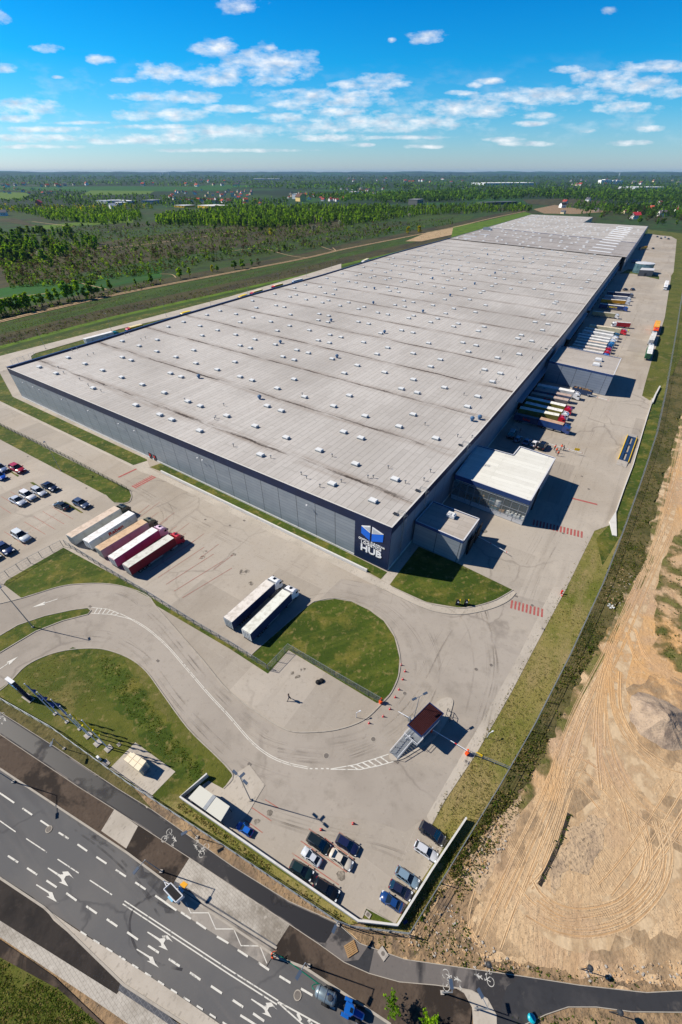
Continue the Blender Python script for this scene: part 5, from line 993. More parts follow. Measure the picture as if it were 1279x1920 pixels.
# ---------------------------------------------------------------- vehicles
M_TYR = M_BLACK; M_RIM = mat('alloy_rim', rgb(150, 152, 156), rough=.35, metal=.7)
M_LAMP = mat('headlight_glass', rgb(220, 226, 232), rough=.1, spec=.8); M_TAIL = mat('tail_light', rgb(150, 16, 18), rough=.2, spec=.7)
M_CARGL = glass('car_glass', rgb(24, 34, 44), .08)
def wheel(x, y, r, w, root, name='wheel'):
    s = 1 if y > 0 else -1; mb = MB(); mb.tube((x, y-w/2*s, r), (x, y+w/2*s, r), r, M_TYR, 14); t = mb.build(name, root)
    mb = MB(); mb.tube((x, y+w*.3*s, r), (x, y+(w/2+.015)*s, r), r*.62, M_RIM, 10); mb.build('rim', t); return t
def make_car(kind):
    """4.4 m car pointing along +x, wheels on z = 0"""
    P0 = paint(200, 200, 200); root = thing('car', None, 'car')
    H = {'sedan': 1.42, 'wagon': 1.5, 'hatch': 1.5, 'suv': 1.72, 'van': 1.85}[kind]; hw = .92 if kind in ('suv', 'van') else .88; bl = .92 if kind not in ('suv', 'van') else 1.05
    # nose and tail heights of the body
    tail = {'sedan': .93, 'wagon': .9, 'hatch': .88, 'suv': 1.0, 'van': 1.05}[kind]
    st = [(-2.24, .45, .6, .50), (-2.2, .36, tail-.2, .66), (-2.1, .3, tail-.06, .77), (-1.9, .26, tail, .85), (-1.2, .22, bl, .88), (0, .22, bl, .88), (.95, .22, bl-.01, .88), (1.5, .24, bl-.1, .85), (1.85, .27, bl-.18, .79), (2.08, .32, bl-.28, .66), (2.2, .38, .6, .48), (2.24, .44, .55, .34)]
    k = hw/.88; rings = []
    for x, zb, zt_, w in st:
        w *= k; rings.append([(x, -w*.9, zb), (x, -w, zb+.18), (x, -w*1.0, zt_-.16), (x, -w*.86, zt_), (x, w*.86, zt_), (x, w*1.0, zt_-.16), (x, w, zb+.18), (x, w*.9, zb)])
    mb = MB(); mb.loft(rings, P0); mb.build('body', root, smooth=True)
    rb, rt, ft, fb = {'sedan': (-1.68, -.9, .1, 1.02), 'wagon': (-2.05, -1.6, .1, 1.02), 'hatch': (-1.98, -1.35, .12, 1.02), 'suv': (-2.05, -1.65, .15, 1.0), 'van': (-2.08, -1.8, .35, 1.3)}[kind]
    wb, wt = .80*k, .58*k
    A = {(s, e): v for s in (-1, 1) for e, v in (('rb', (rb, s*wb, bl-.02)), ('rt', (rt, s*wt, H-.05)), ('ft', (ft, s*wt, H-.05)), ('fb', (fb, s*wb, bl-.02)))}
    mb = MB(); mb.face([A[1, 'fb'], A[1, 'ft'], A[-1, 'ft'], A[-1, 'fb']], M_CARGL); mb.build('windscreen', root)
    mb = MB(); mb.face([A[-1, 'rb'], A[-1, 'rt'], A[1, 'rt'], A[1, 'rb']], M_CARGL); mb.build('rear_window', root)
    for s in (-1, 1):
        mb = MB(); q = [A[s, 'rb'], A[s, 'fb'], A[s, 'ft'], A[s, 'rt']]; mb.face(q if s < 0 else q[::-1], M_CARGL); mb.build('side_window', root)
    mb = MB(); xs = [(rt-.04, .9), (rt+.1, 1.03), ((rt+ft)/2, 1.06), (ft-.1, 1.03), (ft+.04, .92)]
    mb.loft([[(x, -wt*f, H-.07), (x, -wt*f*.86, H), (x, wt*f*.86, H), (x, wt*f, H-.07)] for x, f in xs], P0)
    for s in (-1, 1):
        mb.path([A[s, 'fb'], A[s, 'ft']], .05, P0, 4); mb.path([A[s, 'rb'], A[s, 'rt']], .06, P0, 4)
        for f in ((.5,) if kind in ('sedan', 'hatch') else (.38, .7)):
            a = [A[s, 'rb'][i]*(1-f)+A[s, 'fb'][i]*f for i in range(3)]; b = [A[s, 'rt'][i]*(1-f)+A[s, 'ft'][i]*f for i in range(3)]; mb.path([a, b], .045, P0, 4)
    mb.build('roof', root)
    for s in (-1, 1):
        mb = MB(); mb.box((1.98, s*.6*k, .62), (.3, .36, .16), M_LAMP); mb.build('headlight', root)
        mb = MB(); mb.box((-2.1, s*.62*k, .74), (.16, .28, .2), M_TAIL); mb.build('tail_light', root)
        mb = MB(); mb.box((.82, s*(hw+.1), bl+.06), (.16, .22, .14), P0); mb.build('mirror', root)
        for x in (-1.32, 1.36): wheel(x, s*(hw-.1), .33 if kind != 'suv' else .37, .24, root)
    return root
PROTO = {k: make_car(k) for k in ('sedan', 'wagon', 'hatch', 'suv', 'van')}
USED = set()
def place(proto, tbl):
    o = tbl[proto]
    if proto not in USED: USED.add(proto); return o
    return copy_tree(o)
def put_car(kind, rear, front, col, label, group, z=.5, sc=None):
    a, b = G(*rear, z), G(*front, z); d = b-a; L_ = hypot(d.x, d.y); c = (a+b)/2
    o = place(kind, PROTO); o.location = (c.x, c.y, 0.0); o.rotation_euler = (0, 0, atan2(d.y, d.x)); s = sc or L_/5.0; o.scale = (s, s, s)
    o['label'] = label; o['category'] = 'car'; o['group'] = group
    p = paint(*col); repaint(o, {'body': p, 'roof': p, 'mirror': p}); return o
LOT = 'cars parked by the gate'
put_car('hatch', (475, 1565), (443, 1544), (24, 96, 190), 'bright blue car parked beside the white-roofed shelter', LOT)
put_car('van', (575, 1565), (620, 1597), (22, 34, 38), 'dark green estate car at the upper left of the cluster, nose to a silver saloon', LOT)
put_car('sedan', (604, 1622), (565, 1591), (190, 196, 204), 'bluish silver saloon in the row by the gate, between two dark cars', LOT)
put_car('wagon', (543, 1617), (589, 1646), (22, 44, 46), 'dark teal estate car nearest the long white wall, left of a long black one', LOT)
put_car('wagon', (587, 1650), (638, 1684), (18, 20, 24), 'long black car at the lower end of the cluster beside the white wall', LOT)
put_car('suv', (629, 1569), (674, 1599), (26, 34, 70), 'navy car at the right of the cluster below the traffic cone', LOT)
put_car('sedan', (617, 1595), (663, 1628), (206, 198, 184), 'champagne silver saloon in the middle of the cluster by the gate', LOT)
put_car('van', (785, 1544), (836, 1581), (30, 32, 44), 'black people carrier topmost in the row along the white wall end', LOT)
put_car('wagon', (775, 1580), (823, 1612), (198, 202, 208), 'silver estate car second from the top in the row along the white wall', LOT)
put_car('wagon', (740, 1628), (788, 1662), (120, 144, 162), 'steel blue estate car topmost of the three parked near the lower corner of the wall', LOT)
put_car('hatch', (728, 1654), (775, 1684), (34, 40, 66), 'dark navy hatchback between a steel blue and a bright blue car', LOT)
put_car('sedan', (758, 1706), (711, 1675), (24, 62, 118), 'deep blue saloon lowest of the three near the corner of the wall', LOT)
CP = 'cars in the left car park'
for k, r, f, c, lb in (('wagon', (-8, 873), (12, 885), (128, 148, 184), 'grey-blue car at the left frame edge beside a short grass island'), ('hatch', (-10, 888), (10, 899), (28, 84, 190), 'vivid blue car cut by the left frame edge'),
    ('hatch', (22, 874), (45, 886), (176, 44, 62), 'red car standing alone at the top of the left car park'), ('sedan', (82, 908), (107, 920), (30, 44, 74), 'navy car above the middle grass island of the left car park'),
    ('wagon', (63, 917), (86, 929), (196, 202, 212), 'light silver car parked against the middle grass island'), ('suv', (42, 925), (66, 937), (232, 234, 238), 'white car in the middle of a row of three pale cars'),
    ('sedan', (22, 934), (48, 947), (192, 200, 214), 'silver saloon leftmost of the three pale cars in the car park'), ('sedan', (130, 955), (103, 944), (26, 36, 46), 'black saloon beside the lowest grass island of the car park'),
    ('hatch', (140, 939), (167, 952), (70, 86, 116), 'slate blue car right of the lowest grass island, near the trailers'), ('suv', (28, 999), (55, 1015), (214, 222, 228), 'silver-white car alone in the lower rows of the left car park'),
    ('sedan', (-4, 1020), (23, 1039), (36, 58, 104), 'dark blue car at the left frame edge below the white one'), ('hatch', (-26, 1033), (-1, 1049), (30, 36, 50), 'black car nose just in the frame at the left edge')):
    put_car(k, r, f, c, lb, CP)
YC = 'cars beside the stepped annex'
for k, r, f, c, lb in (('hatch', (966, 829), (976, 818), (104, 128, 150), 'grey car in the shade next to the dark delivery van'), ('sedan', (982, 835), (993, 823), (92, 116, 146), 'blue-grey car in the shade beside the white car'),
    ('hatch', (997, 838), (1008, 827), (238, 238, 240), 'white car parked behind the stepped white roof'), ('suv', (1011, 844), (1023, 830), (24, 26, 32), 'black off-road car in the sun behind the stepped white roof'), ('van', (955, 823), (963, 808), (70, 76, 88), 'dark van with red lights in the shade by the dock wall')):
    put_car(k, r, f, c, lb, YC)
for i, (x, y, c, lb) in enumerate(((1172, 543, (34, 40, 50), 'dark car in the shade beyond the last docked truck'), (1186, 543, (60, 64, 76), 'grey car at the edge of the shade beyond the last docked truck'), (1232, 444, (40, 46, 60), 'dark car leftmost in the far row by the yard end'), (1239, 447, (30, 34, 46), 'black car second in the far row by the yard end'), (1246, 445, (200, 206, 214), 'white car in the far row by the yard end'), (1253, 448, (44, 50, 66), 'dark car standing apart at the right of the far row'), (1224, 466, (30, 34, 44), 'black car alone in the middle of the far yard'))):
    put_car('hatch' if i % 2 else 'sedan', (x-3, y+.5), (x+4, y-.5), c, lb, 'cars in the far yard', sc=1.15)
# trucks ---------------------------------------------------------------
def make_trailer(root, L0=13.6, W0=2.55, z0=1.12, z1=4.0, name='trailer'):
    """box from x = 0 (rear) to L0"""
    Pw = sheet_mat(220, 220, 220); mb = MB(); mb.box((L0/2, 0, (z0+z1)/2), (L0, W0, z1-z0), Pw); mb.build(name, root)
    mb = MB(); mb.box((L0/2, 0, z1+.02), (L0-.1, W0-.1, .05), Pw)
    for k in range(int(L0/1.1)): mb.box((.6+k*1.1, 0, z1+.055), (.07, W0-.14, .03), Pw)
    mb.build('trailer_roof', root)
    for s in (-1, 1):
        mb = MB(); mb.box((-.03, s*W0*.245, (z0+z1)/2), (.07, W0*.47, z1-z0-.14), Pw); d = mb.build('rear_door', root)
        mb = MB()
        for yy in (.12, .3): mb.tube((-.09, s*W0*yy, z0+.1), (-.09, s*W0*yy, z1-.15), .03, M_STEEL, 4)
        mb.build('lock_bar', d)
    mb = MB(); mb.box((L0*.5, 0, .95), (L0, .9, .28), M_DSTEEL); mb.box((.05, 0, .6), (.15, 2.3, .15), M_DSTEEL)
    for s in (-1, 1): mb.box((L0*.53, s*1.2, .75), (L0*.28, .05, .55), M_STEEL)
    mb.build('chassis', root)
def make_tractor(root, x0):
    """cab whose back wall stands at x0"""
    Pw = paint(230, 230, 230); mb = MB(); w = 1.22
    rg = lambda x, zb, zt_, ww: [(x, -ww, zb), (x, -ww, zt_-.15), (x, -ww*.86, zt_), (x, ww*.86, zt_), (x, ww, zt_-.15), (x, ww, zb)]
    mb.loft([rg(x0+.25, 1., 3.55, w), (rg(x0+.9, .9, 3.75, w)), rg(x0+1.5, .5, 3.6, w), rg(x0+2.1, .4, 3.0, w), rg(x0+2.32, .4, 2.0, w*.96), rg(x0+2.36, .45, 1.2, w*.94)], Pw); mb.build('cab', root)
    mb = MB(); mb.hexa([(x0+.25, -1.2, 3.3), (x0+.55, -1.2, 3.4), (x0+.55, 1.2, 3.4), (x0+.25, 1.2, 3.3)], [(x0+.2, -1.15, 3.95), (x0+.3, -1.1, 3.98), (x0+.3, 1.1, 3.98), (x0+.2, 1.15, 3.95)], Pw)
    for s in (-1, 1): mb.box((x0-.05, s*1.2, 2.4), (.6, .05, 2.3), Pw)
    mb.build('wind_deflector', root)
    mb = MB(); mb.face([(x0+2.37, -1.05, 1.95), (x0+2.37, 1.05, 1.95), (x0+2.17, 1.08, 2.95), (x0+2.17, -1.08, 2.95)], M_CARGL); mb.build('windscreen', root)
    mb = MB(); mb.box((x0+1.1, 0, 3.77), (.7, .6, .04), M_CARGL); mb.build('roof_hatch', root)
    for s in (-1, 1):
        mb = MB(); mb.box((x0+1.65, s*(w+.005), 2.35), (.75, .03, .7), M_CARGL); mb.build('side_window', root)
        mb = MB(); mb.box((x0+2.4, s*.85, .8), (.1, .4, .22), M_LAMP); mb.build('headlight', root)
        mb = MB(); mb.box((x0+2.25, s*1.42, 2.5), (.12, .25, .6), M_DSTEEL); mb.build('mirror', root)
        mb = MB(); mb.box((x0-.9, s*1.02, .75), (1.6, .5, .5), M_STEEL); mb.build('fuel_tank', root)
        wheel(x0+1.5, s*1.02, .5, .34, root); wheel(x0-1.9, s*.95, .5, .5, root)
    mb = MB(); mb.box((x0-.6, 0, .85), (5., .8, .25), M_DSTEEL); mb.box((x0+2.35, 0, .55), (.15, 2.3, .35), M_DSTEEL); mb.build('tractor_frame', root)
def make_semi(cab=True):
    root = thing('semi_truck' if cab else 'semi_trailer', None, 'truck' if cab else 'trailer'); make_trailer(root)
    for x in (2.3, 3.6, 4.9):
        for s in (-1, 1): wheel(x, s*1.0, .5, .4, root)
    if cab: make_tractor(root, 13.9)
    else:
        for s in (-1, 1):
            mb = MB(); mb.box((11, s*.8, .5), (.15, .15, 1.), M_DSTEEL); mb.build('landing_leg', root)
    return root
def make_rigid():
    root = thing('box_truck', None, 'truck'); make_trailer(root, 7.6, name='cargo_box')
    for s in (-1, 1): wheel(2., s*1., .5, .5, root)
    make_tractor(root, 7.8); return root
TPROTO = {'semi': make_semi(True), 'trailer': make_semi(False), 'rigid': make_rigid()}
TL = {'semi': 13.6, 'trailer': 13.6, 'rigid': 7.6}
def put_truck(kind, rear, front, side, roof, cab, label, group, z=3.5, w=None, rdoor=None):
    a, b = G(*rear, z), G(*front, z); d = b-a; L_ = hypot(d.x, d.y); o = place(kind, TPROTO)
    o.location = (a.x, a.y, 0); o.rotation_euler = (0, 0, atan2(d.y, d.x)); sl_ = L_/TL[kind]; o.scale = (sl_, (w or min(2.75, L_*.19 if kind != 'rigid' else 2.7))/2.55, z/4.05)
    o['label'] = label; o['group'] = group; o['category'] = 'trailer' if kind == 'trailer' else 'truck'
    sm = sheet_mat(*side); t = {'trailer': sm, 'cargo_box': sm, 'trailer_roof': sheet_mat(*roof), 'rear_door': sheet_mat(*(rdoor or side))}
    if cab: t['cab'] = t['wind_deflector'] = paint(*cab)
    repaint(o, t); return o
TY = 'trailers parked in the front yard'
tA = put_truck('semi', (129, 1005), (220, 951), (186, 190, 184), (214, 196, 178), (44, 58, 54), 'trailer truck with a stained tan roof and dark green cab, leftmost in its row', TY, rdoor=(150, 156, 158))
tB = put_truck('trailer', (161, 1014), (247, 960), (226, 226, 226), (240, 240, 240), None, 'white trailer with red lettering on its side and no cab', TY)
tC = put_truck('semi', (183, 1029), (271, 976), (164, 166, 158), (210, 180, 146), (84, 88, 68), 'grey-sided trailer truck with a brown roof and olive cab', TY)
tD = put_truck('semi', (208, 1046), (291, 991), (196, 92, 136), (238, 238, 236), (226, 198, 220), 'pink-sided trailer truck with a white roof and pale cab', TY, rdoor=(206, 206, 206))
tE = put_truck('semi', (235, 1061), (321, 1005), (128, 22, 40), (214, 214, 206), (186, 24, 44), 'dark red trailer truck with a red cab, rightmost in its row', TY, rdoor=(170, 170, 168))
tF = put_truck('semi', (426.6, 1162), (507, 1090), (40, 56, 92), (222, 216, 208), (236, 240, 244), 'blue-sided trailer truck with a dirty grey roof and white cab, left of a pair', TY, rdoor=(164, 172, 176))
tG = put_truck('semi', (461, 1184), (538, 1108), (36, 52, 88), (224, 226, 216), (238, 240, 244), 'blue-sided trailer truck with a clean pale roof and white cab, beside the round lawn', TY, rdoor=(214, 216, 214))
def side_text(o, s, x, z, size, mt, side=-1, L0=13.6):
    """lettering on the long side of a truck (its own space)"""
    e = text_mesh(s, size, mt, (0, 0, 0), (1, 0, 0), (0, 0, 1), None, 'lettering', .03, .01)
    e.parent = o; e.location = (x, side*1.3, z)
    if side > 0: e.rotation_euler = (0, 0, pi)
    return e
M_TRED = mat('red_lettering', rgb(186, 32, 34), rough=.5); M_TYEL = mat('yellow_lettering', rgb(240, 210, 40), rough=.5); M_TGRY = mat('grey_lettering', rgb(90, 94, 100), rough=.5); M_TTEAL = mat('teal_lettering', rgb(30, 130, 150), rough=.5)
side_text(tB, 'Raben', 7.2, 2.0, 1.75, M_TRED)
for k in range(3): side_text(tB, ('Logistics', 'Transport', 'www')[k] if False else ('- - - -', '- - -', '- - - -')[k], 11.4, 2.9-.35*k, .4, M_TGRY)
DK = 'trucks docked at the long side of the hall'
def q3(x, y): return (930+x/7.1, 690+y/7.1)
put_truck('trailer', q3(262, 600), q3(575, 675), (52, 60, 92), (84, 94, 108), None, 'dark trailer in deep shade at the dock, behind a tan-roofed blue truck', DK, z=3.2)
put_truck('rigid', q3(590, 665), q3(905, 745), (34, 66, 122), (198, 166, 140), (34, 66, 132), 'blue box truck with a tan roof and blue cab, foremost of the first docked row', DK, z=3.3, w=2.7)
put_truck('semi', q3(320, 520), q3(845, 625), (120, 114, 56), (236, 236, 226), (206, 30, 56), 'yellow-sided truck with cream roof and red cab, next to the blue box truck', DK, z=3.2)
put_truck('semi', q3(395, 455), q3(890, 570), (130, 124, 60), (238, 238, 236), (234, 238, 240), 'yellow-sided truck with white roof and white cab in the first docked row', DK, z=3.2)
put_truck('semi', q3(420, 385), q3(930, 500), (120, 116, 56), (240, 240, 236), (204, 28, 58), 'yellow-sided truck with white roof and red cab in the middle of the first docked row', DK, z=3.2)
put_truck('trailer', q3(475, 325), q3(968, 425), (120, 116, 118), (194, 174, 162), None, 'trailer with a dusty brown roof and grey sides in the first docked row', DK, z=3.2)
put_truck('trailer', q3(520, 272), q3(1005, 370), (88, 98, 124), (190, 168, 156), None, 'trailer with a dusty brown roof and bluish sides in the first docked row', DK, z=3.2)
put_truck('semi', q3(560, 215), q3(1045, 310), (196, 198, 200), (242, 242, 240), (240, 242, 244), 'white truck with a large white cab, farthest of the first docked row', DK, z=3.2)
def q4(x, y): return (1030+x/5.137, 560+y/5.137)
put_truck('semi', q4(195, 462), q4(522, 520), (150, 160, 180), (224, 220, 214), (36, 92, 180), 'truck with blue cab half hidden by the block annex', DK, z=3.1)
put_truck('semi', q4(232, 436), q4(540, 492), (190, 186, 180), (228, 214, 202), (204, 30, 48), 'pale truck with a red cab second from the block annex', DK, z=3.1)
put_truck('semi', q4(250, 408), q4(552, 462), (170, 176, 180), (236, 234, 226), (190, 28, 46), 'pale truck with a red cab third from the block annex', DK, z=3.1)
put_truck('semi', q4(265, 384), q4(560, 434), (168, 176, 186), (232, 214, 196), (30, 74, 130), 'truck with a rust-flecked roof and dark blue cab in the second docked row', DK, z=3.1)
put_truck('semi', q4(278, 358), q4(578, 410), (180, 186, 190), (242, 242, 240), (66, 130, 190), 'white-roofed truck with a light blue cab in the second docked row', DK, z=3.1)
put_truck('semi', q4(285, 332), q4(590, 384), (188, 192, 196), (240, 240, 236), (228, 232, 236), 'white-roofed truck whose cab hides behind a larger white cab', DK, z=3.1)
put_truck('semi', q4(330, 300), q4(618, 352), (196, 200, 204), (240, 240, 238), (238, 240, 242), 'white truck with a gleaming white cab in the second docked row', DK, z=3.1)
put_truck('semi', q4(348, 276), q4(628, 326), (170, 176, 180), (226, 224, 216), (52, 82, 96), 'white-roofed truck with a dark grey-green cab in the second docked row', DK, z=3.1)
put_truck('semi', q4(392, 248), q4(698, 290), (186, 184, 160), (226, 212, 186), (206, 32, 52), 'cream-sided truck with a red cab sticking out of the second docked row', DK, z=3.1)
put_truck('rigid', q4(785, 232), q4(655, 222), (176, 30, 44), (204, 206, 206), (238, 240, 242), 'red box truck turned the other way with its cab towards the hall', DK, z=3.2)
put_truck('semi', q4(422, 118), q4(640, 142), (156, 152, 120), (200, 196, 184), (236, 240, 242), 'beige-sided trailer truck with a white cab standing between two docked rows', DK, z=3.1)
tU = put_truck('semi', q4(492, 46), q4(722, 72), (30, 50, 104), (214, 216, 218), (28, 70, 150), 'dark blue truck with yellow lettering on its side', DK, z=3.1)
side_text(tU, 'UNICO', 7.4, 1.9, 1.7, M_TYEL)
def q5(x, y): return (1080+x/6.43, 400+y/6.43)
put_truck('semi', q5(312, 1028), q5(604, 1050), (190, 138, 30), (222, 220, 212), (236, 238, 240), 'ochre-sided truck with a white cab behind the lettered blue truck', DK, z=3.0)
put_truck('semi', q5(352, 984), q5(624, 1006), (140, 150, 170), (224, 222, 216), (236, 240, 244), 'grey-sided truck with a white cab, second from the far end of the dock', DK, z=3.0)
put_truck('semi', q5(384, 942), q5(652, 962), (40, 50, 84), (206, 204, 204), (88, 100, 120), 'dark-sided truck with a grey cab, at the far end of the docked row', DK, z=3.0)
PK = 'trucks waiting along the right kerb'
put_truck('rigid', q4(1052, 210), q4(1040, 272), (226, 130, 30), (236, 178, 70), (226, 78, 24), 'orange truck with a yellow-topped box, first of the line at the right kerb', PK, z=3.3, w=2.7)
put_truck('rigid', q4(988, 395), q4(1015, 325), (206, 206, 204), (222, 222, 218), (224, 226, 228), 'short white truck in the middle of the line at the right kerb', PK, z=3.2, w=2.7)
put_truck('rigid', q4(965, 530), q4(985, 445), (22, 96, 62), (238, 240, 238), (214, 216, 218), 'truck with a green box and white roof, last of the line at the right kerb', PK, z=3.5, w=2.7)
put_truck('rigid', q5(1104, 810), q5(1094, 860), (232, 234, 236), (240, 240, 240), (240, 242, 244), 'small white truck driving on the right of the far yard', PK, z=3.0, w=2.7)
BK = 'vehicles on the road behind the hall'
def qb(x, y): return (10+x/4, 560+y/4)
tT = put_truck('semi', qb(592, 300), qb(800, 246), (226, 230, 234), (242, 242, 242), (20, 150, 160), 'white trailer truck with a teal cab on the road behind the hall', BK, z=3.4); side_text(tT, 'freja' if False else '-----', 10.5, 2.3, 1., M_TTEAL)
put_truck('rigid', qb(1020, 190), qb(930, 214), (230, 190, 24), (238, 222, 170), (206, 34, 48), 'yellow truck with a red cab following the white trailer truck', BK, z=3.2, w=2.7)
def qc(x, y): return (320+x/4, 520+y/4)
put_truck('rigid', qc(146, 250), qc(92, 262), (234, 200, 30), (240, 212, 60), (232, 198, 28), 'yellow truck with a yellow cab alone on the road behind the hall', BK, z=3.0, w=2.7)
put_truck('rigid', qc(565, 126), qc(525, 138), (234, 198, 26), (240, 212, 70), (230, 190, 24), 'yellow truck with a yellow cab just ahead of a red-cabbed one', BK, z=3.0, w=2.7)
put_truck('rigid', qc(680, 88), qc(620, 106), (230, 190, 30), (236, 224, 190), (204, 40, 48), 'yellow truck with red cab and cream roof farther along the back road', BK, z=3.2, w=2.7)
put_truck('rigid', qc(834, 44), qc(780, 58), (228, 190, 30), (236, 220, 190), (214, 60, 60), 'yellow truck with a pinkish red cab nearest the parked white lorry', BK, z=3.2, w=2.7)
put_truck('semi', qc(985, 8), qc(925, 22), (190, 200, 216), (232, 236, 240), (150, 170, 200), 'pale blue truck half hidden by the roof edge', BK, z=3.2)
put_truck('rigid', (690, 484.5), (682, 488), (238, 236, 226), (244, 236, 200), (240, 240, 236), 'cream lorry farthest along the road behind the hall', BK, z=3.6, w=2.8)
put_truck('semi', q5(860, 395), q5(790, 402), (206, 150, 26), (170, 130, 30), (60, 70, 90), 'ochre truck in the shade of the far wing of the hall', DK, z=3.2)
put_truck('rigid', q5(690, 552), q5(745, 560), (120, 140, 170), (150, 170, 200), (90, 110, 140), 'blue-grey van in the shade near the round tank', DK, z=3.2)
# scrap container
c = G(1090, 738); t = thing('scrap_container', 'open dark blue skip full of broken wood beside the block annex', 'skip', (c.x, c.y, 0)); dd = (G(1108, 742)-G(1074, 733)); rz = atan2(dd.y, dd.x); M_SKIP = mat('skip_steel', rgb(38, 58, 92), [(rgb(70, 74, 84), 1., .5, .7, .5)], rough=.6)
mb = MB(); ca, sa = cos(rz), sin(rz); Lc = dd.length*1.02
for x, y, sx_, sy_ in ((0, 1.25, Lc, .1), (0, -1.25, Lc, .1), (Lc/2, 0, .1, 2.5), (-Lc/2, 0, .1, 2.5)): mb.box((c.x+ca*x-sa*y, c.y+sa*x+ca*y, 1.15), (sx_, sy_, 2.1), M_SKIP, rz)
mb.box((c.x, c.y, .2), (Lc, 2.4, .1), M_SKIP, rz)
for k in range(int(Lc/.7)): x = -Lc/2+.35+k*.7; mb.box((c.x+ca*x+sa*1.32, c.y+sa*x-ca*1.32, 1.1), (.1, .08, 2.), M_SKIP, rz)
mb.build('bin', t); mb = MB()
for k in range(46):
    x, y = R.uniform(-Lc/2+.5, Lc/2-.5), R.uniform(-.9, .9); p = Vector((c.x+ca*x-sa*y, c.y+sa*x+ca*y, R.uniform(1.7, 2.4))); e = Vector((R.uniform(-1, 1), R.uniform(-1, 1), R.uniform(-.35, .35)))*R.uniform(.4, .9); mb.tube(p-e, p+e, R.uniform(.06, .14), M_WOOD, 4)
mb.build('scrap_wood', t)
# weighbridge
q = [G(1155, 871), G(1174, 877), G(1196, 817), G(1178, 812)]; t = thing('weighbridge', 'blue truck scale with yellow rails and two concrete ramps at the right kerb', 'weighbridge', (q[0].x, q[0].y, 0))
ux = (q[1]-q[0]); uy = (q[3]-q[0]); M_BLU = mat('blue_deck', rgb(34, 58, 92), [(rgb(48, 74, 110), 1., .45, .65, .5)], rough=.5)
wq = lambda u, v, z: tuple((q[0]+ux*u+uy*v)*1.0+Vector((0, 0, z)))
def wb(u0, u1, v0, v1, z0, z1, mt, name, par=t, zb=None):
    mb = MB(); mb.hexa([wq(u0, v0, z0), wq(u1, v0, z0), wq(u1, v1, z0), wq(u0, v1, z0)], [wq(u0, v0, z1), wq(u1, v0, z1 if zb is None else z1), wq(u1, v1, zb or z1), wq(u0, v1, zb or z1)], mt); return mb.build(name, par)
wb(0, 1, 0, .13, 0, .06, M_CONC2, 'ramp', zb=.4); wb(0, 1, .89, 1, 0, .4, M_CONC2, 'ramp', zb=.06)
wb(.0, .36, .135, .885, .1, .42, M_BLU, 'deck'); wb(.64, 1, .135, .885, .1, .42, M_BLU, 'deck')
for v in (.135, .36, .62, .86): wb(.36, .64, v, v+.025, .1, .42, M_BLU, 'cross_beam')
for u in (-.02, .98): wb(u, u+.05, .13, .89, .1, .66, M_YEL, 'rail')
# ---------------------------------------------------------------- lamps
def lamp(name, label, base, h, arms, group, base_r=.09):
    g = G(*base); t = thing(name, label, 'street lamp', (g.x, g.y, 0), group); mb = MB(); mb.tube(g, (g.x, g.y, h), base_r, M_STEEL, 8, base_r*.6); mb.box((g.x, g.y, .12), (.4, .4, .3), M_CONC2); mb.build('pole', t)
    for ax, ay, l in arms:
        d = Vector((ax, ay, 0)).normalized(); e = g+d*l; mb = MB(); mb.tube((g.x, g.y, h-.05), (e.x, e.y, h+.1), .05, M_STEEL, 6); mb.build('arm', t)
        mb = MB(); mb.box((e.x+d.x*.3, e.y+d.y*.3, h+.1), (.85, .38, .14), mat('lamp_housing', rgb(62, 78, 100), rough=.5), atan2(d.y, d.x)); hd = mb.build('lamp_head', t); mb = MB(); mb.box((e.x+d.x*.32, e.y+d.y*.32, h+.02), (.6, .28, .03), M_LAMP, atan2(d.y, d.x)); mb.build('lens', hd)
    return t
for i, (b, tp) in enumerate((((86, 654), 618), ((210, 622), 588), ((312, 593), 563), ((395, 572), 543), ((465, 553), 526), ((523, 536), 513), ((575, 518), 500), ((622, 503), 486), ((662, 490), 475))):
    lamp('street_lamp', ('grey lamp post on the verge behind the hall, by the fence opening', 'grey lamp post behind the cab of the white trailer truck', 'grey lamp post right of the yellow truck with the red cab', 'grey lamp post left of the lone yellow truck on the back road', 'grey lamp post behind the yellow trucks on the back road', 'grey lamp post on the back road left of the pale blue truck', 'grey lamp post just beyond the pale blue truck on the back road', 'second farthest lamp post on the back road', 'farthest lamp post on the back road, near the cream lorry')[i], b, hgt(b, tp), [(-nrmS.x, -nrmS.y, .5)], 'lamp posts on the road behind the hall')
lamp('street_lamp', 'tall lamp post on the grass strip above the left car park', (114, 883), hgt((114, 883), 827), [(.3, -1, .5)], 'yard lamp posts')
lamp('street_lamp', 'tall lamp post on the narrow grass island of the curved lane', (62, 1176), hgt((62, 1176), 1104), [(-.6, .8, .3)], 'yard lamp posts', .12)
lamp('street_lamp', 'two-headed lamp post standing at the gatehouse roof', (776, 1347), hgt((776, 1347), 1306), [(1, .5, .9), (-1, -.5, .8)], 'yard lamp posts')
t = lamp('street_lamp', 'mast with three floodlights on the paved corner by the shelter', (470, 1500), 10.2, [(-.8, .6, .8), (.8, -.6, .8), (.05, .05, .1)], 'yard lamp posts')
ST_ = 'street lamps along the road'
def street(base, h, hd, label): g = G(*base); e = G(*hd, h); lamp('street_lamp', label, base, h, [((e-g).x, (e-g).y, hypot((e-g).x, (e-g).y)-.6)], ST_)
street((303, 1634), 7.5, (252, 1637), 'street lamp leaning over the road above the sign trailer')
street((579, 1811), 7.5, (557, 1834), 'street lamp between the end of the bus bay and the water tanker')
street((829, 1861), 7.0, (845, 1838), 'street lamp on the soil at the bend of the cycle path')
street((890, 1890), 7.0, (897, 1856), 'street lamp beside the pale paved corner of the side road')
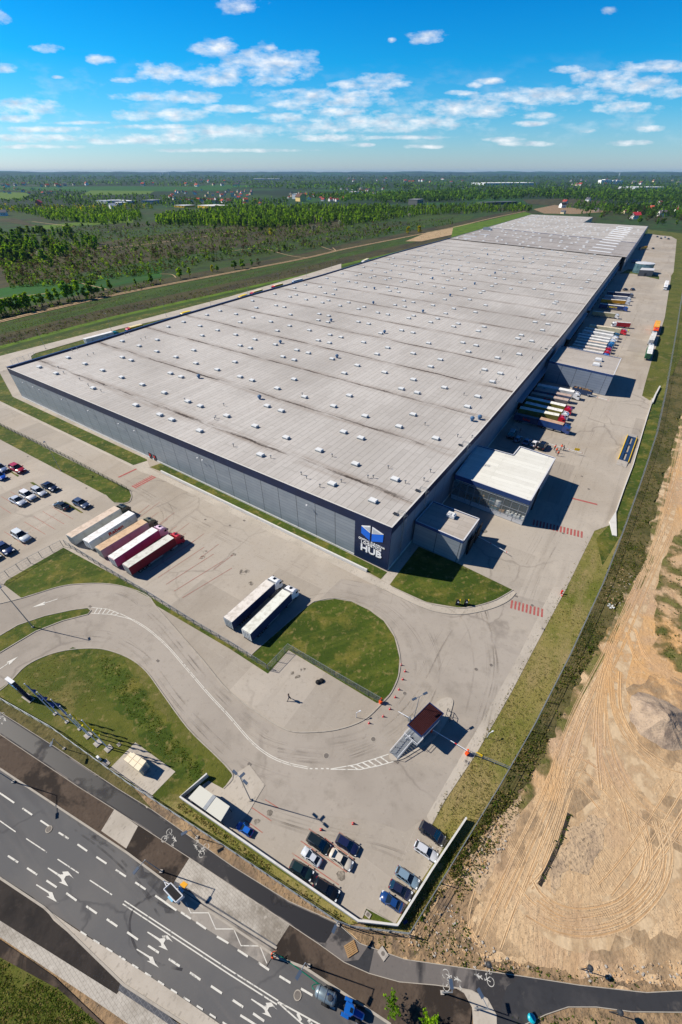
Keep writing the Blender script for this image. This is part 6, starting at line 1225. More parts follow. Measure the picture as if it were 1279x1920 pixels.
street((26, 1466), 7.5, (-30, 1475), 'street lamp at the left frame edge beside the road')
for b, hd, lb in (((121, 1404), (96, 1398), 'short blue path lamp left of the flagpole bases'), ((370, 1570), (350, 1560), 'short blue path lamp below the white shelter'), ((634, 1734), (628, 1740), 'short blue path lamp at the bend of the fence near the wall corner')):
    g = G(*b); lamp('path_lamp', lb, b, 4.2, [((G(*hd, 4.2)-g).x, (G(*hd, 4.2)-g).y, max(.6, hypot((G(*hd, 4.2)-g).x, (G(*hd, 4.2)-g).y)-.5))], 'lamps on the cycle path', .06)
for x, y, lb in ((907, 1811, 'round-topped bollard lamp on the bare earth right of the pictograms'), (1090, 1817, 'block-topped bollard light standing in the sand above the side road'), (1143, 1897, 'round-topped bollard lamp below the side road')):
    g = G(x, y); t = thing('bollard_lamp', lb, 'bollard lamp', (g.x, g.y, 0), 'bollard lamps'); mb = MB(); mb.tube((g.x, g.y, -.1), (g.x, g.y, 2.6), .06, M_DSTEEL, 6); mb.build('post', t); mb = MB(); mb.lathe([(0, 2.5), (.28, 2.6), (.36, 2.85), (.28, 3.1), (0, 3.2)], M_DSTEEL, 10, (g.x, g.y, 0)); mb.build('globe', t)
# ---------------------------------------------------------------- fences, walls
M_FEN = mat('fence_wire', rgb(140, 146, 150), rough=.5, metal=.4)
def fence(label, px, h, sp, wires=5, mt=M_FEN, vs_=1.5, z=0., group=None):
    pts = W(px); d = arc(pts); n = max(2, int(d[-1]/sp)); g = pts[0]; t = thing('fence', label, 'fence', (g.x, g.y, 0), group)
    for k in range(n+1):
        p = at(pts, k/n); mb = MB(); mb.box((p.x, p.y, h/2+z), (.1, .1, h+.1), mt); o = mb.build('post', t)
    mb = MB()
    for i in range(wires):
        zz = z+.1+(h-.12)*i/(wires-1); r = .045 if i == wires-1 else .018
        for a, b in zip(pts, pts[1:]): mb.tube((a.x, a.y, zz), (b.x, b.y, zz), r, mt, 4)
    m = int(d[-1]/vs_)
    for k in range(m): p = at(pts, k/m); mb.tube((p.x, p.y, z+.05), (p.x, p.y, z+h), .014, mt, 3)
    mb.build('wire_mesh', t); return t
fence('long grey wire fence between the right verge and the scrub strip', FEN, 2.1, 7.5, 6, vs_=1.2)
fence('grey wire fence along the cycle path below the flagpoles and the shelter', [(-40, 1287), (0, 1312), (101, 1369), (245, 1473), (300, 1509), (430, 1594), (632, 1729), (659, 1739), (766, 1752)], 1.9, 2.6, 6, vs_=.6)
fence('wire fence at the foot of the truck yard above the curved lane', [(124, 1022), (200, 1070), (279, 1117), (360, 1168), (430, 1209), (500, 1254)], 1.9, 2.6, 5, vs_=.7)
fence('wire fence bounding the half-moon lawn on its straight side', [(503, 1257), (541, 1217), (620, 1264), (712, 1317)], 2.0, 2.4, 6, vs_=.5)
fence('wire fence on thin posts between the left car park and the triangular lawn', [(-30, 1105), (3, 1090), (60, 1056), (119, 1025)], 2.2, 2.6, 4, vs_=1.)
fence('low dark wire fence along the grass strip above the left car park', [(-40, 776), (0, 798), (120, 856), (240, 920)], 1.5, 2.6, 5, mat('dark_fence_wire', rgb(70, 84, 60), rough=.6), vs_=.5)
fence('white-posted gate fence across the back road corner at the far left', [(24, 684), (46, 676), (66, 668)], 2.2, 3., 5, M_TRIM, vs_=.8)
# white retaining wall round the gate car park
mb = MB(); ww = W([(391, 1455), (341, 1498), (430, 1560), (672, 1728), (744, 1736), (808, 1633), (872, 1537)]); kerb(mb, [(p.x, p.y) for p in ww], .27, 1.25, M_PLINTH)
tag(mb.build('retaining_wall'), 'white topped retaining wall round the small car park by the street', 'wall')
mb = MB(); kerb(mb, [(p.x, p.y) for p in W([(1154, 962), (1170, 916), (1186, 874), (1206, 806), (1224, 748)])], .2, .4, M_PLINTH); tag(mb.build('kerb_wall'), 'low white kerb wall along the right edge of the truck yard', 'wall')
mb = MB(); kerb(mb, [(p.x, p.y) for p in W([(1222, 757), (1228, 742), (1236, 727)])], .6, .9, M_PLINTH); tag(mb.build('kerb_wall'), 'short white wall piece at the end of the green bank', 'wall')
mb = MB(); q = W([(1142, 979), (1154, 960), (1156, 1006), (1148, 1004)]); mb.hexa([(p.x, p.y, 0) for p in q], [(q[0].x, q[0].y, .35), (q[1].x, q[1].y, .5), (q[2].x, q[2].y, .25), (q[3].x, q[3].y, .2)], M_PLINTH); tag(mb.build('concrete_ramp'), 'pale concrete drain chute at the end of the white kerb wall', 'drain chute')
# shelter
q = [G(x, y, 2.9) for x, y in ((375, 1472.5), (431, 1512), (414, 1540), (353, 1496.5))]; t = thing('waste_shelter', 'shelter with a flat white roof inside the white wall', 'shelter', (q[3].x, q[3].y, 0))
mb = MB(); mb.prism([(p.x, p.y) for p in q], 2.75, 2.95, M_TRIM, M_ROOFN); a = q[0].lerp(q[1], .5); b = q[3].lerp(q[2], .5); dd = (q[1]-q[0]).normalized()*.3; mb.hexa([(a.x-dd.x, a.y-dd.y, 2.95), (b.x-dd.x, b.y-dd.y, 2.95), (b.x+dd.x, b.y+dd.y, 2.95), (a.x+dd.x, a.y+dd.y, 2.95)], [(a.x-dd.x, a.y-dd.y, 3.), (b.x-dd.x, b.y-dd.y, 3.), (b.x+dd.x, b.y+dd.y, 3.), (a.x+dd.x, a.y+dd.y, 3.)], M_STEEL); mb.build('roof', t)
mb = MB()
cq_ = sum(q, Vector())/4
for p in q + [a, b]: p = p.lerp(cq_, .08); mb.tube((p.x, p.y, 0), (p.x, p.y, 2.75), .07, M_DSTEEL, 6)
mb.build('frame', t); mb = MB()
for i, j in ((3, 0), (3, 2)): A, B = q[i].lerp(cq_, .1), q[j].lerp(cq_, .1); mb.face([(A.x, A.y, .3), (B.x, B.y, .3), (B.x, B.y, 2.6), (A.x, A.y, 2.6)], M_DSTEEL)
mb.build('side_panel', t)
# transformer kiosk on its slab
q = [G(x, y, 2.35) for x, y in ((245, 1408), (275, 1427.5), (260.6, 1446.6), (231, 1423))]; t = thing('transformer_kiosk', 'beige kiosk with a cream panelled roof on a paved square by the flagpoles', 'kiosk', (q[3].x, q[3].y, 0)); M_BEI = mat('beige_render', rgb(206, 194, 168), [(rgb(180, 166, 140), 1., .5, .7, .5)], rough=.8); cc = sum(q, Vector())/4
M_CREAM = mat('cream_panel', rgb(232, 218, 190), rough=.6)
mb = MB(); mb.prism([tuple(p.lerp(cc, .06)) for p in q], 0, 2.2, M_BEI); mb.build('wall', t); mb = MB(); mb.prism([tuple(p) for p in q], 2.2, 2.38, M_CREAM)
for i, j, k, l in ((0, 3, 1, 2),):
    for f in (.02, .34, .66, .98): a, b = q[i].lerp(q[k], f), q[j].lerp(q[l], f); mb.tube((a.x, a.y, 2.39), (b.x, b.y, 2.39), .04, M_BEI, 4)
    a, b = q[0].lerp(q[3], .5), q[1].lerp(q[2], .5); mb.tube((a.x, a.y, 2.4), (b.x, b.y, 2.4), .05, M_BEI, 4)
mb.build('roof', t); mb = MB(); a, b = q[1].lerp(cc, .06), q[2].lerp(cc, .06); n_ = (a-cc+b-cc).normalized()*.04
mb.hexa([(p.x, p.y, .1) for p in (a.lerp(b, .2), a.lerp(b, .8))]+[(p.x+n_.x, p.y+n_.y, .1) for p in (a.lerp(b, .8), a.lerp(b, .2))], [(p.x, p.y, 1.95) for p in (a.lerp(b, .2), a.lerp(b, .8))]+[(p.x+n_.x, p.y+n_.y, 1.95) for p in (a.lerp(b, .8), a.lerp(b, .2))], M_STEEL); mb.build('door', t)
# flagpoles
M_FB = mat('blue_flag_cloth', rgb(32, 66, 140), [(rgb(22, 44, 96), .8, .45, .6, .7)], rough=.8); M_FY = mat('yellow_flag_cloth', rgb(240, 214, 30), [(rgb(206, 176, 20), 1., .45, .6, .7)], rough=.8); M_POLE = mat('white_pole', rgb(216, 220, 226), rough=.3)
for i, (b, yel) in enumerate((((104, 1339), 0), ((126, 1354), 0), ((150, 1367), 0), ((166, 1379), 1), ((184, 1394), 1), ((204, 1404), 1))):
    g = G(*b); h = 11.
    t = thing('flagpole', (('leftmost white flagpole with a hanging blue flag', 'white flagpole with a blue flag, second from the left', 'white flagpole with a blue flag, right of the other blue ones') if not yel else ('white flagpole with a yellow flag, nearest the blue flags', 'white flagpole with a yellow flag, middle of the three yellow ones', 'white flagpole with a yellow flag nearest the beige kiosk'))[i % 3], 'flagpole', (g.x, g.y, 0), 'flagpoles on the grass')
    mb = MB(); mb.tube(g, (g.x, g.y, h), .09, M_POLE, 8, .05); mb.lathe([(0, h), (.1, h+.06), (.1, h+.16), (0, h+.22)], M_POLE, 8, (g.x, g.y, 0)); mb.build('pole', t)
    mb = MB(); mb.box((g.x, g.y, .1), (1.15 if yel else .6, 1.15 if yel else .6, .2), M_CONC2, radians(-35)); mb.build('base_slab', t)
    mb = MB(); N_ = 14; w_ = 1.15; z1_ = h-.25; z0_ = (h-4.6) if not yel else h-4.2; dx_, dy_ = cos(radians(-20)), sin(radians(-20))
    for k in range(N_):
        for j in range(4):
            def fp(kk, jj): zz = z1_+(z0_-z1_)*kk/N_; u = jj/4*w_*(.75+.25*sin(kk*.7+i)); o = .22*sin(kk*.9+jj*1.3+i)*jj/4; return (g.x+.1+dx_*u-dy_*o, g.y+dy_*u+dx_*o, zz-.12*jj)
            mb.face([fp(k, j), fp(k+1, j), fp(k+1, j+1), fp(k, j+1)], M_FY if yel else M_FB)
    mb.build('flag', t)
# totem sign
q0, q1 = G(47, 1308), G(60, 1310); g = (q0+q1)/2; t = thing('totem_sign', 'tall dark blue totem sign with light lettering left of the flagpoles', 'totem sign', (g.x, g.y, 0)); d = Vector((cos(radians(-28)), sin(radians(-28)), 0)); n_ = Vector((d.y, -d.x, 0)); rz = atan2(d.y, d.x)
mb = MB(); mb.box((g.x, g.y, 3.3), (2.1, .6, 6.6), M_NAVY, rz); mb.build('panel', t); mb = MB(); mb.box((g.x, g.y, 6.66), (2.14, .64, .12), M_TRIM, rz); mb.build('cap', t); mb = MB(); mb.box((g.x, g.y, .08), (2.6, 1.1, .2), M_CONC2, rz); mb.build('base_slab', t)
M_LB = mat('pale_blue_lettering', rgb(110, 170, 226), rough=.5)
text_mesh('HUB', 1.0, M_LB, Vector((g.x, g.y, 5.0))+n_*.33, d, (0, 0, 1), t, 'lettering', .03, .02)
text_mesh('LOGISTICS', .42, M_LB, Vector((g.x, g.y, 4.5))+n_*.33, d, (0, 0, 1), t, 'lettering', .03, .02)
for px, lb in (((188, 1424), 'small white cabinet on a concrete pad below the flagpoles'), ):
    g = G(*px); t = thing('cable_cabinet', lb, 'cabinet', (g.x, g.y, 0)); mb = MB(); mb.box((g.x, g.y, .6), (.6, .35, 1.1), M_TRIM, radians(-35)); mb.build('cabinet', t); p = G(199, 1431); mb = MB(); mb.box((p.x, p.y, .06), (1.3, .9, .12), M_CONC2, radians(-35)); mb.build('pad', t)
for x, y, lb in ((223.5, 1396.5, 'small square manhole pad in the grass by the beige kiosk'), (690, 1715, 'white manhole pad on the grass triangle in the wall corner'), (874, 1428, 'manhole pad on the paved strip beside the barrier end'), (1017, 1179, 'small white manhole pad beside the right kerb strip'), (718, 1788, 'pale concrete slab lying on the edge of the cycle path')):
    g = G(x, y); mb = MB(); s = (.8 if x != 718 else 1.2) if y > 1400 else .7; mb.box((g.x, g.y, .1), (s, s*.75, .12), M_CONC2, radians(-35 if x != 718 else -50)); mb.lathe([(.25, .165), (0, .17)], M_IRON, 8, (g.x, g.y, 0)); tag(mb.build('manhole_pad' if x != 718 else 'concrete_slab'), lb, 'manhole pad' if x != 718 else 'slab')
# ---------------------------------------------------------------- gatehouse
M_BLUE = mat('blue_steel', rgb(30, 52, 98), rough=.4); M_MAROON = mat('maroon_trapezoid_sheet', rgb(74, 38, 38), [(rgb(60, 30, 30), .8, .45, .65, .6)], rough=.55)
zg = 4.4; q = [G(x, y, zg) for x, y in ((805.6, 1318), (831, 1338), (790, 1379), (765.3, 1358.6))]; t = thing('gatehouse', 'raised gatehouse with a ribbed maroon roof and blue trim on the traffic island', 'gatehouse', (q[3].x, q[3].y, 0))
ax = (q[1]-q[0]); ay = (q[3]-q[0])
gq = lambda u, v, z: (q[0].x+ax.x*u+ay.x*v, q[0].y+ax.y*u+ay.y*v, z)
def gb(u0, u1, v0, v1, z0, z1, mt): m_ = MB(); m_.hexa([gq(u0, v0, z0), gq(u1, v0, z0), gq(u1, v1, z0), gq(u0, v1, z0)], [gq(u0, v0, z1), gq(u1, v0, z1), gq(u1, v1, z1), gq(u0, v1, z1)], mt); return m_
mb = gb(0, 1, 0, 1, zg-.35, zg-.1, M_MAROON)
n = 13
for k in range(n):
    a = (k+.25)/n; b = (k+.75)/n; mb.hexa([gq(a, .01, zg-.1), gq(b, .01, zg-.1), gq(b, .99, zg-.1), gq(a, .99, zg-.1)], [gq(a+.01, .01, zg-.0), gq(b-.01, .01, zg), gq(b-.01, .99, zg), gq(a+.01, .99, zg)], M_MAROON)
rf = mb.build('roof', t); mb = MB()
for u0, u1, v0, v1 in ((-.03, 0, -.02, 1.02), (1, 1.03, -.02, 1.02), (0, 1, -.02, 0), (0, 1, 1, 1.02)): m_ = gb(u0, u1, v0, v1, zg-.4, zg+.08, M_BLUE); mb.hexa(m_.v[:4], m_.v[4:], M_BLUE)
mb.build('roof_trim', rf)
gb(.04, .96, .04, .8, 1.35, 2.35, M_CLADW if False else M_TRIM).build('wall', t); gb(.05, .95, .05, .79, 2.35, 3.6, M_GLASS).build('window_band', t); gb(.04, .96, .04, .8, 3.6, zg-.35, M_BLUE).build('frieze', t)
gb(.1, .9, .1, .75, .1, 1.35, M_DSTEEL).build('base', t); gb(.02, .98, .8, 1.12, 1.2, 1.35, M_STEEL).build('landing', t)
mb = MB()
for k in range(8): m_ = gb(.08, .62, 1.12+.075*k, 1.2+.075*k, 1.2-.15*k, 1.25-.15*k, M_DSTEEL); mb.hexa(m_.v[:4], m_.v[4:], M_STEEL)
for u in (.06, .64): mb.tube(gq(u, 1.12, 1.2), gq(u, 1.75, .1), .07, M_STEEL, 5)
st_ = mb.build('stairs', t); mb = MB()
for u in (.06, .64):
    mb.tube(gq(u, 1.12, 2.3), gq(u, 1.75, 1.2), .06, M_TRIM, 5)
    for k in range(4): v = 1.12+.21*k; mb.tube(gq(u, v, 1.2-.37*k), gq(u, v, 2.3-.37*k), .035, M_TRIM, 4)
for a, b in (((.02, 1.12), (.98, 1.12)), ((.98, .8), (.98, 1.12)), ((.02, .8), (.02, 1.12))): mb.tube(gq(*a, 2.3), gq(*b, 2.3), .05, M_TRIM, 5); mb.tube(gq(*a, 1.8), gq(*b, 1.8), .03, M_TRIM, 5)
mb.build('handrail', st_)
for u, v in ((.15, -.12), (.55, -.14)): gb(u, u+.3, v, v+.1, 1.6, 3.0, M_STEEL).build('ac_unit', t)
g = G(840, 1344); mb = MB(); 
for k in range(4): p = g+Vector((cos(k*1.57)*.5, sin(k*1.57)*1.1, 0)); mb.tube((p.x, p.y, .1), (p.x, p.y, 1.2), .05, M_DSTEEL, 5)
mb.path([(g.x+.5, g.y, 1.2), (g.x, g.y+1.1, 1.2), (g.x-.5, g.y, 1.2), (g.x, g.y-1.1, 1.2), (g.x+.5, g.y, 1.2)], .05, M_DSTEEL); tag(mb.build('guard_rail'), 'dark metal guard rail on the upper end of the traffic island', 'guard rail')
# barriers
def barrier(label, post, tip, col, h=1.05, box=True):
    a, b = G(*post), G(*tip); t = thing('boom_barrier', label, 'barrier', (a.x, a.y, 0), 'boom barriers'); d = (b-a).normalized()
    mb = MB(); mb.box((a.x, a.y, .6), (.42, .42, 1.2), col, atan2(d.y, d.x)); mb.build('housing', t); mb = MB(); mb.tube((a.x-d.x*.5, a.y-d.y*.5, h), (b.x, b.y, h), .07, M_POLE, 6)
    m = int((b-a).length/1.4)
    for k in range(m): p = a.lerp(b, (k+.6)/m); q_ = a.lerp(b, (k+.85)/m); mb.tube((p.x, p.y, h), (q_.x, q_.y, h), .078, M_REDP if k % 3 == 2 else M_POLE, 6)
    mb.build('boom', t)
barrier('boom barrier left of the gatehouse reaching towards the lawn', (767, 1351), (746, 1339), M_STEEL); barrier('boom barrier right of the gatehouse with its arm ending at the right kerb', (808, 1372), (874, 1412), M_ORANGE)
barrier('white boom lying across the bay of the small annex', (893, 1010), (951, 1042), M_STEEL); barrier('long white boom behind the stepped annex beside the workers', (1021, 835), (1092, 855), M_STEEL)
barrier('long pale boom beside the skip at the block annex', (1102, 744), (1140, 755), M_STEEL)
for x, y, lb in ((713.5, 1318, 'orange barrier housing at the point of the half-moon lawn'), (875, 1414, 'orange barrier rest at the right kerb by the gate')):
    g = G(x, y); mb = MB(); mb.box((g.x, g.y, .45), (.5, .5, .9), M_ORANGE, .5); mb.box((g.x+.1, g.y+.3, 1.05), (.35, .35, .4), M_ORANGE, .5, .7); mb.tube((g.x, g.y, .9), (g.x, g.y, 1.5), .06, M_STEEL, 5); tag(mb.build('barrier_post'), lb, 'barrier post', 'orange barrier posts')
g = G(908, 1420); t = thing('height_gate', 'swung-open steel bar gate with a yellow plate beside the right barrier', 'gate', (g.x, g.y, 0)); mb = MB(); a, b = G(880, 1413), G(952, 1442)
for zz in (.5, 1.1): mb.tube((a.x, a.y, zz), (b.x, b.y, zz), .05, M_STEEL, 5)
for f in (0, .33, .66, 1): p = a.lerp(b, f); mb.tube((p.x, p.y, 0), (p.x, p.y, 1.2), .05, M_STEEL, 5)
mb.build('bars', t); p = G(896, 1419); mb = MB(); mb.box((p.x, p.y, 1.0), (1.1, .1, .7), M_YEL, radians(-30)); mb.build('sign_plate', t)
# cones
CN = 'red traffic cones'
for x, y, lb in ((752, 1247, 'red cone nearest the top of the curved row beside the half-moon lawn'), (759.5, 1259, 'red cone second from the top beside the half-moon lawn, farthest out'), (755, 1274, 'red cone third from the top beside the half-moon lawn'), (748, 1293, 'red cone fourth from the top beside the half-moon lawn'), (741, 1307.5, 'red cone fifth from the top, level with the barrier housing'), (731, 1329.5, 'red cone on the line of the left boom barrier'), (718.5, 1343.5, 'red cone just below the line of the left boom barrier'), (692, 1356, 'red cone lowest of the curved row, by the apron kerb'), (602, 1555.5, 'red cone above the dark green estate car'), (662, 1544, 'red cone alone above the navy car'), (1054, 1117, 'red cone at the right kerb above the long verge')):
    g = G(x, y); t = thing('traffic_cone', lb, 'traffic cone', (g.x, g.y, 0), CN); mb = MB(); mb.box((g.x, g.y, .03), (.48, .48, .06), M_REDP); mb.build('foot', t); mb = MB(); mb.lathe([(.22, .05), (.15, .36)], M_REDP, 10, (g.x, g.y, 0)); mb.lathe([(.15, .36), (.11, .54)], M_POLE, 10, (g.x, g.y, 0)); mb.lathe([(.11, .54), (.05, .85), (0, .86)], M_REDP, 10, (g.x, g.y, 0)); mb.build('cone', t); t.scale = (.78, .78, .85)
# small signs, bins, hydrants
for x, y, lb in ((857, 1134, 'yellow and black terminal on the corner lawn, left of two'), (873, 1134, 'yellow and black terminal on the corner lawn, right of two')):
    g = G(x, y); t = thing('ticket_terminal', lb, 'terminal', (g.x, g.y, 0), 'terminals on the corner lawn'); mb = MB(); mb.box((g.x, g.y, .8), (.8, .5, 1.6), M_BLACK, -.3); mb.build('body', t); mb = MB(); mb.box((g.x+.45, g.y+.1, .9), (.12, .55, 1.5), M_YEL, -.3); mb.build('side_plate', t); mb = MB(); mb.box((g.x, g.y-.27, 1.2), (.4, .06, .35), M_LAMP, -.3); mb.build('screen', t)
g = G(1078, 853); t = thing('yellow_sign', 'yellow plate sign on a post by the long boom near the workers', 'sign', (g.x, g.y, 0)); mb = MB(); mb.tube((g.x, g.y, 0), (g.x, g.y, 2.2), .05, M_STEEL, 5); mb.build('post', t); mb = MB(); mb.box((g.x, g.y, 2.2), (1.7, .08, .9), M_YEL, radians(-20)); mb.build('plate', t)
for x, y, lb in ((1052, 1113, 'red hydrant post at the right kerb beside a cone'), ):
    g = G(x, y); mb = MB(); mb.lathe([(.16, 0), (.16, .9), (.22, .92), (.2, 1.1), (0, 1.2)], M_REDP, 10, (g.x, g.y, 0)); mb.tube((g.x-.3, g.y, .75), (g.x+.3, g.y, .75), .08, M_REDP, 8); tag(mb.build('hydrant'), lb, 'hydrant')
M_WH = M_POLE
for x, y, lb in ((913, 1383, 'small white camera post on the right verge above the gate'), (668, 1345, 'bent white camera post on the apron kerb'), (759, 1392, 'small white control post on the traffic island')):
    g = G(x, y); mb = MB(); mb.tube((g.x, g.y, 0), (g.x, g.y, 1.8), .06, M_WH, 6); mb.tube((g.x, g.y, 1.8), (g.x+.6, g.y+.3, 1.9), .05, M_WH, 5); mb.box((g.x+.65, g.y+.33, 1.85), (.35, .2, .2), M_WH, .4); tag(mb.build('camera_post'), lb, 'camera post', 'camera posts')
for x, y, lb in ((603, 1277, 'black bin bag lying on the apron'), (596.5, 1279.5, 'smaller black bag beside the bin bag on the apron')):
    g = G(x, y); mb = MB(); mb.lathe([(.5, 0), (.55, .2), (.35, .45), (.1, .55), (0, .56)], M_BLACK, 9, (g.x, g.y, 0)); tag(mb.build('rubbish_bag'), lb, 'rubbish bag', 'black bags on the apron')
g = G(996, 1909); mb = MB(); mb.lathe([(.45, 0), (.45, .35), (.3, .45), (0, .46)], mat('turquoise_plastic', rgb(20, 170, 190), rough=.4), 12, (g.x, g.y, 0)); tag(mb.build('turquoise_tub'), 'turquoise tub standing at the mouth of the side road', 'tub')
g = G(760, 1729); mb = MB(); mb.box((g.x, g.y, .1), (.6, .35, .2), M_BLUE, .4); tag(mb.build('blue_crate'), 'small blue crate lying on the verge by the wall corner', 'crate')
p = G(658, 1779); mb = MB(); pallet(mb, (p.x, p.y, .04), 1.25, radians(25)); tag(mb.build('wooden_pallet'), 'broken wooden pallet lying on the cycle path', 'pallet')
q = [G(x, y) for x, y in ((345, 1652), (353, 1658), (346, 1666), (337, 1659))]; mb = MB(); mb.prism([tuple(v) for v in q], .06, .1, mat('ochre_tiles', rgb(222, 160, 40), rough=.8)); tag(mb.build('tactile_mat'), 'square of ochre tactile paving beside the sign trailer', 'tactile paving')
g = G(1145, 1137); mb = MB()
for k in range(5): a = k*1.3; mb.face([(g.x+cos(a)*.2, g.y+sin(a)*.2, .0+.02*k), (g.x+cos(a)*(.6+.4*(k%2)), g.y+sin(a)*.9, .12), (g.x+cos(a+.6)*.9, g.y+sin(a+.6)*.8, .16), (g.x+cos(a+.9)*.2, g.y+sin(a+.9)*.2, .05+.02*k)], M_WRAP)
tag(mb.build('plastic_sheet'), 'torn white plastic sheet lying in the scrub strip', 'plastic sheet')
# sign trailer on the bus bay
zb = 2.0; q = [G(x, y, zb) for x, y in ((320.6, 1655.6), (343, 1679.6), (329.8, 1691.8), (307.4, 1667.4))]; cc = sum(q, Vector())/4; t = thing('sign_trailer', 'small white-rimmed trailer with a black tilted top on the bus bay', 'trailer', (cc.x, cc.y, 0)); u = (q[1]-q[0]).normalized(); v = (q[3]-q[0]).normalized()
mb = MB(); mb.prism([tuple(p) for p in q], .9, zb, M_TRIM, M_DSTEEL); mb.build('body', t); mb = MB()
for i in range(4): a, b = q[i], q[(i+1) % 4]; mb.tube((a.x, a.y, zb+.03), (b.x, b.y, zb+.03), .08, M_TRIM, 5)
mb.build('rim', t); mb = MB(); i_ = [p.lerp(cc, .16) for p in q]; mb.prism([tuple(p) for p in i_], zb, zb+.06, M_BLACK); mb.build('panel', t)
for s, base in ((-1, q[0].lerp(q[1], .5)), (1, q[3].lerp(q[2], .5))):
    o = v*(s*.25); mb = MB(); p = base+o; mb.tube((p.x-v.x*.1, p.y-v.y*.1, .35), (p.x+v.x*.1, p.y+v.y*.1, .35), .35, M_TYR, 12); mb.build('wheel', t); mb = MB(); mb.box((p.x, p.y, .8), (.95, .3, .08), mat('pale_blue_mudguard', rgb(120, 180, 214), rough=.4), atan2(u.y, u.x)); mb.build('mudguard', t)
mb = MB(); a = q[0].lerp(q[3], .2); b = q[0].lerp(q[3], .8); e = q[0].lerp(q[3], .5)-u*1.4
for p in (a, b): mb.tube((p.x, p.y, .6), (e.x, e.y, .5), .06, M_TRIM, 5)
mb.tube((e.x, e.y, 0), (e.x, e.y, .9), .06, M_TRIM, 5); mb.build('drawbar', t)
# tractor and water tanker
M_TB = paint(20, 92, 176); M_TANK = mat('tank_steel', rgb(134, 150, 158), [(rgb(104, 120, 130), .8, .45, .65, .6)], rough=.35, metal=.5)
zt2 = 1.3; a, b = G(594, 1857, zt2), G(628, 1876, zt2); d = (b-a).normalized(); nn = Vector((-d.y, d.x, 0)); t = thing('water_tanker', 'grey cylindrical water tank on wheels towed by the blue tractor', 'tanker trailer', (a.x, a.y, 0)); L_ = (b-a).length
prof = [(-.08, .1), (-.04, .42), (.05, .6), (.95, .6), (1.04, .42), (1.08, .1)]; rings = [[tuple(a+d*(L_*s)+nn*(r_*1.05*cos(k*pi/8))+Vector((0, 0, r_*sin(k*pi/8)))) for k in range(16)] for s, r_ in prof]
mb = MB(); mb.loft(rings, M_TANK); mb.build('tank', t, smooth=True); mb = MB()
for s in (.1, .5, .9): mb.path([tuple(a+d*(L_*s)+nn*(.65*cos(k*pi/8))+Vector((0, 0, .63*sin(k*pi/8)))) for k in range(0, 9)], .04, M_STEEL, 4)
mb.build('band', t)
for s in (-1, 1): p = a+d*(L_*.6)+nn*(s*.72); mb = MB(); mb.tube((p.x-nn.x*.2, p.y-nn.y*.2, .55), (p.x+nn.x*.2, p.y+nn.y*.2, .55), .55, M_TYR, 14); mb.build('wheel', t)
mb = MB(); p = a+d*(L_*.75); mb.lathe([(.3, zt2+.55), (.3, zt2+.75), (0, zt2+.78)], M_DSTEEL, 10, (p.x, p.y, 0)); p2 = a+d*(L_*.6)+nn*.2; mb.box((p2.x, p2.y, zt2+.65), (.2, .2, .2), M_BLUE, 0); mb.build('hatch', t)
mb = MB(); p = b+d*.2; mb.tube((p.x, p.y, .8), (p.x+d.x*1.6, p.y+d.y*1.6, .7), .09, M_DSTEEL, 6); mb.build('drawbar', t)
c = G(657, 1893, 1.5); t = thing('tractor', 'blue farm tractor at the kerb towing the grey water tank', 'tractor', (c.x, c.y, 0)); tq = lambda x, y, z: (c.x+(d.x*x+nn.x*y)*.7, c.y+(d.y*x+nn.y*y)*.7, z*.8); rz = atan2(d.y, d.x)
for s in (-1, 1):
    mb = MB(); mb.tube(tq(-.6, s*.75, .78), tq(-.6, s*1.2, .78), .62, M_TYR, 16); w_ = mb.build('rear_wheel', t); mb = MB(); mb.tube(tq(-.6, s*1.15, .78), tq(-.6, s*1.23, .78), .33, M_TB, 12); mb.build('rim', w_)
    mb = MB(); mb.tube(tq(1.75, s*.72, .55), tq(1.75, s*1.08, .55), .43, M_TYR, 14); w_ = mb.build('front_wheel', t); mb = MB(); mb.tube(tq(1.75, s*1.03, .55), tq(1.75, s*1.1, .55), .3, M_TB, 12); mb.build('rim', w_)
    mb = MB(); mb.box(tq(-.6, s*.98, 1.68), (1.0, .4, .14), M_TB, rz, .85); mb.build('mudguard', t)
mb = MB(); mb.loft([[tq(x, -w_, .75), tq(x, -w_, z), tq(x, -w_*.7, z+.15), tq(x, w_*.7, z+.15), tq(x, w_, z), tq(x, w_, .75)] for x, w_, z in ((.5, .5, 1.5), (1.4, .5, 1.42), (2.3, .45, 1.3), (2.5, .35, 1.15))], M_TB); mb.build('hood', t)
mb = MB(); mb.hexa([tq(-.9, -.75, 1.2), tq(.55, -.65, 1.2), tq(.55, .65, 1.2), tq(-.9, .75, 1.2)], [tq(-.75, -.7, 2.55), tq(.4, -.65, 2.55), tq(.4, .65, 2.55), tq(-.75, .7, 2.55)], M_CARGL); mb.build('cab_glass', t)
mb = MB(); mb.loft([[tq(x, -w_, 2.55), tq(x, -w_*.8, 2.75), tq(x, w_*.8, 2.75), tq(x, w_, 2.55)] for x, w_ in ((-1.0, .6), (-.8, .85), (.3, .8), (.6, .5))], M_TB); mb.build('cab_roof', t); mb = MB(); mb.box(tq(.2, 0, 2.78), (.35, .42, .03), M_CARGL, rz); mb.build('roof_hatch', t)
mb = MB(); mb.box(tq(.6, 0, .7), (2.4, .4, .4), M_DSTEEL, rz); mb.tube(tq(.9, .55, 1.4), tq(.9, .55, 2.4), .06, M_DSTEEL, 6); mb.build('chassis', t)
mb = MB(); M_HOSE = mat('green_hose', rgb(20, 112, 88), rough=.4)
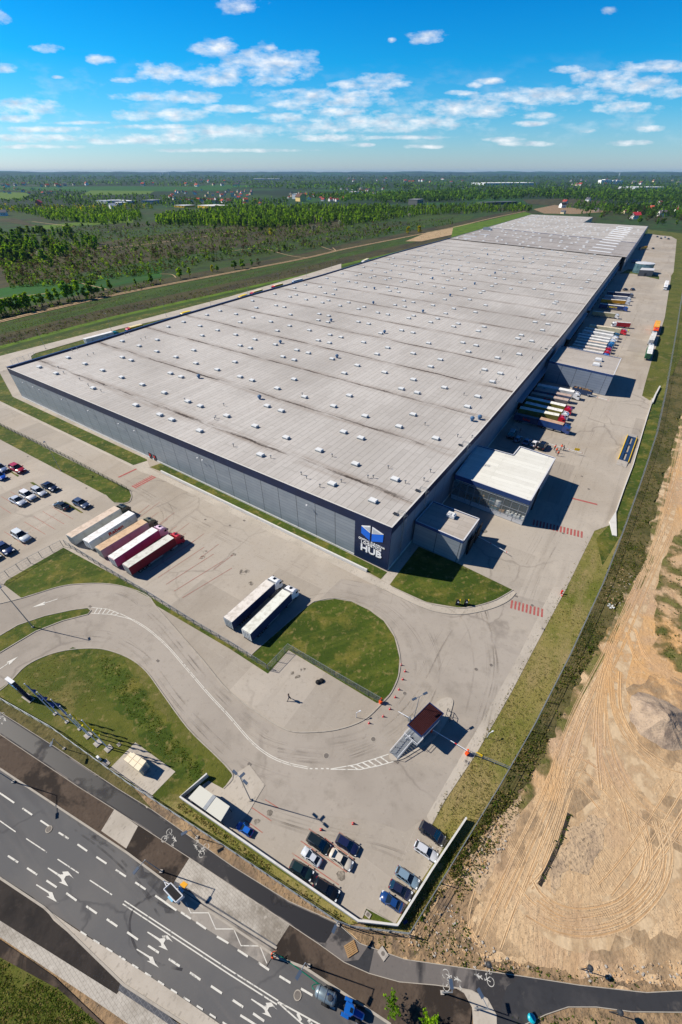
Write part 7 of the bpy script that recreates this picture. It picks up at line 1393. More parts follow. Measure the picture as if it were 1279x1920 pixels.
hp = smoothline([(v.x, v.y, z) for v, z in ((G(515, 1788), 1.), (G(526, 1793), .3), (G(545, 1806), .12), (G(575, 1828), .12), (G(598, 1845), .12), (G(606, 1850), .3), (G(600, 1845), .7), (G(590, 1846), .9), (G(586, 1850), 1.), (G(590, 1856), 1.3))], 6); mb.path(hp, .055, M_HOSE, 6); tag(mb.build('hose'), 'green hose running along the kerb from the tank to the worker', 'hose')
# ---------------------------------------------------------------- people
def human(root, top, legs, pose, skin=rgb(206, 156, 126), hair=rgb(40, 30, 26)):
    """one continuous skinned body; clothing is told apart by height"""
    lean, stride, arms = pose
    J = {}; vs_, es, rs = [], [], []
    def v(n, p, r, par=None):
        J[n] = len(vs_); vs_.append(p); rs.append(r)
        if par: es.append((J[par], J[n]))
    L0 = lean
    v('pel', (0, 0, .95), .15); v('wa', (L0*.15, 0, 1.12), .135, 'pel'); v('ch', (L0*.35, 0, 1.34), .165, 'wa'); v('nk', (L0*.5, 0, 1.5), .065, 'ch'); v('hd', (L0*.58+.02, 0, 1.63), .1, 'nk'); v('tp', (L0*.62+.01, 0, 1.75), .085, 'hd')
    for s, n in ((-1, 'r'), (1, 'l')):
        st_ = stride*s
        v('hp'+n, (0, s*.1, .9), .105, 'pel'); v('kn'+n, (st_*.55+.04, s*.11, .5), .07, 'hp'+n); v('an'+n, (st_, s*.11, .09), .048, 'kn'+n); v('to'+n, (st_+.2, s*.13, .04), .04, 'an'+n)
        ex, ez = arms[0] if s < 0 else arms[1]
        v('sh'+n, (L0*.42, s*.2, 1.42), .065, 'ch'); v('el'+n, (L0*.42+ex*.4, s*.27, 1.15+ez*.1), .048, 'sh'+n); v('wr'+n, (L0*.42+ex, s*.25, .92+ez*.4), .034, 'el'+n)
        w_ = vs_[-1]; dv = (Vector(w_)-Vector(vs_[-2])).normalized(); v('pa'+n, tuple(Vector(w_)+dv*.07), .036, 'wr'+n); pp2 = Vector(vs_[-1])
        for f, (oy, ln) in enumerate(((-.03, .075), (-.01, .085), (.01, .08), (.03, .065))):
            v('f%d%s' % (f, n), tuple(pp2+dv*ln*.55+Vector((0, oy, 0))), .0095, 'pa'+n); v('g%d%s' % (f, n), tuple(pp2+dv*ln+Vector((.015, oy, -.012))), .008, 'f%d%s' % (f, n))
        v('th'+n, tuple(pp2+Vector((.045, -s*.02, -.01))), .01, 'pa'+n)
    me = bpy.data.meshes.new('b'); me.from_pydata(vs_, es, []); o = bpy.data.objects.new('b', me); COL.objects.link(o)
    o.modifiers.new('k', 'SKIN'); sd = o.modifiers.new('s', 'SUBSURF'); sd.levels = sd.render_levels = 1
    for i, r_ in enumerate(rs): me.skin_vertices[0].data[i].radius = (r_, r_)
    me.skin_vertices[0].data[0].use_root = True
    dg = bpy.context.evaluated_depsgraph_get(); dg.update(); out = bpy.data.meshes.new_from_object(o.evaluated_get(dg)); bpy.data.objects.remove(o)
    M_SKIN = mat('skin', skin, rough=.6)
    out.materials.clear()
    for m_ in (M_SKIN, top, legs, M_BLACK): out.materials.append(m_)
    el = {n: Vector(vs_[J['wr'+n]]) for n in 'rl'}
    for p_ in out.polygons:
        c_ = p_.center; hand = min((c_-el[n]).length for n in 'rl') < .17 and min((c_-Vector(vs_[J['pa'+n]])).length for n in 'rl') < .14
        p_.material_index = 0 if (c_.z > 1.5 or hand) else (1 if c_.z > .96 or abs(c_.y) > .215 else (2 if c_.z > .12 else 3)); p_.use_smooth = True
    b = bpy.data.objects.new('body', out); COL.objects.link(b); b.parent = root
    mb = MB(); hx, hz = L0*.62, 1.66; mb.lathe([(.10, hz-.02), (.116, hz+.05), (.10, hz+.13), (.05, hz+.165), (0, hz+.17)], mat('hair_%d' % int(hair[0]*1e4), hair, rough=.8), 10, (hx-.012, 0, 0)); h = mb.build('hair', None); h.parent = root
    mb = MB()
    for s in (-1, 1): mb.box((hx+.105, s*.038, hz-.01), (.02, .024, .014), M_BLACK)
    mb.box((hx+.108, 0, hz-.075), (.016, .05, .012), mat('lips', rgb(150, 80, 74))); mb.hexa([(hx+.1, -.016, hz-.055), (hx+.1, .016, hz-.055), (hx+.1, .008, hz), (hx+.1, -.008, hz)], [(hx+.14, -.01, hz-.05), (hx+.14, .01, hz-.05), (hx+.115, .004, hz), (hx+.115, -.004, hz)], M_SKIN)
    f = mb.build('face', None); f.parent = root
def person(px, ang, top, legs, pose, label, group=None, s=1.0):
    g = G(*px); t = thing('person', label, 'person', (g.x, g.y, 0), group); human(t, top, legs, pose); t.rotation_euler = (0, 0, ang); t.scale = (s, s, s)
M_HIVIS = mat('orange_hi_vis', rgb(246, 84, 20), rough=.7); M_JEAN = mat('dark_trousers', rgb(34, 40, 58), rough=.85); M_DJKT = mat('dark_jacket', rgb(36, 46, 66), rough=.8)
person((543, 1312), radians(200), M_DJKT, M_JEAN, (.05, .3, ((.1, 0), (-.1, 0))), 'person in dark clothes walking across the empty apron', s=1.25)
g_ = 'workers behind the stepped annex'
for px, a, lb, m_, po in (((1039, 844), 2., 'worker in an orange vest nearest the parked black car', M_HIVIS, (.05, .05, ((.1, .1), (.15, .2)))), ((1042, 849.5), 1.2, 'worker in an orange vest in the middle of three standing in a line', M_HIVIS, (.05, .06, ((.2, .4), (.05, 0)))), ((1045, 855), 1.5, 'worker in an orange vest lowest of three standing in a line', M_HIVIS, (.02, .08, ((.1, 0), (.1, .1)))), ((1051, 843), 4., 'worker in an orange vest on the far side of the boom', M_HIVIS, (.04, .05, ((.25, .5), (.1, 0)))), ((1056, 845), 3.4, 'person in dark clothes crouching towards the boom beside the workers', M_DJKT, (.5, .1, ((.3, .2), (.3, .2))))):
    person(px, a, m_, M_JEAN, po, lb, g_, 1.25)
person((512, 1794), radians(20), M_HIVIS, M_JEAN, (.15, .15, ((.42, .6), (.4, .55))), 'worker in orange holding the green hose at the end of the bus bay', s=1.15)
person((1177, 624), 0., mat('yellow_hi_vis', rgb(220, 230, 40), rough=.7), M_JEAN, (0, .08, ((.1, 0), (.1, 0))), 'worker in a yellow vest beside the red cab sticking out of the docked row', s=1.25)
person((974, 812), 0., M_DJKT, M_JEAN, (0, .08, ((.1, 0), (.1, 0))), 'person in dark clothes in the shade by the dark van', s=1.2)
# ---------------------------------------------------------------- vegetation
def leafmat(name, c1, c2, c3, ov=.22, hv=.02):
    m = mat(name, c1, [(c2, 1.3, .42, .62, .9), (c3, 4., .5, .7, .8)], rough=.9, spec=.15, objvar=ov, hvar=hv, vatt=.5)
    nt = m.node_tree; bs = nt.nodes['Principled BSDF']; tl = nd(nt, 'BsdfTranslucent'); mx = nd(nt, 'MixShader'); mx.inputs[0].default_value = .5
    src = bs.inputs['Base Color'].links[0].from_socket; nt.links.new(src, tl.inputs[0]); nt.links.new(bs.outputs[0], mx.inputs[1]); nt.links.new(tl.outputs[0], mx.inputs[2]); nt.links.new(mx.outputs[0], nt.nodes['Material Output'].inputs[0])
    return m
L_BR = leafmat('bright_spring_leaves', rgb(134, 172, 26), rgb(108, 150, 18), rgb(164, 194, 50))
L_MID = leafmat('green_leaves', rgb(108, 144, 30), rgb(84, 118, 20), rgb(136, 164, 50))
L_DK = leafmat('dark_leaves', rgb(80, 108, 32), rgb(60, 84, 22), rgb(104, 126, 46))
L_YEL = leafmat('yellow_green_leaves', rgb(196, 186, 20), rgb(160, 158, 16), rgb(222, 208, 50))
L_WHT = leafmat('white_blossom', rgb(170, 176, 150), rgb(112, 126, 84), rgb(206, 208, 190))
L_BRN = leafmat('bare_twigs', rgb(92, 82, 50), rgb(66, 62, 34), rgb(108, 100, 58))
M_BARK = mat('bark', rgb(96, 84, 70), [(rgb(60, 52, 44), 2., .45, .65, .7)], rough=.95)
def leafquad(mb, c, s, mt, rr, tone):
    n = Vector((rr.uniform(-1, 1), rr.uniform(-1, 1), rr.uniform(-.2, 1.2))).normalized(); a = n.orthogonal().normalized(); b = n.cross(a); th = rr.uniform(0, 6.28); u = a*cos(th)+b*sin(th); v = n.cross(u)
    k = rr.uniform(.55, .9); mb.face([c-u*s-v*s*k*.4, c+u*s*.3-v*s*k, c+u*s+v*s*k*.3, c-u*s*.2+v*s*k], mt, tone)
def crown(mb, mt, seed, n, w, z0, z1, leaf, shape='round', blobs=9):
    rr = random.Random(seed); bl_ = []
    for k in range(blobs):
        t = rr.random()**.8; z = z0+(z1-z0)*(.12+.8*t); a = rr.uniform(0, 6.28)
        prof = {'round': sin(pi*min(1, .15+.85*t))**.6, 'cone': (1-t)**.7+.08, 'tall': sin(pi*min(1, .12+.86*t))**.5*.9}[shape]
        r = w*prof*rr.uniform(.35, .8)*.75; bl_.append((Vector((cos(a)*r, sin(a)*r, z)), w*rr.uniform(.28, .48)*(.55+.45*prof)))
    for k in range(n):
        c, r = rr.choice(bl_); d = Vector((rr.gauss(0, 1), rr.gauss(0, 1), rr.gauss(0, .9))).normalized(); p = c+d*r*rr.uniform(.55, 1.08)
        leafquad(mb, p, leaf*rr.uniform(.6, 1.25), mt, rr, rr.random())
    return bl_
def make_tree(name, mt, seed, n=420, w=.3, z0=.2, leaf=.055, shape='round', blobs=10):
    """one metre tall tree: tapered trunk with limbs, crown of leaf clumps"""
    root = thing(name, None, 'tree'); mb = MB(); bl_ = crown(mb, mt, seed, n, w, z0, 1., leaf, shape, blobs); c = mb.build('crown', root)
    mb = MB(); mb.tube((0, 0, -.02), (.005, .004, .45), .022, M_BARK, 6, .014); mb.tube((.005, .004, .45), (0, .01, .85), .014, M_BARK, 5, .005)
    for p, r in bl_[:6]: mb.tube((.003, .003, max(.15, p.z*.55)), tuple(p), .009, M_BARK, 4, .003)
    mb.build('trunk', root); return root
TR = {'round': make_tree('broadleaf_tree', L_MID, 1, 520, .34, .16), 'tall': make_tree('birch_tree', L_BR, 2, 480, .24, .14, .05, 'tall', 11), 'dark': make_tree('broadleaf_tree', L_DK, 3, 480, .36, .1, .055), 'yel': make_tree('yellow_bush', L_YEL, 4, 460, .55, .02, .07), 'wht': make_tree('blossoming_tree', L_WHT, 5, 420, .42, .1, .05), 'brn': make_tree('bare_shrub', L_BRN, 6, 360, .5, .02, .05), 'r2': make_tree('broadleaf_tree', L_BR, 7, 520, .32, .14), 't2': make_tree('birch_tree', L_MID, 8, 420, .22, .1, .05, 'tall', 9)}
TUSED = set()
def tree(kind, px, h, label, group=None, wd_=1.0):
    g = G(*px)
    if kind in TUSED: o = copy_tree(TR[kind])
    else: TUSED.add(kind); o = TR[kind]
    o.location = (g.x, g.y, -.38 if px[1] < 660 else 0); o.rotation_euler = (0, 0, R.uniform(0, 6.28)); o.scale = (h*wd_*1.3, h*wd_*1.3, h); o['label'] = label; o['category'] = 'tree' if kind not in ('yel', 'brn') else 'bush'
    if group: o['group'] = group
    return o
def zc_(x, y): return (x/4, 400+y/4)
ROW = 'row of trees beside the dirt track'
for i, (x, y, h, k) in enumerate(((-60, 775, 100, 'tall'), (-20, 772, 90, 'round'), (20, 765, 100, 'r2'), (55, 752, 96, 'tall'), (130, 738, 104, 'round'), (205, 722, 100, 'r2'), (280, 702, 80, 'tall'), (560, 646, 96, 'tall'), (650, 640, 80, 'round'), (90, 745, 98, 'tall'), (170, 733, 110, 'tall'), (240, 716, 112, 'tall'), (320, 690, 82, 'round'), (390, 676, 95, 'r2'), (450, 668, 98, 'tall'), (515, 652, 122, 'r2'), (600, 642, 126, 'tall'))):
    p = zc_(x, y); tree(k, p, hgt(p, p[1]-h/3.3), 'green tree in the close row at the left edge beside the dirt track', ROW)
for x, y, h, k, lb, w in ((710, 622, 128, 'round', 'large round tree at the right end of the row beside the dirt track', 1.15), (780, 590, 66, 't2', 'small tree behind the large round one by the dirt track', 1.), (830, 578, 92, 'round', 'round tree a little right of the large one by the dirt track', 1.), (1025, 550, 68, 'tall', 'slim young tree standing alone on the green field', .9), (1140, 526, 86, 'round', 'round dark green tree beside the path junction on the field', 1.1)):
    p = zc_(x, y); tree(k, p, hgt(p, p[1]-h/4), lb, None, w)
def zd_(x, y): return (300+x/4, 380+y/4)
for x, y, h, k, lb, w in ((155, 568, 88, 'r2', 'bright round tree, left of a pair beside the dirt track', 1.1), (225, 558, 78, 'tall', 'bright tree, right of a pair beside the dirt track', 1.), (395, 516, 52, 'yel', 'small yellowish bush left of the copse by the track', .6), (430, 516, 58, 'r2', 'small tree just left of the copse by the track', 1.), (560, 497, 72, 'round', 'leftmost tree of the copse by the track', 1.1), (620, 492, 78, 'round', 'tallest tree of the copse by the track', 1.1), (690, 474, 62, 't2', 'tree at the right side of the copse by the track', 1.2), (740, 464, 52, 'brn', 'brown shrub at the right end of the copse by the track', .8), (85, 416, 56, 't2', 'olive tree at the left of four on the heath', 1.1), (130, 408, 46, 'brn', 'brownish shrub among four on the heath', .8), (200, 402, 42, 'round', 'rounded bush at the right of four on the heath', 1.3), (830, 246, 58, 'yel', 'yellow-green bush at the edge of the birch wood', .6), (760, 232, 62, 'dark', 'dark round tree at the edge of the birch wood', 1.2), (935, 352, 44, 'dark', 'small dark tree alone on the open heath', 1.2), (1075, 320, 50, 'brn', 'bare shrub right of the lone dark tree', .9), (1210, 150, 46, 'wht', 'white blossoming tree inside the birch wood', 1.1), (1155, 222, 60, 'wht', 'pale blossoming tree at the wood edge', .9)):
    p = zd_(x, y); tree(k, p, hgt(p, p[1]-h/4), lb, None, w)
for x, y, h, k, lb, w in ((661, 437, 13, 'yel', 'yellow bush, left of two at the dirt track', .8), (742, 436, 13.5, 'yel', 'yellow bush, right of two at the dirt track', .85), (520, 436, 12, 'r2', 'light green rounded tree left of the yellow bushes', 1.4), (148, 421, 9, 'wht', 'white blossoming tree beyond the heath', 1.2), (671, 408, 9, 'wht', 'white blossoming tree in front of the far wood', 1.2)):
    p = (600+x/4 if x != 148 else 637, y); tree(k, p, hgt(p, p[1]-h), lb, None, w)
tree('wht', (77, 486), hgt((77, 486), 469), 'silvery willow in the middle of the left-hand wood', None, 1.1)
# young trees by the street
for x, y, lb in ((733, 1883, 'bright green young tree on the soil bed, left of two'), (799, 1912, 'bright yellow-green young tree on the soil bed, right of two')):
    g = G(x, y); t = thing('young_tree', lb, 'tree', (g.x, g.y, 0)); rr = random.Random(x); mb = MB(); k_ = L_MID if x < 750 else L_BR
    br_ = [(rr.uniform(0, 6.28), rr.uniform(1.1, 3.0), rr.uniform(.6, 1.2)) for _ in range(18)]
    for q_ in range(420): an_, hz_, ln_ = rr.choice(br_); f_ = rr.random()**.7; p = Vector((cos(an_)*ln_*f_, sin(an_)*ln_*f_, hz_+f_*.5))+Vector((rr.gauss(0, .1), rr.gauss(0, .1), rr.gauss(0, .1))); leafquad(mb, Vector((g.x, g.y, 0))+p, rr.uniform(.09, .17), k_, rr, rr.random())
    mb.build('crown', t); mb = MB(); mb.tube(g, (g.x, g.y, 3.0), .05, M_BARK, 6, .02)
    for q_ in range(9): a = q_*.9; mb.tube((g.x, g.y, 1.+q_*.2), (g.x+cos(a)*.6, g.y+sin(a)*.6, 1.5+q_*.2), .02, M_BARK, 4, .008)
    mb.build('trunk', t)
def inpoly(p, pl):
    c = False; j = len(pl)-1
    for i in range(len(pl)):
        if (pl[i][1] > p[1]) != (pl[j][1] > p[1]) and p[0] < (pl[j][0]-pl[i][0])*(p[1]-pl[i][1])/(pl[j][1]-pl[i][1])+pl[i][0]: c = not c
        j = i
    return c
def sample(pl, n, rr=R):
    x0, x1 = min(p[0] for p in pl), max(p[0] for p in pl); y0, y1 = min(p[1] for p in pl), max(p[1] for p in pl); out = []; tr = 0
    while len(out) < n and tr < n*30:
        tr += 1; p = (rr.uniform(x0, x1), rr.uniform(y0, y1))
        if inpoly(p, pl): out.append(p)
    return out
LW = 'trees of the left-hand wood'
for p in sorted(sample([(-60, 440), (60, 436), (130, 432), (150, 446), (190, 456), (180, 472), (140, 480), (90, 492), (-60, 502)], 120), key=lambda q: q[1]):
    tree(R.choice(('tall', 't2', 'round', 'r2', 'dark', 't2')), p, R.uniform(9, 14), 'green tree standing in the scattered wood at the left', LW, R.uniform(.9, 1.3))
HT = 'scattered trees and shrubs on the heath'
for p in sorted(sample([(0, 500), (110, 494), (200, 462), (320, 446), (480, 430), (640, 434), (640, 446), (500, 470), (330, 486), (180, 506), (20, 534)], 78), key=lambda q: q[1]):
    tree(R.choice(('round', 'brn', 'dark', 'brn', 'brn', 't2')), p, R.uniform(2.5, 6), 'small tree or shrub growing on the open heath', HT, R.uniform(.8, 1.3))
EDG = 'trees along the near edge of the birch wood'
for p in sorted(sample([(120, 424), (300, 421), (430, 428), (560, 428), (640, 420), (700, 408), (700, 414), (640, 428), (560, 434), (430, 434), (290, 427), (120, 430)], 40), key=lambda q: q[1]):
    tree(R.choice(('tall', 'round', 't2', 'dark')), p, R.uniform(6, 10), 'tree at the near edge of the birch wood', EDG, R.uniform(.9, 1.2))
RT = 'trees behind the far end of the hall'
for p in sorted(sample([(1085, 402), (1120, 412), (1180, 418), (1300, 428), (1300, 400), (1200, 394), (1110, 394)], 46), key=lambda q: q[1]):
    tree(R.choice(('dark', 'round', 'dark', 't2', 'brn')), p, R.uniform(9, 15), 'tree in the dark group behind the far end of the hall', RT, R.uniform(.9, 1.2))
for k in TR:
    if k not in TUSED:
        for c_ in list(TR[k].children): bpy.data.objects.remove(c_)
        bpy.data.objects.remove(TR[k])
FIELDS = [[(-20, 352), (60, 356), (200, 360), (420, 356), (440, 351), (240, 349), (60, 350), (-20, 348)], [(-60, 374), (40, 376), (70, 364), (20, 358), (-60, 360)], [(150, 367), (290, 365), (300, 357), (170, 356)], [(330, 353), (430, 352), (520, 349), (400, 346)]]
# woods that read as one mass
def wood(name, polys, z=-.5):
    mb = MB(); rr = random.Random(len(name)*7+len(polys))
    for pl, n, h0, h1, mts, nq, wf in polys:
        for p in sample(pl, n, rr):
            if any(inpoly(p, f_) for f_ in FIELDS): continue
            g = G(*p); h = rr.uniform(h0, h1); w = h*wf*rr.uniform(.8, 1.25); mt = rr.choice(mts); tn = rr.random()
            mb.tube((g.x, g.y, z), (g.x, g.y, z+h*.55), h*.018, M_BARK, 3) if nq > 10 else None
            for k in range(nq):
                t = rr.random(); r = w*(1-t)**.6*rr.uniform(.3, 1.) if rr.random() < .6 else w*sin(pi*t)**.6*rr.uniform(.3, 1.); a = rr.uniform(0, 6.28)
                leafquad(mb, Vector((g.x+cos(a)*r, g.y+sin(a)*r, z+h*(.14+.84*t))), h*rr.uniform(.13, .22)*(1 if nq > 10 else 1.5), mt, rr, min(1, max(0, tn+rr.uniform(-.2, .2))))
    return tag(mb.build(name), None, None, None, 'stuff')
o = wood('birch_wood', [([(290, 408), (430, 390), (560, 388), (720, 388), (760, 394), (700, 404), (600, 420), (500, 428), (430, 424), (296, 422)], 2300, 5.5, 12.5, (L_BR, L_BR, L_MID, L_BR, L_DK), 22, .2),
    ([(40, 398), (150, 394), (262, 396), (268, 414), (200, 420), (100, 414)], 700, 5, 12, (L_BR, L_MID, L_BR), 20, .22), ([(700, 400), (780, 388), (870, 384), (990, 386), (1000, 396), (900, 400), (800, 404), (720, 414), (640, 424), (640, 416)], 900, 6, 10, (L_MID, L_BR, L_DK), 18, .24),
    ([(-60, 386), (120, 388), (280, 384), (290, 392), (120, 398), (-60, 400)], 420, 6, 10, (L_MID, L_DK, L_YEL, L_MID), 16, .3)])
tag(o, 'bright green birch wood stretching across the land beyond the dirt track', 'wood')
o = wood('undergrowth', [([(0, 492), (110, 490), (200, 462), (320, 440), (480, 428), (700, 424), (850, 408), (850, 420), (700, 446), (560, 470), (400, 490), (330, 506), (180, 530), (20, 540)], 3000, .8, 4.2, (L_BRN, L_DK, L_DK, L_MID), 9, .7), ([(100, 424), (300, 421), (560, 426), (700, 412), (760, 410), (700, 436), (500, 444), (300, 452), (190, 456), (150, 440)], 1100, .8, 4., (L_DK, L_DK, L_MID, L_BRN), 9, .7), ([(-60, 440), (60, 436), (130, 432), (150, 446), (190, 456), (180, 472), (140, 480), (90, 494), (-60, 506)], 900, 2., 5., (L_DK, L_MID, L_BRN, L_MID), 10, .6), ([(-40, 618), (0, 606), (200, 560), (430, 517), (640, 473), (840, 433), (840, 438), (640, 482), (430, 530), (200, 578), (0, 630)], 1500, .35, .9, (L_MID, L_DK, L_BRN), 6, .9), ([(0, 632), (200, 580), (430, 536), (640, 484), (640, 490), (430, 546), (200, 594), (0, 650)], 700, .5, 1.2, (L_BRN, L_DK), 8, .8), ([(-60, 588), (100, 570), (230, 540), (300, 522), (310, 530), (220, 552), (100, 576), (-60, 612)], 300, .8, 2.5, (L_DK, L_BRN, L_MID), 9, .7)], -.45)
tag(o, 'brown and dull green undergrowth over the heath beside the dirt track', 'undergrowth')
o = wood('far_woodland', [([(700, 366), (900, 360), (1100, 360), (1330, 366), (1330, 382), (1150, 378), (1000, 372), (900, 376), (760, 380), (700, 380)], 1500, 10, 15, (L_DK, L_MID, L_DK), 9, .36), ([(1100, 382), (1330, 386), (1330, 414), (1240, 410), (1120, 400), (1060, 390)], 520, 9, 14, (L_DK, L_DK, L_MID), 12, .34), ([(560, 368), (700, 364), (900, 354), (1330, 352), (1330, 366), (900, 366), (640, 378)], 1500, 11, 17, (L_DK, L_MID), 7, .4),
    ([(-60, 352), (130, 356), (260, 366), (420, 376), (540, 374), (540, 384), (420, 388), (290, 388), (140, 386), (60, 380), (-60, 384)], 1100, 7, 11, (L_DK, L_MID, L_DK), 8, .4), ([(-60, 338), (300, 338), (640, 340), (900, 340), (1330, 338), (1330, 352), (900, 353), (640, 358), (420, 352), (200, 348), (-60, 350)], 2600, 10, 20, (L_DK, L_DK, L_MID), 5, .6), ([(-60, 329), (1340, 329), (1340, 338), (-60, 338)], 2400, 18, 36, (L_DK, L_DK), 4, .9)], -.6)
tag(o, 'dark far woodland spreading to the horizon', 'woodland')
# weeds and tufts
def tufts(name, label, polys, mts, z=-.05):
    mb = MB(); rr = random.Random(len(name))
    for pl, n, h in polys:
        for p in sample(pl, n, rr):
            g = G(*p); m_ = rr.choice(mts); s = rr.uniform(.5, 1.4)*h
            if mnoise.noise(Vector((g.x*.12, g.y*.12, 3))) < -.12 and rr.random() < .8: continue
            for k in range(4): leafquad(mb, Vector((g.x+rr.gauss(0, s*.5), g.y+rr.gauss(0, s*.5), z+rr.uniform(.05, .5)*s)), s*rr.uniform(.25, .5), m_, rr, rr.random())
    return tag(mb.build(name), label, 'weeds', None, 'stuff')
G_DRY = leafmat('dry_grass', rgb(156, 142, 84), rgb(124, 116, 60), rgb(186, 170, 116)); G_GRN = leafmat('weed_leaves', rgb(96, 110, 36), rgb(74, 90, 22), rgb(124, 132, 56))
tufts('weeds', 'weeds and coarse grass filling the strip beside the sandy ground', [(FEN+SCR[::-1], 4200, .33), ([(850, 1650), (905, 1560), (984, 1480), (1008, 1470), (940, 1570), (890, 1660), (850, 1700)], 260, .3), ([(1229, 1118), (1245, 1050), (1279, 990), (1300, 1270), (1246, 1235), (1228, 1180)], 200, .3)], (G_GRN, G_DRY, G_DRY, L_DK, G_GRN))
tufts('weed_band', 'band of dark green weeds across the lower left lawn', [([(190, 1224), (230, 1250), (270, 1300), (310, 1360), (360, 1420), (392, 1450), (360, 1470), (310, 1420), (260, 1360), (220, 1310), (190, 1262)], 800, .2)], (G_GRN, L_DK, G_GRN), .03)
tufts('grass_tufts', 'dry grass tufts on the long verge', [([(x-8, y) for x, y in YR[:7]]+[(1130, 1060)]+FEN[:6][::-1], 4600, .15), ([(20, 1290), (90, 1235), (180, 1222), (230, 1260), (200, 1300), (150, 1330), (60, 1320)], 900, .13), ([(600, 1700), (680, 1735), (766, 1752), (850, 1620), (872, 1560), (750, 1738), (672, 1731)], 400, .22), ([(340, 1506), (640, 1718), (640, 1728), (330, 1512)], 500, .22)], (G_DRY, G_DRY, G_GRN), .03)
tufts('bank_grass', 'tall green grass on the bank in the lower left corner', [([(-30, 1780), (0, 1798), (110, 1860), (200, 1935), (-30, 1935)], 2200, .17)], (G_GRN, L_DK, L_DK, G_DRY), .02)
tufts('earth_weeds', 'sparse green weeds on the bare earth above the cycle path', [([(690, 1765), (766, 1760), (860, 1700), (900, 1790), (1000, 1812), (1200, 1846), (1200, 1858), (977, 1826), (760, 1796)], 200, .26), ([(940, 1905), (1180, 1903), (1270, 1912), (1000, 1940)], 60, .3), ([(1012, 1650), (1045, 1585), (1066, 1525), (1072, 1528), (1050, 1590), (1020, 1655)], 70, .3)], (G_GRN, L_DK, G_GRN), -.08)
mb = MB(); rr = random.Random(5)
for pl, n in (([(740, 1765), (850, 1690), (900, 1760), (960, 1800), (1010, 1820), (850, 1806)], 230), ([(870, 1640), (900, 1570), (950, 1530), (960, 1570), (910, 1640)], 150), ([(1205, 1100), (1170, 1060), (1150, 1080), (1130, 1130), (1160, 1140)], 110), ([(1080, 1815), (1279, 1800), (1279, 1850), (1100, 1840)], 130)):
    for p in sample(pl, n, rr):
        g = G(*p); s = rr.uniform(.04, .2); mb.box((g.x, g.y, -.1+s*.3), (s*2, s*rr.uniform(.8, 1.6), s), rr.choice((M_CONC2, M_SANDG, M_SANDG, M_SANDD)), rr.uniform(0, 3), .6)
tag(mb.build('rubble'), 'rubble and stones strewn over the bare earth', 'rubble', None, 'stuff')
# ---------------------------------------------------------------- the far settlement
def make_house():
    root = thing('house', None, 'house'); mb = MB(); mw = mat('house_wall', rgb(224, 216, 204), rough=.9); mr = mat('house_roof', rgb(150, 70, 60), rough=.9)
    mb.prism([(-5, -4), (5, -4), (5, 4), (-5, 4)], 0, 4.2, mw); mb.hexa([(-5, -4, 4.2), (-5, 4, 4.2), (-4.99, 0, 7.), (-4.99, 0, 7.)], [(5, -4, 4.2), (5, 4, 4.2), (4.99, 0, 7.), (4.99, 0, 7.)], mw); mb.build('wall', root)
    mb = MB()
    for s in (-1, 1): mb.hexa([(-5.4, s*4.5, 3.9), (5.4, s*4.5, 3.9), (5.4, 0, 7.1), (-5.4, 0, 7.1)], [(-5.4, s*4.5, 4.15), (5.4, s*4.5, 4.15), (5.4, 0, 7.35), (-5.4, 0, 7.35)], mr)
    mb.build('roof', root); mb = MB(); mb.box((1.5, 1., 7.2), (.7, .7, 1.6), mw); mb.build('chimney', root)
    for x in (-2.5, 0, 2.5): mb = MB(); mb.box((x, -4.03, 2.2), (1.2, .08, 1.3), M_GLASS); mb.build('window', root)
    return root
HOUSE = make_house(); HU = []
def house(px, sc, wc, rc, label, group=None, rz=None, sz=1.):
    g = G(*px); o = HOUSE if not HU else copy_tree(HOUSE); HU.append(1); o.location = (g.x, g.y, -.5); o.rotation_euler = (0, 0, R.uniform(0, 3.14) if rz is None else rz); o.scale = (sc, sc, sc*sz); o['label'] = label; o['category'] = 'house'
    if group: o['group'] = group
    repaint(o, {'wall': mat('wall_%d_%d_%d' % wc, rgb(*wc), rough=.9), 'roof': mat('tiles_%d_%d_%d' % rc, rgb(*rc), rough=.9)})
WC = ((230, 226, 220), (240, 238, 232), (226, 206, 170), (206, 198, 190)); RC = ((166, 62, 54), (110, 66, 56), (92, 92, 100), (180, 84, 64), (74, 70, 74))
for x0, x1, y0, y1, n, nm in ((0, 165, 347, 364, 30, 'small village house far away at the left, before the pale fields'), (320, 480, 357, 369, 30, 'village house beyond the crop fields, left of centre'), (320, 500, 371, 384, 26, 'house in the settlement behind the birch wood'), (540, 650, 364, 381, 26, 'house in the denser settlement at the middle of the background'), (640, 725, 353, 364, 20, 'house in the settlement right of the middle of the background'), (640, 900, 334, 343, 26, 'tiny house in the far suburb near the horizon'), (1050, 1279, 376, 402, 14, 'house among the dark trees at the right'), (1060, 1279, 338, 349, 18, 'tiny house near the apartment blocks on the right horizon'), (260, 480, 340, 350, 16, 'tiny house far off beyond the crop fields')):
    for p in sorted(sample([(x0, y0), (x1, y0), (x1, y1), (x0, y1)], n), key=lambda q: q[1]): house(p, R.uniform(.9, 1.5)*(1 if p[1] > 352 else 1.8), R.choice(WC), R.choice(RC), nm, nm.replace('house', 'houses'))
house((1054, 389), 1.5, (244, 244, 244), (52, 46, 50), 'white gabled house with a black roof standing alone behind the hall', None, .3, 1.1); house((1190, 410), 1.6, (236, 230, 224), (196, 50, 66), 'house with a bright red roof among the trees behind the hall', None, .1)
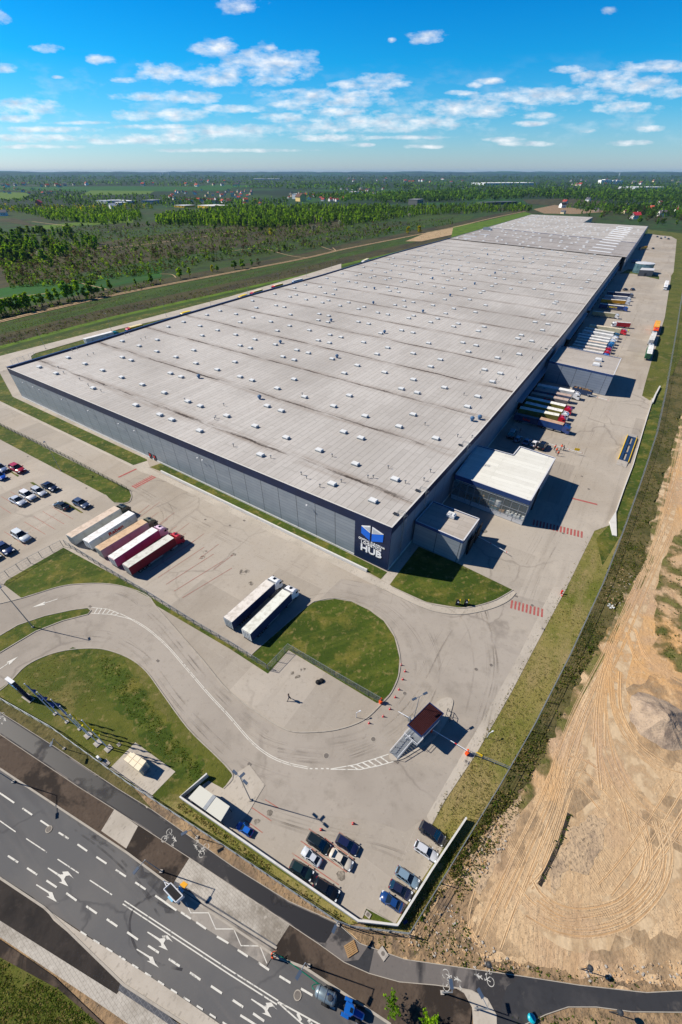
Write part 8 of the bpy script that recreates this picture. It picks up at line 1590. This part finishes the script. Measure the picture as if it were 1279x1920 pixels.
house((1240, 405), 1.5, (220, 216, 212), (96, 90, 96), 'pale house with a grey roof right of the red-roofed one'); house((8, 404), 1.5, (226, 228, 232), (110, 112, 120), 'white house at the left frame edge by the earth track'); house((212, 391), 1.6, (240, 240, 240), (206, 208, 212), 'white house with a pale steep roof before the grey sheds', None, .8); house((564, 377), 3.0, (226, 196, 130), (96, 70, 60), 'large cream house in the middle settlement'); house((75, 385), 1.8, (206, 96, 96), (206, 74, 84), 'house with a pink-red roof at the edge of the left wood')
def hallbox(name, label, cat, a, b, depth, ytop, wall, roof_):
    A, B = G(*a), G(*b); h = hgt(a, ytop); d = (B-A).normalized(); n = Vector((-d.y, d.x, 0))*depth
    if n.y < 0: n = -n
    t = thing(name, label, cat, (A.x, A.y, -.5)); q = [A, B, B+n, A+n]; mb = MB(); mb.prism([(p.x, p.y) for p in q], -.5, h, mat('w_%s_%d%d%d' % ((name,)+wall), rgb(*wall), rough=.8)); mb.build('wall', t)
    mb = MB(); mb.prism([(p.x, p.y) for p in (A-d*.5-n*.01, B+d*.5-n*.01, B+d*.5+n*1.01, A-d*.5+n*1.01)], h, h+.5, mat('r_%s_%d%d%d' % ((name,)+roof_), rgb(*roof_), rough=.8)); mb.build('roof', t)
    k = max(2, int((B-A).length/14)); mb = MB()
    for i in range(k): p = A.lerp(B, (i+.5)/k)-n.normalized()*.1; mb.box((p.x, p.y, h*.5), (4, .3, h*.35), M_GLASS, atan2(d.y, d.x))
    mb.build('window', t)
for nm, lb, a, b, dp, yt, w, r in (('farm_shed', 'long shed with yellow walls and a pale roof behind the birch wood', (371, 389), (396, 391), 60, 385, (222, 178, 60), (214, 212, 208)), ('farm_shed', 'smaller yellow-walled shed left of the long one', (327, 388), (346, 389), 40, 385, (216, 172, 50), (196, 198, 204)), ('workshop_hall', 'grey hall with a rounded pale roof behind the left wood', (201, 382), (240, 380), 60, 377, (196, 200, 206), (176, 182, 192)), ('workshop_hall', 'pale hall in the middle of the grey sheds', (222, 384.5), (238, 384), 40, 380.5, (210, 212, 216), (206, 208, 212)), ('workshop_hall', 'white hall with a bright roof right of the grey sheds', (240, 382), (256, 381), 40, 377, (214, 210, 204), (240, 240, 238)), ('workshop_hall', 'blue-grey hall rightmost of the sheds behind the left wood', (286, 382.5), (304, 381), 40, 376, (150, 158, 170), (140, 146, 158)), ('distribution_hall', 'very long white warehouse in the far distance on the right', (908, 347), (1006, 346.3), 200, 343.3, (206, 210, 216), (240, 242, 244)), ('distribution_hall', 'long pale hall near the horizon left of the middle', (472, 337), (522, 337), 200, 335.4, (190, 198, 210), (222, 228, 234)), ('factory_hall', 'white factory hall far off at the right, below the apartment blocks', (1190, 355), (1250, 354), 140, 351.5, (206, 210, 214), (224, 228, 232)), ('terrace_house', 'row of white gabled houses in the middle settlement', (557, 373), (570, 372), 22, 364, (232, 232, 232), (214, 216, 220)), ('garage_row', 'low dark row of garages behind the wood on the right', (905, 384), (970, 382), 30, 380, (70, 76, 90), (92, 96, 106)), ('white_block', 'white building in the settlement right of the middle', (663, 365), (680, 364), 30, 360, (232, 234, 236), (210, 214, 220)), ('office_block', 'grey building beside the road behind the right-hand wood', (782, 384), (793, 382.5), 30, 374.5, (130, 126, 122), (146, 146, 150))): hallbox(nm, lb, nm.split('_')[-1], a, b, dp, yt, w, r)
for i, (x0, x1, yt) in enumerate(((1126, 1132, 337.5), (1132.6, 1139, 336.5), (1140, 1146, 337), (1148, 1153, 338), (1154.5, 1160, 337.8), (1161, 1167, 338.2))): hallbox('apartment_block', ('white apartment block, leftmost in the group on the right horizon', 'tallest white apartment block in the group on the right horizon', 'white apartment block third from the left on the right horizon', 'white apartment block fourth from the left on the right horizon', 'white apartment block second from the right on the right horizon', 'white apartment block, rightmost in the group on the right horizon')[i], 'apartment block', (x0, 345), (x1, 345), 60, yt, (236, 236, 232), (200, 200, 200))
for x, y, yt, r, lb, cat in ((1161, 330, 318, 9, 'tall chimney on the right horizon', 'chimney'), (307, 330, 309, 16, 'tall pale power station chimney on the left horizon', 'chimney'), (302, 330, 313, 12, 'shorter power station chimney left of the tallest one', 'chimney'), (318, 330, 317, 12, 'shortest power station chimney right of the tallest one', 'chimney')):
    g = G(x, y); h = hgt((x, y), yt); mb = MB(); mb.lathe([(r*1.2, 0), (r*.8, h), (0, h)], mat('pale_chimney', rgb(190, 196, 202), rough=.9), 10, (g.x, g.y, -1)); tag(mb.build('chimney'), lb, cat)
# ---------------------------------------------------------------- air
mb = MB(); mb.prism([(-27500, -2500), (27500, -2500), (27500, 27500), (-27500, 27500)], -2.5, 122, M_KERB)
hz = mb.build('haze'); hz['kind'] = 'stuff'; hz.data.materials.clear(); m = bpy.data.materials.new('haze'); m.use_nodes = True; nt = m.node_tree; nt.nodes.remove(nt.nodes['Principled BSDF'])
vol = nt.nodes.new('ShaderNodeVolumePrincipled'); vol.inputs['Density'].default_value = 2.4e-5; vol.inputs['Color'].default_value = (.36, .66, 1.0, 1); vol.inputs['Anisotropy'].default_value = 0.
nt.links.new(vol.outputs[0], nt.nodes['Material Output'].inputs['Volume']); hz.data.materials.append(m); hz.visible_shadow = True
